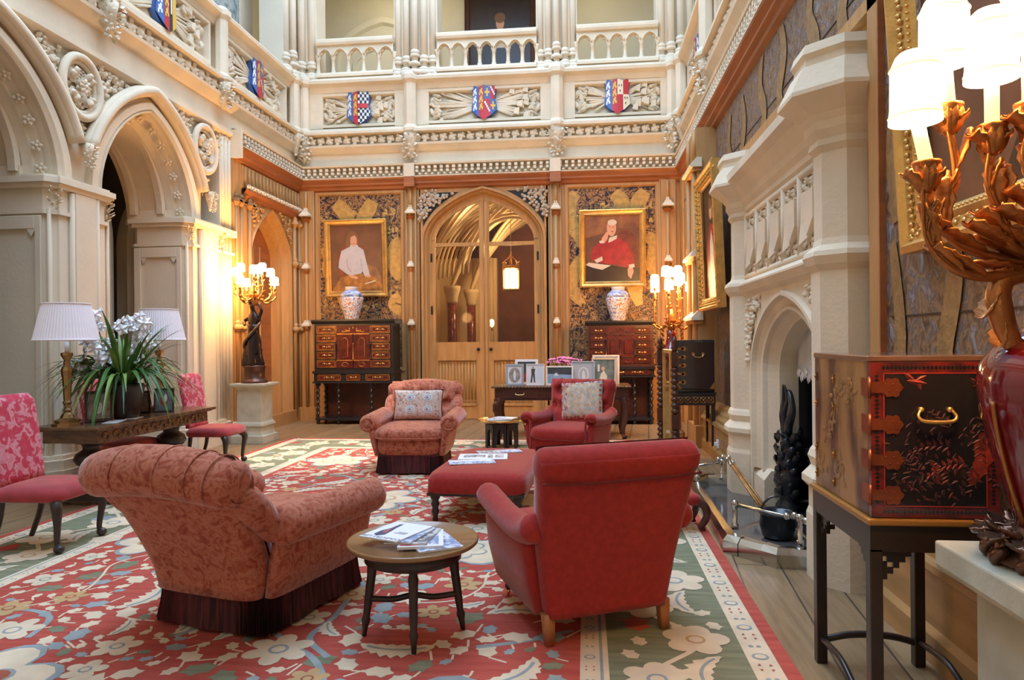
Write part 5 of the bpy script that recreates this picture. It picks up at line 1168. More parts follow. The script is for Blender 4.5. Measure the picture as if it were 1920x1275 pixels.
big_cabinet('large ebony and tortoiseshell cabinet left of the doors, gilt trimmed drawers', (-4.17, 12.38, 0), 1.46, 1.90, .78, .97, .48, True)
big_cabinet('smaller dark red cabinet right of the doors, plain drawers, below portrait of man in red', (.60, 12.50, 0), 1.14, 1.82, .86, 1.02, .44, False)
# porcelain jars on them
def porc():
    return ramp_mat('blue_white_porcelain', [(.0, (.07, .10, .30)), (.30, (.16, .20, .40)), (.40, (.72, .74, .78)), (.62, (.74, .75, .78)), (.72, (.50, .16, .08))], 24, .15, .12, 0, vor=True, gloss=.6)
PORC = porc(); PBLUE = ramp_mat('blue_porcelain', [(.35, (.10, .17, .42)), (.5, (.38, .46, .68)), (.62, (.70, .74, .82))], 12, .8, .12, 0, gloss=.6)
def jar(lab, loc, s):
    t = thing('porcelain_jar', lab, 'vase', loc, 0, 'porcelain jars on the cabinets')
    b = MB(); b.lathe([(.09 * s, 0), (.125 * s, .0), (.13 * s, .02), (.155 * s, .12 * s), (.20 * s, .28 * s), (.218 * s, .38 * s), (.215 * s, .42 * s)], n=28); b.build('body', PORC, t)
    b = MB(); b.lathe([(.215 * s, .42 * s), (.195 * s, .485 * s), (.14 * s, .53 * s), (.115 * s, .55 * s)], n=28); b.build('shoulder', PBLUE, t)
    b = MB(); b.lathe([(.115 * s, .55 * s), (.118 * s, .60 * s), (.125 * s, .61 * s), (.10 * s, .61 * s), (.10 * s, .55 * s)], n=28); b.build('neck', WHITE, t)
jar('blue and white porcelain jar on the large ebony cabinet below portrait of the woman', (-4.27, 12.35, 1.90), .98)
jar('blue and white porcelain jar on the smaller red cabinet below portrait of the man', (.58, 12.52, 1.82), 1.0)
# ================================================================ PAINTINGS
SKIN = mat('painted_skin', (.62, .32, .20), .5); PBROWN = mat('painted_brown', (.19, .075, .035), .45, var=.35, vs=3); PHAIR = mat('painted_hair', (.20, .085, .03), .5); PSWEAT = mat('painted_white_jumper', (.52, .50, .53), .5, var=.1, vs=10); PGOLD = mat('painted_gold', (.46, .17, .03), .5, var=.5, vs=9)
MOUNTG = mat('painted_fold_grey', (.36, .34, .38), .5); PRED = mat('painted_red', (.42, .025, .03), .45, var=.35, vs=7); PDARK = mat('painted_dark', (.035, .016, .012), .4, var=.4, vs=4); PSKY = mat('painted_warm_sky', (.34, .14, .05), .45, col2=(.16, .06, .03), vs=4); PCREAM = mat('painted_cream', (.62, .54, .42), .5); PCHAIR = mat('painted_chair', (.22, .05, .025), .45, var=.4, vs=6)
def painting(lab, M, w, h, fw_, content, gm=GILT, carved=0, fd=.07):
    t = thing('framed_painting', lab, 'painting'); t.matrix_world = M
    prof = [(0, .0), (0, fd), (fw_ * .2, fd * 1.1), (fw_ * .32, fd * .8), (fw_ * .62, fd * .62), (fw_ * .78, fd * .75), (fw_, fd * .35)]
    R = []
    for o, d in prof: R.append([(-w / 2 + o, -d, -h / 2 + o), (w / 2 - o, -d, -h / 2 + o), (w / 2 - o, -d, h / 2 - o), (-w / 2 + o, -d, h / 2 - o)])
    b = MB(); b.loft(R, 0, False, True, False)
    if carved:
        for ax in (0, 1):
            L = w if ax == 0 else h; n = int(L / (.06 * carved))
            for i in range(n):
                p = -L / 2 + (i + .5) * L / n
                for s in (-1, 1):
                    e = (h if ax == 0 else w) / 2 - fw_ * .5; c = (p, -fd * .72, s * e) if ax == 0 else (s * e, -fd * .72, p)
                    b.leaf(c, ((1, -.2, .5 * (-1) ** i) if ax == 0 else (.5 * (-1) ** i, -.2, 1)), (0, -1, 0), .06 * carved, .05 * carved, 0, .5)
                    e = (h if ax == 0 else w) / 2 - fw_ * .86; c = (p, -fd * .62, s * e) if ax == 0 else (s * e, -fd * .62, p); b.ell(c, (.013 * carved, .013, .013 * carved), 6)
    b.build('gilt_frame', gm, t)
    iw, ih = w - 2 * fw_, h - 2 * fw_; b = MB(); ms = []
    for k, (P, m) in enumerate(content):
        if m not in ms: ms.append(m)
        b.poly([(-iw / 2 + x * iw, -.012 - .0006 * k, -ih / 2 + y * ih) for x, y in P], ms.index(m))
    b.build('canvas', ms, t); return t
def el(cx, cy, rx, ry, n=18, a0=0): return [(cx + rx * cos(2 * pi * i / n + a0), cy + ry * sin(2 * pi * i / n)) for i in range(n)]
FULL = [(0, 0), (1, 0), (1, 1), (0, 1)]
def cv(P, x0, y1, sx, sy): return [((x - x0) / sx, (y1 - y) / sy) for x, y in P]
wq = lambda P: cv(P, 300, 920, 450, 575)
WOM = [(FULL, PBROWN), (wq([(350, 900), (352, 600), (400, 530), (600, 520), (612, 900)]), PCHAIR), (wq([(600, 680), (700, 720), (740, 800), (740, 900), (620, 900)]), PSKY), (wq([(300, 920), (330, 880), (380, 800), (470, 770), (640, 775), (720, 830), (750, 870), (750, 920)]), PGOLD),
       (el(.435, .79, .115, .125), PHAIR), (el(.35, .70, .055, .11), PHAIR), (el(.52, .72, .04, .09), PHAIR), (wq([(372, 650), (395, 565), (440, 545), (470, 530), (545, 530), (590, 560), (610, 650), (640, 780), (600, 795), (575, 745), (565, 768), (480, 780), (440, 770), (365, 712)]), PSWEAT), (wq([(470, 545), (474, 515), (540, 515), (546, 548)]), PSWEAT),
       (el(.455, .765, .065, .088), SKIN), (wq([(452, 470), (470, 420), (520, 405), (545, 440), (520, 432), (480, 445)]), PHAIR), (wq([(436, 640), (444, 640), (450, 700), (480, 752), (470, 756), (440, 705)]), MOUNTG), (wq([(560, 640), (568, 640), (580, 740), (572, 742)]), MOUNTG), (wq([(450, 775), (500, 782), (540, 800), (520, 815), (470, 800)]), SKIN), (wq([(600, 780), (650, 785), (645, 800), (605, 800)]), SKIN), (wq([(590, 857), (690, 826), (692, 836), (600, 862)]), PCREAM),
       (el(.43, .775, .008, .006, 6), PHAIR), (el(.485, .775, .008, .006, 6), PHAIR), (el(.46, .725, .018, .006, 8), PRED)]
mq = lambda P: cv(P, 372, 1005, 480, 550)
MAN = [(FULL, PBROWN), (mq([(372, 455), (852, 455), (852, 560), (650, 560), (540, 600), (372, 640)]), PSKY), (mq([(640, 640), (690, 575), (760, 580), (820, 640), (840, 760), (840, 900), (700, 860)]), PCHAIR), (mq([(372, 860), (520, 850), (700, 890), (852, 900), (852, 1005), (372, 1005)]), PDARK),
       (mq([(415, 800), (440, 720), (490, 680), (540, 680), (590, 645), (660, 640), (730, 680), (790, 770), (812, 850), (760, 900), (700, 880), (640, 870), (520, 855), (430, 830)]), PRED), (mq([(575, 680), (585, 640), (655, 620), (650, 650), (600, 675)]), PCREAM),
       (el(.485, .81, .088, .125), SKIN), (el(.50, .895, .085, .045), PCREAM), (mq([(510, 680), (520, 640), (560, 590), (580, 600), (570, 650), (540, 685)]), SKIN), (mq([(495, 665), (530, 660), (540, 685), (500, 685)]), PCREAM),
       (mq([(372, 865), (400, 845), (600, 872), (520, 908), (440, 890)]), PCREAM), (mq([(450, 825), (520, 795), (525, 830), (470, 850)]), PCREAM), (mq([(745, 905), (790, 870), (800, 930), (775, 990), (750, 960)]), SKIN), (mq([(755, 870), (805, 862), (808, 890), (760, 900)]), PCREAM),
       (el(.455, .83, .012, .008, 6), PHAIR), (el(.52, .825, .012, .008, 6), PHAIR), (el(.50, .755, .02, .007, 8), PCHAIR)]
painting('portrait of a seated woman in white polo neck jumper, left of the doors', Matrix.Translation((-4.345, YB - .03, 3.09)) @ Matrix.Rotation(radians(3), 4, 'X'), 1.22, 1.47, .11, WOM)
painting('portrait of a seated man in red coat, hand at his head, right of doors', Matrix.Translation((.50, YB - .03, 3.165)) @ Matrix.Rotation(radians(3), 4, 'X'), 1.20, 1.42, .11, MAN)
RW = Matrix.Rotation(radians(-90), 4, 'Z')                            # front of the picture to -X
LADY = [(FULL, PDARK), ([(.0, 0), (.9, 0), (.95, .4), (.7, .62), (.45, .66), (.2, .5)], PRED), ([(.3, .0), (.55, .0), (.6, .45), (.5, .6), (.38, .5)], PCREAM), (el(.5, .76, .09, .075), SKIN), (el(.5, .83, .10, .05), PHAIR)]
painting('tall gilt framed portrait on the right wall beyond the fireplace, lamp light on it', Matrix.Translation((1.60, 8.95, 2.73)) @ RW @ Matrix.Rotation(radians(2), 4, 'X'), 1.36, 1.74, .16, LADY, GILT, 1, .10)
painting('large carved gilt framed picture behind the near candelabra, edge of a dark painting', Matrix.Translation((1.57, 2.54, 2.98)) @ RW @ Matrix.Rotation(radians(3), 4, 'X'), 2.04, 2.16, .17, [(FULL, PBROWN), ([(.3, 0), (1, 0), (1, .7), (.7, .5)], PDARK)], GILT, .55, .10)
painting('dark framed old portrait hanging in the upper gallery behind the middle balustrade', Matrix.Translation((-1.85, 15.48, 8.35)), 1.6, 2.6, .12, [(FULL, PDARK), ([(.1, 0), (.9, 0), (.8, .35), (.6, .46), (.4, .46), (.2, .35)], mat('painted_black', (.02, .016, .018), .4)), ([(.42, .38), (.58, .38), (.56, .5), (.44, .5)], PCREAM), (el(.5, .62, .07, .075), SKIN), (el(.5, .665, .09, .05), PHAIR)], MAHOG)
# ================================================================ CONSOLE TABLE with photographs
t = thing('console_table', 'long carved mahogany console table with cabriole legs behind the far crimson armchair', 'table', (-.385, 10.80, 0), radians(1))
b = MB(); b.box(-1.05, 1.05, -.38, .38, .775, .80)
for i in range(42): b.ell((-1.03 + i * .05, -.385, .785), (.03, .014, .014), 6)
b.build('table_top', TABLEW, t)
b = MB(); b.box(-1.0, 1.0, -.34, .34, .60, .775); b.box(-1.02, 1.02, -.36, .36, .585, .60); b.build('frieze', MAHOG, t)
for x in (-.62, 0, .62):
    b = MB(); b.box(x - .29, x + .29, -.352, -.338, .615, .76); o = b.build('drawer', MAHOG, t)
    b = MB(); b.tube(spl([(x - .06, -.355, .70), (x - .06, -.375, .675), (x, -.38, .668), (x + .06, -.375, .675), (x + .06, -.355, .70)], 5), .006, 6); b.build('handle', BRASS, o)
for sx in (-1, 1):
    for sy in (-1, 1):
        b = MB(); x, y = sx * .93, sy * .29
        b.tube(spl([(x, y, .60), (x + sx * .045, y - .03, .50), (x + sx * .035, y - .02, .34), (x - sx * .005, y, .16), (x + sx * .0, y, .06), (x + sx * .02, y - .03, .02)], 6), [.065, .06, .045, .032, .028, .045], 10)
        for k in range(8): b.leaf((x + sx * .08, y + sy * .03 - .05, .55 - k * .012), (sx * .1, -.1, -1), (sx * .3, -1, .2), .07, .05, 0, .2, 1)
        b.build('leg', MAHOG, t)
def photo(lab, loc, rz, w, h, fmat, content, bw=.022, lean=12, grp='framed photographs on the console table'):
    t = thing('photo_frame', lab, 'picture frame', loc, 0, grp); t.rotation_euler = (radians(-lean), 0, rz)
    b = MB()
    for q in ((-w / 2, w / 2, 0, bw), (-w / 2, w / 2, h - bw, h), (-w / 2, -w / 2 + bw, bw, h - bw), (w / 2 - bw, w / 2, bw, h - bw)): b.box(q[0], q[1], -.012, .006, q[2], q[3])
    b.build('frame', fmat, t, bev=.003, seg=1)
    b = MB(); b.prism([(.004, h * .75), (.004, h * .70), (h * .34, .075 * h + .0), (h * .38, .075 * h)], 'x', -.02, .02); b.build('easel_back', DARKW, t)
    b = MB(); ms = []
    for k, (P, m) in enumerate(content):
        if m not in ms: ms.append(m)
        b.poly([(-w / 2 + bw + x * (w - 2 * bw), -.003 - .0005 * k, bw + y * (h - 2 * bw)) for x, y in P], ms.index(m))
    b.build('photograph', ms, t); return t
SEPIA = mat('sepia_photo', (.36, .30, .26), .35, col2=(.16, .13, .12), vs=14); PALEP = mat('pale_photo', (.62, .62, .62), .35); DARKP = mat('dark_photo', (.05, .055, .06), .35, var=.4, vs=10); BLUEP = mat('blue_photo', (.28, .40, .55), .35, var=.3, vs=6); GREENP = mat('green_grey_photo', (.16, .20, .17), .35, var=.5, vs=12); MOUNT = mat('grey_mount', (.34, .37, .40), .5)
photo('small silver frame with an oval sepia portrait, leftmost on the console table', (-1.09, 10.56, .80), radians(4), .28, .335, SILVER, [(FULL, PALEP), (el(.5, .48, .42, .45), SEPIA), ([(.42, .2), (.58, .2), (.6, .6), (.5, .78), (.4, .6)], PALEP)], .035)
photo('white frame with a figure in red, behind the leftmost silver frame', (-.93, 10.78, .80), radians(0), .36, .40, mat('white_frame', (.72, .73, .75), .4), [(FULL, DARKP), ([(.3, 0), (.9, 0), (.85, .45), (.6, .6), (.4, .45)], PRED), (el(.58, .70, .10, .10), SKIN), ([(.5, .0), (.95, .25), (.9, .1)], PALEP)], .04)
photo('narrow frame with two walking figures, second along the console front', (-.775, 10.58, .80), radians(2), .28, .335, PALEP, [(FULL, PALEP), ([(.2, .1), (.3, .1), (.36, .5), (.42, .1), (.5, .1), (.46, .62), (.5, .8), (.25, .8), (.26, .5)], DARKP), (el(.36, .85, .06, .06), SEPIA), ([(.6, .3), (.85, .3), (.8, .9), (.65, .9)], mat('light_blue_photo', (.5, .58, .66), .4))], .015)
photo('wide pale frame with blue lake picture, third along the console front', (-.405, 10.60, .80), radians(1), .42, .30, mat('cream_frame', (.66, .64, .58), .4), [(FULL, BLUEP), ([(0, .62), (1, .55), (1, 1), (0, 1)], DARKP), ([(.28, .5), (.45, .5), (.4, .68), (.3, .64)], PALEP), ([(.3, .15), (.5, .15), (.55, .3), (.32, .34)], DARKP), ([(.52, .2), (.62, .12), (.66, .34), (.55, .36)], DARKP)], .025)
photo('grey frame with oval white portrait, fourth along the console front', (-.05, 10.64, .80), radians(-2), .36, .37, MOUNT, [(FULL, MOUNT), (el(.52, .45, .25, .34), PALEP), (el(.52, .45, .20, .29), MOUNT), ([(.44, .2), (.62, .2), (.58, .55), (.52, .66), (.47, .55)], PALEP)], .02)
photo('gold frame with figure in a pale dress, furthest right on the console table', (.265, 10.66, .80), radians(-6), .38, .42, mat('champagne_frame', (.60, .44, .27), .35, metal=.4), [(FULL, GREENP), ([(.25, 0), (.62, 0), (.66, .3), (.5, .55), (.36, .4)], PCREAM), (el(.46, .62, .09, .09), SKIN), ([(.2, .5), (.3, .5), (.3, .8), (.2, .8)], PALEP)], .03)
photo('pale card frame standing behind the gold frame on the console table', (.30, 10.86, .80), radians(-6), .42, .46, mat('champagne_frame_pale', (.68, .58, .45), .4), [(FULL, PALEP)], .03)
t = thing('potted_cyclamen', 'pink flowering plant in a terracotta pot among the photographs on the console', 'plant', (-.36, 10.98, .80))
b = MB(); b.lathe([(.07, 0), (.10, .15), (.11, .15), (.11, .19), (.09, .19), (.08, .15), (.0, .15)], n=16); b.build('pot', TERRA, t)
rq = random.Random(6); b = MB()
for i in range(46):
    a = rq.uniform(0, 6.28); r = rq.uniform(0, .27); z = .35 + rq.uniform(-.03, .06) - r * .1; c = (r * cos(a) * 1.1, r * sin(a) * .6, z)
    for k in range(5): q = k * 1.256 + a; b.leaf(c, (cos(q), sin(q), .5), (0, -.2, 1), .05, .035, 0, .4)
b.build('flowers', PINKF, t); b = MB()
for i in range(30):
    a = rq.uniform(0, 6.28); b.leaf((.06 * cos(a), .06 * sin(a), .17), (cos(a), sin(a), rq.uniform(.1, 1)), (0, 0, 1), rq.uniform(.09, .15), .09, 0, .3); b.tube([(.02 * cos(a), .02 * sin(a), .15), (.17 * cos(a), .10 * sin(a), .34)], .004, 4)
b.build('leaves', GREENL, t)
# ================================================================ LEFT LIBRARY TABLE GROUP
t = thing('library_table', 'long dark carved library table on bulbous pedestals along the left arcade', 'table', (-4.62, 6.68, .014))
b = MB(); b.box(-.33, .33, -.99, .99, .714, .746); b.box(-.30, .30, -.96, .96, .70, .715); b.build('table_top', TABLEW, t, bev=.006, seg=1)
b = MB(); b.box(-.27, .27, -.90, .90, .59, .70)
for s in (-1, 1):
    for i in range(24): b.leaf((s * .272, -.85 + i * .071, .645), (0, .8, (-1) ** i * .6), (s, 0, 0), .085, .05, 0, .25, 1)
b.build('carved_frieze', TABLEW, t)
for y in (-.62, .62):
    b = MB(); b.lathe([(.17, .60), (.17, .57), (.09, .55), (.08, .50), (.14, .46), (.16, .41), (.13, .36), (.07, .33), (.09, .30), (.12, .28), (.15, .20), (.15, .15)], (0, y, 0), 16); b.build('pedestal', DARKW, t)
    b = MB(); b.prism([(-.34, .0), (-.34, .05), (-.26, .09), (-.14, .12), (.14, .12), (.26, .09), (.34, .05), (.34, 0), (.24, .03), (-.24, .03)], 'y', y - .10, y + .10); b.build('foot', DARKW, t)
b = MB(); b.box(-.06, .06, -.55, .55, .09, .16); b.build('stretcher', DARKW, t)
def lamp(lab, loc, s=1):
    t = thing('table_lamp', lab, 'lamp', loc, 0, 'brass table lamps on the library table')
    b = MB(); b.lathe([(.125, 0), (.125, .02), (.10, .03), (.105, .05), (.06, .07), (.045, .10), (.03, .12), (.04, .14), (.026, .16), (.03, .19), (.04, .21), (.028, .225), (.03, .24), (.038, .40), (.05, .50), (.042, .53), (.026, .55), (.03, .575), (.022, .59), (.05, .64), (.05, .66), (.02, .67)], n=8, sm=False); b.build('candlestick_base', AGED, t)
    b = MB(); b.tube([(0, 0, .66), (0, 0, .76)], .018, 10); b.build('candle_tube', WHITE, t)
    b = MB(); n = 120; R = []
    for r, z in ((.266, .775), (.262, .78), (.190, 1.105), (.194, 1.11)): R.append([((r + (.004 if i % 2 else -.002)) * cos(2 * pi * i / n), (r + (.004 if i % 2 else -.002)) * sin(2 * pi * i / n), z) for i in range(n)])
    b.loft(R, 0, False, True, False); b.tube([(.267 * cos(a), .267 * sin(a), .778) for a in [2 * pi * i / 48 for i in range(48)]], .006, 6, closed=True); b.tube([(.194 * cos(a), .194 * sin(a), 1.108) for a in [2 * pi * i / 48 for i in range(48)]], .005, 6, closed=True)
    b.build('pleated_shade', SHADEW, t); return t
l1 = lamp('pleated white shade brass table lamp at the near end of the library table', (-4.71, 5.86, .76))
dup(l1, (-4.62, 7.10, .76), .2, 'pleated white shade brass table lamp behind the orchid on the library table')
t = thing('potted_orchid', 'large white flowering orchid with arching green leaves in a dark pot', 'plant', (-4.56, 6.42, .76))
b = MB(); b.lathe([(.12, 0), (.14, .02), (.19, .30), (.205, .31), (.205, .34), (.18, .34), (.17, .30), (.0, .29)], n=22); b.build('pot', DARKW, t)
rq = random.Random(21); b = MB()
def blade(b, a, L, rise, droop, w, m):
    P = []; W = []
    c, s = cos(a), sin(a)
    n = 9
    for i in range(n + 1):
        q = i / n; r = L * (q + .08 * q * q); z = .30 + rise * (q * 1.6 - droop * q * q); P.append(Vector((.06 * c + r * c, .06 * s + r * s, z))); W.append(w * (.55 + .6 * sin(pi * min(q * .9 + .12, 1))) * (1 - q ** 5) + .001)
    sd = Vector((-s, c, 0)); V = []
    for i in range(n + 1): V += [P[i] + sd * W[i], P[i] - Vector((0, 0, W[i] * .35)), P[i] - sd * W[i]]
    b.add(V, [f for i in range(n) for f in ((3 * i, 3 * i + 1, 3 * i + 4, 3 * i + 3), (3 * i + 1, 3 * i + 2, 3 * i + 5, 3 * i + 4))], m, True)
for i in range(190):
    a = rq.uniform(0, 6.28); k = rq.random()
    if k < .72: blade(b, a, rq.uniform(.30, .70), rq.uniform(.36, .74), rq.uniform(1.2, 2.3), rq.uniform(.013, .020), 0 if rq.random() < .7 else 1)
    else: blade(b, a, rq.uniform(.18, .52), rq.uniform(.40, .74), rq.uniform(.5, .9), rq.uniform(.011, .016), 0 if rq.random() < .7 else 1)
b.build('leaves', [GREENL, GREENL2], t, recalc=False)
b = MB(); g = MB()
for cx, cy, z0, z1, n in ((-.14, -.24, .66, 1.08, 26), (-.04, -.20, .50, .80, 14), (.17, .06, .70, 1.02, 22), (-.28, -.27, .46, .56, 14), (.03, -.06, .88, .98, 7), (.18, -.02, .52, .64, 6)):
    g.tube(spl([(0, 0, .30), (cx * .5, cy * .5, .30 + (z0 - .30) * .8), (cx, cy, z1)], 5), .006, 5)
    for i in range(n):
        c = Vector((cx + rq.uniform(-.065, .065), cy + rq.uniform(-.065, .065), lerp(z0, z1, i / n))); ax = Vector((rq.uniform(-1, 1), rq.uniform(-1, -.2), rq.uniform(-.2, .6))).normalized(); e1 = ax.orthogonal().normalized(); e2 = ax.cross(e1)
        for k in range(5): q = k * 1.256; b.leaf(c, e1 * cos(q) + e2 * sin(q) + ax * .3, ax, .068, .056, 0, .3)
        b.ell(c + ax * .012, .011, 6, 1)
b.build('blossoms', [ORCH, mat('orchid_lip', (.70, .42, .45), .5)], t, recalc=False); g.build('flower_stems', GREENL2, t)
GT = 'framed photographs on the library table'
photo('leather framed photograph leaning beside the near lamp on the library table', (-4.60, 6.13, .76), radians(38), .24, .30, MAHOG, [(FULL, SEPIA), (el(.45, .45, .2, .25), PALEP)], .028, 16, GT)
photo('small dark framed photograph of a dog beyond the orchid pot on the library table', (-4.52, 7.02, .76), radians(28), .20, .26, DARKW, [(FULL, GREENP), (el(.5, .5, .22, .28), PRED), (el(.58, .6, .1, .2), PALEP)], .018, 14, GT)
photo('dark frame turned away with black easel back, between orchid and dog photograph', (-4.68, 6.86, .76), radians(205), .20, .25, DARKW, [(FULL, SEPIA)], .02, 14, GT)
magazine('folded_paper', 'folded white paper at the near front edge of the library table', (-4.44, 6.12, .7615), radians(20), .13, .30, .004, WHITE, [], 'papers on the library table')
magazine('envelope', 'small grey envelope behind the folded paper on the library table', (-4.45, 6.42, .7615), radians(10), .10, .18, .006, WHITE, [(FULL, PALEP)], 'papers on the library table')
# side chairs
def side_chair(lab, loc, rz):
    t = thing('side_chair', lab, 'chair', loc, rz, 'rose damask side chairs round the library table')
    b = MB(); b.loft([rsec(.27, .25, 0, 0, .365, .3), rsec(.285, .265, 0, 0, .38, .3), rsec(.29, .27, 0, 0, .42, .3), rsec(.27, .25, 0, 0, .455, .35), rsec(.2, .19, 0, 0, .475, .4), rsec(.05, .05, 0, 0, .482, .5)]); b.build('seat', SEATR, t)
    b = MB(); b.loft([rsec(.225 + .02 * q, .035, 0, -.245 - .10 * q ** 1.3, .46 + .62 * q, .35) for q in (0, .1, .3, .5, .7, .88, .96)] + [rsec(.20, .02, 0, -.35, 1.11, .35)]); b.build('backrest', ROSE, t)
    for s in (-1, 1):
        b = MB(); b.tube(spl([(s * .22, .20, .37), (s * .25, .235, .31), (s * .235, .225, .19), (s * .225, .215, .07), (s * .23, .235, .035), (s * .23, .25, .02)], 5), [.042, .036, .024, .019, .026, .02], 10); b.ell((s * .23, .232, .03), (.036, .04, .03), 10); b.build('front_leg', DARKW, t)
        b = MB(); b.tube(spl([(s * .20, -.22, .40), (s * .20, -.24, .22), (s * .20, -.30, .05), (s * .20, -.32, 0)], 5), [.028, .022, .02, .018], 8); b.build('back_leg', DARKW, t)
    return t
s1 = side_chair('rose damask side chair at the left edge, nearest the camera', (-3.97, 4.77, .016), radians(-88))
dup(s1, (-4.50, 8.05, .016), radians(-88), 'rose damask side chair beyond the far end of the library table')
dup(s1, (-4.97, 7.0, 0), radians(-90), 'rose damask side chair behind the library table, red seat showing beneath')
# ================================================================ CANDELABRA
def scroll_leaf(b, c, dx, up, L, W, m=0, curl=.6):
    # acanthus leaf: a lobed strip that arches and curls over at the tip
    c = Vector(c); dx = Vector(dx).normalized(); up = Vector(up); up = (up - dx * up.dot(dx)).normalized(); sd = dx.cross(up); V = []; n = 9
    for i in range(n + 1):
        t = i / n; a = curl * 2.6 * t * t; p = c + dx * (L * (sin(min(a, 2.2)) / max(a, .01) * t if a > .05 else t)) + up * (L * .45 * t * (1 - t * .55 * curl))
        w = W * (.25 + .75 * sin(pi * min(t * .95 + .05, 1)) ** .8) * (1.12 if i % 2 else .82) * (1 - t ** 6)
        V += [p + sd * w + up * w * .35, p - up * w * .12, p - sd * w + up * w * .35]
    F = []
    for i in range(n): F += [(3 * i, 3 * i + 1, 3 * i + 4, 3 * i + 3), (3 * i + 1, 3 * i + 2, 3 * i + 5, 3 * i + 4)]
    V2 = [v - up * (.006 + .02 * W) for v in V]; k = len(V)
    b.add(V + V2, F + [tuple(k + i for i in reversed(f)) for f in F] + [(3 * i, 3 * i + 3, k + 3 * i + 3, k + 3 * i) for i in range(n)] + [(3 * i + 2, k + 3 * i + 2, k + 3 * i + 5, 3 * i + 5) for i in range(n)], m, True)
def arm_path(b, P, r0, r1, m=0, leaves=(), s=1):
    Q = spl(P, 8); b.tube(Q, [r0, lerp(r0, r1, .5), r1], 8, m)
    for t, dx, L, W, cu in leaves:
        i = int(t * (len(Q) - 1)); d = Vector(dx) if dx else (Q[min(i + 1, len(Q) - 1)] - Q[max(i - 1, 0)]); scroll_leaf(b, Q[i], d, (0, 0, 1), L, W, m, cu)
    return Q
def sconce(t, p, shade_h, r, ht, glowm, dx=0, candle_h=None, n=20, far=False, dy=0):
    # socket, candle tube and fabric shade as parts of their candelabrum; p is the socket lip
    x, y, z = p; ch = candle_h
    b = MB(); b.lathe([(.012, -.09), (.022, -.075), (.034, -.03), (.03, -.015), (.04, -.005), (.04, .004), (.02, .006)] if not far else [(.006, -.05), (.02, -.02), (.026, 0), (.01, .004)], (x, y, z), 12)
    if not far:
        for k in range(9): a = k * .7; b.leaf((x + .016 * cos(a), y + .016 * sin(a), z - .085), (cos(a) * .22, sin(a) * .22, 1), (cos(a), sin(a), -.1), .088, .032, 0, .2, 1)
    b.build('socket', COPG if not far else GILTD, t)
    top = Vector((x + dx, y + dy, z + ch)); b = MB(); b.tube([(x, y, z), top], .019 if not far else .014, 12); b.build('candle_tube', CANDLE, t)
    b = MB(); R = []; q = 64 if not far else 24
    for rr, zz in ((r * 1.03, 0), (r * 1.02, .012), (r * .97, .04), (r * .95, ht * .74), (r * .93, ht * .80), (r * .74, ht * .95), (r * .60, ht)):
        R.append([(top.x + rr * (1 + (.012 if i % 2 else -.012)) * cos(2 * pi * i / q), top.y + rr * (1 + (.012 if i % 2 else -.012)) * sin(2 * pi * i / q), top.z + shade_h + zz) for i in range(q)])
    b.loft(R, 0, True, True, False)
    if not far:
        for rr, zz in ((1.0, .018), (.955, ht * .77)): b.tube([(top.x + r * rr * cos(a), top.y + r * rr * sin(a), top.z + shade_h + zz) for a in [2 * pi * i / 40 for i in range(40)]], .004, 5, 1, closed=True)
    b.build('candle_shade', [glowm, CANDLE], t)
    return top
# ---- near candelabrum on the oxblood vase, on its stone pedestal
t = thing('stone_pedestal', 'pale stone pedestal in the near right corner under the oxblood vase', 'pedestal', (1.43, 2.25, 0))
PST = mat('pedestal_stone', (.50, .47, .36), .8, col2=(.40, .37, .27), vs=6, bump=.1, bs=40)
b = MB(); b.box(-.245, .19, -.275, .275, .715, .80); b.prism([(-.22, .69), (.12, .69), (.14, .715), (-.24, .715)], 'y', -.27, .27); b.build('capping_slab', PST, t, bev=.008)
b = MB(); b.box(-.15, .10, -.19, .20, .12, .69); b.build('shaft', PST, t, bev=.006); b = MB(); b.box(-.20, .11, -.24, .24, 0, .12); b.build('foot', PST, t, bev=.006)
VX, VY = 1.425, 2.26
t = thing('oxblood_vase', 'tall glossy oxblood vase with gilt mounts on the near stone pedestal', 'vase', (VX, VY, .80))
b = MB(); b.lathe([(.10, .10), (.115, .115), (.13, .18), (.175, .33), (.205, .46), (.215, .55), (.205, .61), (.17, .665), (.12, .70), (.085, .73), (.078, .78), (.075, .85), (.085, .885)], n=48); b.build('vase_body', REDCER, t)
b = MB(); b.lathe([(.17, 0), (.19, .015), (.15, .05), (.12, .08), (.125, .11), (.10, .12)], n=24)
for k in range(12):
    a = k * pi / 6; b.tube(spl([(.10 * cos(a), .10 * sin(a), .10), (.16 * cos(a), .16 * sin(a), .075), (.175 * cos(a), .175 * sin(a), .024), (.19 * cos(a), .19 * sin(a), .022), (.19 * cos(a + .12), .19 * sin(a + .12), .045), (.17 * cos(a + .14), .17 * sin(a + .14), .05)], 5), [.012, .02, .022, .016, .012], 8)
    scroll_leaf(b, (.13 * cos(a + .1), .13 * sin(a + .1), .09), (cos(a + .1), sin(a + .1), -.5), (cos(a), sin(a), .6), .15, .045, 0, .7)
    scroll_leaf(b, (.12 * cos(a + .2), .12 * sin(a + .2), .04), (cos(a + .2), sin(a + .2), .5), (-cos(a) * .3, -sin(a) * .3, 1), .14, .035, 0, .5)
    scroll_leaf(b, (.125 * cos(a + .3), .125 * sin(a + .3), .03), (cos(a + .3) * .5, sin(a + .3) * .5, 1), (cos(a), sin(a), 0), .12, .03, 0, .4)
b.build('gilt_foot_mount', mat('dark_gilt_bronze', (.20, .10, .06), .3, metal=.7, var=.4, vs=10), t)
b = MB(); b.lathe([(.09, .87), (.105, .88), (.10, .90), (.07, .91)], n=24)
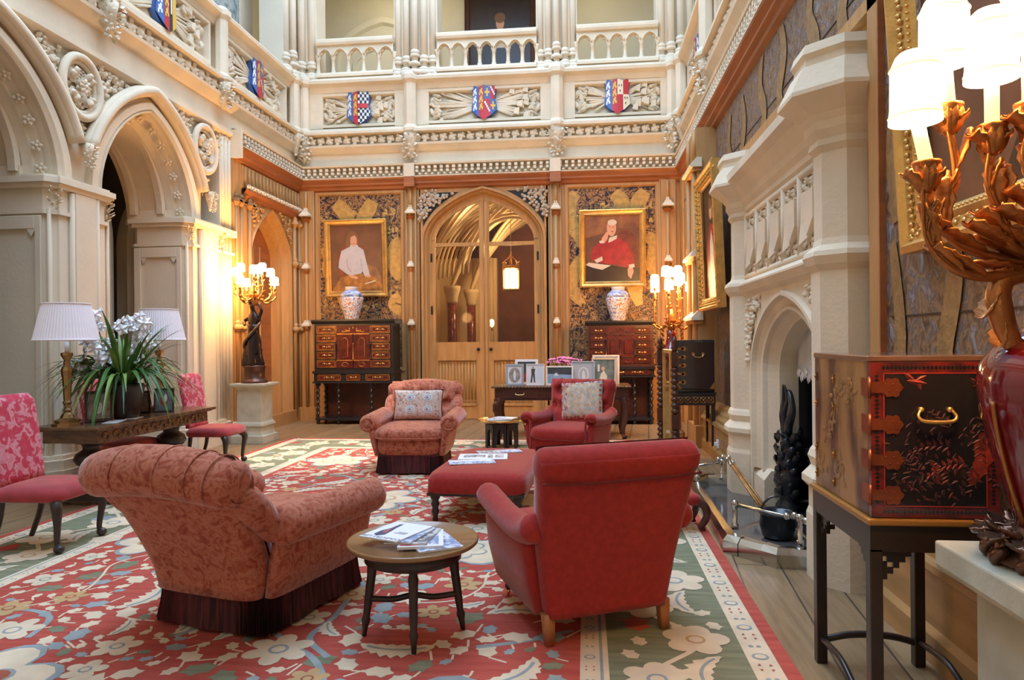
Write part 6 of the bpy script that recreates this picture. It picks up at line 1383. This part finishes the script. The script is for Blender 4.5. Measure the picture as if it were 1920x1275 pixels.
for sx, a0 in ((-1, radians(190)), (1, radians(10))):
    c, s = cos(a0), sin(a0)
    Q = spl([(.10 * c, .10 * s, .885), (.17 * c, .17 * s, .87), (.195 * c, .195 * s, .82), (.18 * c, .18 * s, .74), (.15 * c, .15 * s, .67), (.14 * c, .14 * s, .645)], 7); b.tube(Q, [.018, .026, .030, .024, .014], 8, flat=1.3)
    for i, L in ((4, .10), (12, .13), (20, .11), (28, .08)): scroll_leaf(b, Q[i], Q[i + 1] - Q[i], (c, s, .3), L, .035, 0, .5)
    b.tube(spl([(.215 * c, .215 * s, .50), (.20 * c, .20 * s, .40), (.165 * c, .165 * s, .26), (.12 * c, .12 * s, .13)], 6), [.007, .006, .008], 6)
b.build('gilt_handles', COPG, t)
t = thing('candelabrum', 'large gilt candelabrum with lit shades rising from the near oxblood vase', 'candelabrum', (VX, VY, 1.695))
HB = Vector((VX, VY, 1.695)); ABS = lambda *p: Vector(p) - HB
b = MB(); b.lathe([(.06, -.0), (.10, .01), (.09, .03), (.05, .05), (.035, .12), (.05, .2), (.02, .32)], n=16)
for k in range(14): a = k * .45; scroll_leaf(b, (.07 * cos(a), .07 * sin(a), .02), (cos(a), sin(a), .25 + .4 * (k % 2)), (0, 0, 1), .16, .045, 0, .7)
b.build('hub', COPG, t)
SK = [((1.002, 2.16, 2.01), -.03, .15, [(1.35, 2.24, 1.70), (1.20, 2.21, 1.675), (1.09, 2.19, 1.70), (1.02, 2.18, 1.775), (1.005, 2.17, 1.86), (1.0, 2.16, 1.93)]),
      ((1.095, 2.22, 2.193), -.012, .155, [(1.36, 2.26, 1.72), (1.22, 2.24, 1.74), (1.11, 2.23, 1.79), (1.075, 2.22, 1.87), (1.115, 2.22, 1.97), (1.10, 2.22, 2.11)]),
      ((1.195, 2.18, 2.117), .0, .165, [(1.38, 2.25, 1.73), (1.26, 2.2, 1.76), (1.235, 2.19, 1.83), (1.185, 2.18, 1.94), (1.195, 2.18, 2.04)]),
      ((1.275, 2.14, 2.164), .0, .195, [(1.40, 2.23, 1.74), (1.32, 2.17, 1.80), (1.30, 2.15, 1.90), (1.26, 2.14, 2.0), (1.275, 2.14, 2.08)]),
      ((1.50, 2.14, 2.13), .0, .13, [(1.46, 2.25, 1.73), (1.51, 2.21, 1.76), (1.53, 2.16, 1.86), (1.50, 2.14, 2.05)]),
      ((1.43, 2.02, 2.22), .0, .14, [(1.43, 2.22, 1.74), (1.45, 2.1, 1.80), (1.42, 2.03, 1.9), (1.43, 2.02, 2.14)])]
for k, (sk, dx, sh, P) in enumerate(SK):
    b = MB(); P2 = [ABS(*p) for p in P] + [ABS(sk[0], sk[1], sk[2] - .08)]
    side = -1 if sk[0] < VX else 1
    Q = arm_path(b, P2, .017, .008, 0, [(.08, None, .20, .036, .45), (.20, (side, -.15, .12), .24, .042, .75), (.30, (side, -.1, .35), .22, .042, 1.0), (.42, None, .22, .034, .5), (.50, (side * .5, -.3, 1), .18, .032, .9), (.58, (-side * .6, -.2, .8), .17, .030, 1.0), (.72, None, .16, .026, .5), (.84, (side, -.15, .28), .15, .032, 1.0), (.88, (-side, -.2, .45), .12, .030, 1.0), (.95, (side * .3, -.6, .5), .10, .028, 1.0)])
    b.tube([q + Vector((.014 * side, -.012, .004)) for q in Q[::2]], .005, 6)
    b.build('arm', COPG, t)
    top = sconce(t, ABS(*sk), -.03, .069, .205, SHGLOW, dx, sh)
    w = HB + top; point('candle_light', (w.x, w.y, w.z + .08), 24.0, WARM, .05)
# ---- bronze torchere by the left pier
t = thing('stone_pedestal', 'square pale stone pedestal beside the left pier under the bronze figure', 'pedestal', (-4.98, 10.0, 0))
b = MB(); b.lathe([(.36, 0), (.36, .12), (.31, .12), (.29, .18), (.29, .24), (.32, .26), (.30, .30), (.27, .32), (.265, .80), (.30, .83), (.37, .855), (.37, .89), (.2, .89)], n=4, sm=False, sq=1); b.build('pedestal_body', PST, t, bev=.006)
t = thing('bronze_torchere', 'dark bronze draped figure holding up a lit gilt candelabrum on pale pedestal', 'torchere', (-4.98, 10.0, .89))
b = MB(); b.lathe([(.20, 0), (.20, .03), (.17, .05), (.15, .07), (.15, .22), (.165, .24), (.165, .26), (.14, .27)], n=20); b.build('drum_base', mat('bronze_brown', (.10, .045, .03), .28, metal=.5), t)
me = bpy.data.meshes.new('draped_figure'); V = [(0, 0, .62), (.0, 0, .78), (0, .0, .90), (0, 0, 1.0), (-.01, -.01, 1.08), (-.02, -.02, 1.14), (-.035, -.025, 1.20), (-.08, 0, .98), (-.15, -.03, .93), (-.10, -.09, .86), (.08, 0, .99), (.13, -.02, 1.09), (.07, .0, 1.20), (.03, 0, .5), (.03, -.02, .30), (-.05, -.04, .48), (-.07, -.05, .29), (.0, -.02, .40)]
E = [(0, 1), (1, 2), (2, 3), (3, 4), (4, 5), (5, 6), (3, 7), (7, 8), (8, 9), (3, 10), (10, 11), (11, 12), (0, 13), (13, 14), (0, 15), (15, 16), (0, 17)]
RD = [.09, .075, .085, .07, .032, .05, .042, .04, .03, .022, .04, .03, .024, .085, .075, .085, .075, .11]
me.from_pydata(V, E, []); me.materials.append(BRONZE); fo = bpy.data.objects.new('draped_figure', me); COL.objects.link(fo); fo.parent = t
md = fo.modifiers.new('body', 'SKIN'); sk = me.skin_vertices[0].data
for i, r in enumerate(RD): sk[i].radius = (r, r * .9)
sk[0].use_root = True; fo.modifiers.new('smooth', 'SUBSURF').render_levels = 2
b = MB(); n = 28; R = []
for z, r, w in ((.26, .145, .16), (.30, .15, .16), (.40, .135, .14), (.52, .125, .10), (.64, .12, .06), (.74, .09, .05), (.82, .085, .05), (.88, .10, .03)): R.append([(r * (1 + w * sin(5 * q + z * 6) + w * .5 * sin(9 * q)) * cos(q) - .01, r * .9 * (1 + w * sin(5 * q + z * 6)) * sin(q) - .01, z) for q in [2 * pi * i / n for i in range(n)]])
b.loft(R); b.tube(spl([(.10, -.02, .92), (.06, -.11, .80), (-.06, -.12, .66), (-.14, -.05, .56), (-.13, .02, .40)], 6), [.03, .035, .03, .04, .03], 8, flat=.5); b.build('drapery', BRONZE, t)
b = MB(); b.ell((-.035, -.02, 1.215), (.05, .055, .045), 10); b.ell((-.01, .035, 1.225), (.028, .028, .025), 8); b.build('hair', BRONZE, t)
def small_arms(t, c, R0, zs, n, shade_r, shade_h, tiers, mt=GILTD, seed=1, light=16):
    rq = random.Random(seed); c = Vector(c)
    b = MB(); b.lathe([(.04, -.14), (.06, -.08), (.03, 0), (.05, .06), (.02, .2)], c, 12)
    for k in range(10): a = k * .63; scroll_leaf(b, c + Vector((.03 * cos(a), .03 * sin(a), -.02)), (cos(a), sin(a), .4), (0, 0, 1), .12, .035, 0, .8)
    b.build('stem', mt, t)
    for i in range(n):
        tier = tiers[i % len(tiers)]; a = 2 * pi * i / n + .3; r = R0 * tier[0]; z = zs + tier[1]; p = c + Vector((r * cos(a), r * sin(a), z)); b = MB()
        mid = .62 * r
        arm_path(b, [c + Vector((.03 * cos(a), .03 * sin(a), 0)), c + Vector((mid * cos(a), mid * sin(a), -.10 + .3 * (tier[1] > .08) * tier[1])), c + Vector((r * 1.05 * cos(a), r * 1.05 * sin(a), -.01 + tier[1] * .5)), p - Vector((0, 0, .05))], .014, .009, 0, [(.15, None, .10, .03, .7), (.4, (cos(a), sin(a), .2), .12, .035, 1.0), (.6, (cos(a + .8), sin(a + .8), .3), .10, .03, .9), (.75, (-cos(a), -sin(a), .6), .09, .028, .9), (.9, (cos(a + 2), sin(a + 2), .6), .08, .025, .8)])
        b.build('arm', mt, t); sconce(t, p, -.02, shade_r, shade_h, SHGLOWF, 0, .075, far=True)
    w = t.location + c; point('candle_light', (w.x, w.y, w.z + zs + .16), light, WARM, .22)
small_arms(t, (.0, 0, 1.30), .30, .12, 9, .062, .125, ((1, .0), (.95, .15), (.62, .20)), GILTD, 3, 150)
# ---- far right candelabrum on a red vase
t = thing('pedestal', 'plain wooden pedestal hidden behind the far black cabinet, carrying red vase', 'pedestal', (1.27, 10.60, 0))
b = MB(); b.lathe([(.19, 0), (.19, .1), (.14, .14), (.13, .72), (.18, .78), (.18, .82), (.1, .82)], n=8, sm=False); b.build('pedestal_body', PINE, t)
t = thing('candelabrum', 'lit gilt branch candelabrum on a small red vase in the far right corner', 'candelabrum', (1.28, 10.60, .82))
b = MB(); b.lathe([(.08, 0), (.10, .02), (.08, .06), (.13, .22), (.175, .40), (.16, .52), (.09, .60), (.07, .72), (.08, .80)], n=24); b.build('vase', REDCER, t)
b = MB(); b.lathe([(.13, 0), (.14, .02), (.10, .05)], n=16)
for s in (-1, 1):
    for k in range(5): scroll_leaf(b, (s * .12, -.04, .5 + .07 * k), (s, -.2, .6), (0, 0, 1), .12, .04, 0, .8)
b.build('mounts', GILTD, t)
small_arms(t, (0, 0, .92), .30, .42, 9, .066, .15, ((1, .0), (.8, .10), (.35, .22)), GILTD, 5, 170)
# ================================================================ FIRE SCREEN
t = thing('fire_screen', 'tall glass fire screen on bobbin turned posts beside the black cabinet', 'screen', (.92, 8.05, .015), 0)
def bobbin(b, x, y, z0, z1, n):
    P = []
    for i in range(n):
        for q in (.04, .25, .5, .75, .96): P.append((.018 + .026 * sin(pi * q), lerp(z0, z1, (i + q) / n)))
    b.lathe(P, (x, y, 0), 12)
def twist_post(y, x=0):
    b = MB(); b.lathe([(.035, .0), (.035, .12), (.028, .14), (.036, .16), (.026, .18)], (x, y, 0), 12)
    bobbin(b, x, y, .18, .50, 5); b.box(x - .038, x + .038, y - .038, y + .038, .50, .66); bobbin(b, x, y, .66, 1.18, 8); b.box(x - .036, x + .036, y - .036, y + .036, 1.18, 1.34)
    b.lathe([(.03, 1.34), (.022, 1.36), (.042, 1.38), (.02, 1.41), (.032, 1.44), (.03, 1.46), (.006, 1.51)], (x, y, 0), 12); b.build('twist_post', MAHOG, t)
    b = MB(); b.tube(spl([(x - .26, y, .02), (x - .22, y, .05), (x - .12, y, .05), (x, y, .13), (x + .12, y, .05), (x + .22, y, .05), (x + .26, y, .02)], 5), [.02, .026, .03, .04, .03, .026, .02], 8); b.build('scroll_foot', MAHOG, t)
twist_post(-.38, .035); twist_post(.38, -.04)
b = MB(); M = Matrix.Translation((0, 0, 0))
for z in (.22, 1.34): b.box(-.02, .02, -.36, .36, z - .02, z + .02)
for y in (-.34, .34): b.box(-.018, .018, y - .015, y + .015, .22, 1.34)
b.build('gilt_frame', GILT, t); b = MB(); b.box(-.004, .004, -.33, .33, .24, 1.32); b.build('glass_panel', GLASS, t)
# ================================================================ BLACK LACQUER CABINET (far)
t = thing('lacquer_cabinet', 'black lacquer cabinet with brass hinges on a carved stand beyond the fireplace', 'cabinet', (1.365, 9.12, 0))
b = MB(); b.box(-.245, .235, -.22, .22, .82, 1.48); b.build('cabinet_body', LACQB, t, bev=.012)
b = MB(); b.box(-.235, .225, -.245, -.222, .86, 1.46); dr = b.build('door', LACQB, t, bev=.03, seg=3)
b = MB()
for i in range(5):
    z = .95 + i * .105; b.box(-.25, -.15, -.25, -.244, z - .014, z + .014); b.lathe([(.03, -.003), (.03, .003)], (0, 0, 0), 10, 0, False, Matrix.Translation((-.145, -.247, z)) @ Matrix.Rotation(pi / 2, 4, 'X'))
b.build('hinges', GILTD, dr)
b = MB()
for x in (-.03, .09): b.lathe([(.024, -.004), (.02, .004)], (0, 0, 0), 12, 0, False, Matrix.Translation((x, -.248, 1.30)) @ Matrix.Rotation(pi / 2, 4, 'X'))
b.build('handle_plates', GILTD, dr); b = MB(); b.tube(spl([(-.03, -.255, 1.30), (-.02, -.268, 1.27), (.03, -.272, 1.262), (.08, -.268, 1.27), (.09, -.255, 1.30)], 5), .006, 6); b.build('handle', BRASS, dr)
b = MB()
for x in (-.205, .195): b.prism([(x - .03, .865), (x + .03, .865), (x + (.03 if x < 0 else -.03) * -1, .95)], 'y', -.25, -.243)
b.build('corner_mounts', GILTD, dr)
b = MB(); b.box(-.26, .25, -.24, .24, .79, .82); b.box(-.25, .24, -.235, .23, .66, .79, 0)
for i in range(5):
    x = -.19 + i * .093; b.tube([(x + .038 * cos(a), -.238, .725 + .038 * sin(a)) for a in [k * pi / 6 for k in range(12)]], .005, 4, 1, closed=True)
    for s in (-1, 1): b.tube([(x - .04, -.238, .725 - s * .04), (x + .04, -.238, .725 + s * .04)], .005, 4, 1)
b.build('fretted_frieze', [EBON, GILTD], t)
for sx in (-.225, .215):
    for sy in (-.2, .2): b = MB(); b.box(sx - .022, sx + .022, sy - .022, sy + .022, 0, .66); b.build('leg', EBON, t)
# ================================================================ NEAR LACQUER CABINET
t = thing('lacquer_cabinet', 'red and gold lacquer chest with brass hinges on a black fretted stand, near right', 'cabinet', (1.28, 3.045, 0))
COPPER = mat('red_copper_hinge', (.36, .10, .045), .32, metal=.7, var=.3, vs=12)
CX0, CX1, CY0, CY1 = -.225, .225, -.305, .305
b = MB(); b.box(CX0, CX1, CY0, CY1, .822, 1.42); b.build('chest_body', LACQG, t, bev=.004, seg=1)
b = MB(); b.box(CX0 - .004, CX1 + .004, CY0 - .004, CY1 + .004, 1.405, 1.428); b.build('chest_top', mat('worn_lacquer_top', (.16, .09, .06), .15, var=.3, vs=4, coat=.5), t, bev=.004, seg=1)
b = MB(); b.box(CX0, CX1, CY0 - .024, CY0, .826, 1.404, 0)
for q in ((CX0 + .045, CX1 - .045, .868, .871), (CX0 + .045, CX1 - .045, 1.361, 1.364), (CX0 + .045, CX0 + .048, .868, 1.364), (CX1 - .048, CX1 - .045, .868, 1.364)): b.box(q[0], q[1], CY0 - .027, CY0 - .02, q[2], q[3], 2)
b.box(CX0 + .048, CX1 - .048, CY0 - .0255, CY0 - .02, .871, 1.361, 1)
n = 26
for i in range(n):
    x = lerp(CX0 + .04, CX1 - .04, (i + .5) / n)
    for z in (.848, 1.383):
        b.add([(x - .007, CY0 - .0246, z), (x, CY0 - .0246, z + .010), (x + .007, CY0 - .0246, z), (x, CY0 - .0246, z - .010)], [(0, 1, 2, 3)], 1)
for i in range(32):
    z = lerp(.875, 1.36, (i + .5) / 32)
    for x in (CX0 + .022, CX1 - .022): b.add([(x - .009, CY0 - .0246, z), (x, CY0 - .0246, z + .007), (x + .009, CY0 - .0246, z), (x, CY0 - .0246, z - .007)], [(0, 1, 2, 3)], 1)
dr = b.build('door', [LACQR, LACQB, mat('lacquer_line_red', (.42, .04, .03), .3)], t)
LR1 = mat('lacquer_painted_red', (.13, .015, .013), .55, var=.4, vs=30); LR2 = mat('lacquer_painted_orange', (.30, .035, .022), .55, var=.4, vs=30); LR3 = mat('lacquer_painted_plum', (.055, .012, .014), .6, var=.4, vs=25)
rq = random.Random(15); b = MB(); yy = CY0 - .0262
def spray(x, z, a, L, k, m):
    for i in range(k):
        q = i / k; px, pz = x + L * q * cos(a + .5 * q), z + L * q * sin(a + .5 * q)
        for s in (-1, 1): b.leaf((px, yy, pz), (cos(a + s * .9), 0, sin(a + s * .9)), (0, -1, 0), .036 * (1 - q * .6), .012, m, .06)
for x, z, a, L, k, m in ((.05, 1.09, 2.9, .16, 7, 0), (.10, 1.03, 3.1, .15, 7, 1), (.14, 1.20, -1.3, .2, 8, 2), (.16, 1.12, -1.7, .2, 8, 0), (.02, .95, 1.5, .09, 6, 0), (.10, .92, 1.2, .12, 5, 2), (-.08, .94, .2, .2, 8, 2), (-.06, 1.0, 2, .1, 5, 2), (.05, 1.16, 2.0, .1, 5, 2)): spray(x, z, a, L, k, m)
for cx, cz, r, m in ((.165, 1.06, .045, 1), (.15, 1.01, .03, 1), (.13, .98, .025, 0), (.17, 1.11, .03, 0)):
    b.poly([(cx + r * (.8 + .2 * cos(3 * q)) * cos(q), yy - .0006 - rq.uniform(0, .0004), cz + r * 1.2 * sin(q)) for q in [i * pi / 8 for i in range(16)]], m)
for cx, cz, m in ((-.10, 1.335, 1), (.13, 1.315, 0)):   # birds in flight
    b.leaf((cx, yy, cz), (1, 0, -.15), (0, -1, 0), .075, .022, m, .05); b.leaf((cx + .03, yy, cz), (-.5, 0, .4), (0, -1, 0), .05, .018, m, .05); b.leaf((cx + .035, yy, cz), (.7, 0, .35), (0, -1, 0), .045, .016, m, .05); b.leaf((cx + .04, yy, cz - .004), (.3, 0, -.7), (0, -1, 0), .035, .012, m, .05)
for i in range(150):
    x, z = rq.uniform(-.16, .16), rq.uniform(.88, 1.2)
    if z > 1.02 + .16 * rq.random() - x * .2 + .05: continue
    a = rq.uniform(0, 6.28); b.leaf((x, yy + .0003, z), (cos(a), 0, sin(a)), (0, -1, 0), rq.uniform(.015, .035), .012, 2 if rq.random() < .93 else 0, .03)
b.build('painted_garden', [LR1, LR2, LR3], dr, recalc=False)
b = MB(); Q = spl([(-.055, yy - .01, 1.226), (-.066, yy - .02, 1.205), (-.05, yy - .026, 1.188), (0, yy - .028, 1.184), (.05, yy - .026, 1.188), (.066, yy - .02, 1.205), (.055, yy - .01, 1.226)], 6); b.tube(Q, [.005, .006, .008, .006, .005], 8)
for s in (-1, 1): b.ell((s * .05, yy - .006, 1.228), (.011, .010, .011), 10)
b.build('handle', GILT, dr)
for z in (1.31, 1.172, 1.04, .91):
    b = MB(); y0 = CY0 - .027
    P = [(CX0 - .002, z + .020), (CX0 + .04, z + .020)] + [(CX0 + .075 + .036 * (1 + .12 * cos(6 * a)) * cos(a), z + .036 * (1 + .12 * cos(6 * a)) * sin(a)) for a in [2.4 - i * 4.8 / 16 for i in range(17)]] + [(CX0 + .04, z - .020), (CX0 - .002, z - .020)]
    b.prism(P, 'y', y0 - .003, y0); b.box(CX0 - .006, CX0, CY0 - .02, CY0 + .05, z - .034, z + .034)
    b.lathe([(.006, -.036), (.006, .036)], (CX0 - .006, y0 - .004, z), 8)
    for zz in (z - .035, z + .035): b.ell((CX0 - .006, y0 - .004, zz), .006, 6)
    for k in range(4): b.ell((CX0 + .05 + .014 * k, y0 - .004, z + .012 * (-1) ** k), .003, 6)
    b.build('hinge', COPPER, t)
b = MB(); rq = random.Random(8)
for y0, z0 in ((.0, .95), (.12, 1.1), (-.12, 1.28), (.22, .93), (.02, 1.22)):
    for i in range(16):
        a = rq.uniform(0, 6.28); b.leaf((CX0 - .001, y0 + rq.uniform(-.05, .05), z0 + rq.uniform(-.05, .05)), (0, cos(a), sin(a)), (-1, 0, 0), .05, .02, 0, .05)
b.build('gilt_landscape', mat('worn_gold_paint', (.42, .24, .09), .3, metal=.3, var=.5, vs=12), t)
b = MB()
for y in (.22, .0):
    for z in (.86, .98, 1.18, 1.3): b.box(CX0 - .006, CX0, y + .05, y + .06, z, z + .04); b.ell((CX0 - .004, y + .055, z + .02), .008, 6)
b.build('side_studs', GILTD, t)
b = MB(); b.box(CX0 - .02, CX1 + .02, CY0 - .045, CY1 + .02, .798, .822); b.build('gilt_stand_rim', mat('stand_rim', (.40, .19, .045), .3, metal=.4), t, bev=.006)
b = MB(); b.box(CX0 - .01, CX1 + .01, CY0 - .035, CY1 + .01, .70, .80); b.build('stand_apron', mat('stand_wood', (.030, .018, .015), .3, var=.3, vs=5), t)
LEGS = [(CX0 + .012, CY0 - .012), (CX1 - .012, CY0 - .012), (CX0 + .012, CY1 - .014), (CX1 - .012, CY1 - .014)]
for x, y in LEGS:
    b = MB(); b.box(x - .023, x + .023, y - .023, y + .023, 0, .71); b.build('leg', MT['stand_wood'], t, bev=.003, seg=1)
    sx = 1 if x < 0 else -1; sy = 1 if y < 0 else -1                  # stepped fret brackets in the corners
    for ax in (0, 1):
        b = MB()
        for i in range(5):
            for j in range(5 - i):
                if (i + 2 * j) % 3 != 1 or i == 0 or j == 4 - i:
                    u = .0225 + .0215 * j; z = .7005 - .0215 * i; w = .0216
                    if ax == 0: b.box(min(x + sx * u, x + sx * (u + w)), max(x + sx * u, x + sx * (u + w)), y - .006, y + .006, z - w, z)
                    else: b.box(x - .006, x + .006, min(y + sy * u, y + sy * (u + w)), max(y + sy * u, y + sy * (u + w)), z - w, z)
        b.build('fret_bracket', MT['stand_wood'], t)
b = MB(); x0, x1, y0, y1 = LEGS[0][0], LEGS[1][0], LEGS[0][1], LEGS[2][1]
for x in (x0, x1): b.tube(spl([(x, y0, .10), (x, lerp(y0, y1, .3), .085), (x, lerp(y0, y1, .6), .13), (x, y1, .11)], 5), .014, 6)
for y in (y0, y1): b.tube(spl([(x0, y, .10), (lerp(x0, x1, .3), y, .13), (lerp(x0, x1, .7), y, .13), (x1, y, .10)], 5), .016, 6)
b.build('shaped_stretcher', MT['stand_wood'], t)
t = thing('wall_socket', 'white socket with plug low on the skirting beyond the fireplace', 'socket', (1.575, 8.6, .22))
b = MB(); b.box(-.01, .005, -.04, .04, -.05, .05); b.build('face_plate', WHITE, t); b = MB(); b.box(-.04, -.01, -.02, .02, -.02, .02); b.build('plug', WHITE, t)
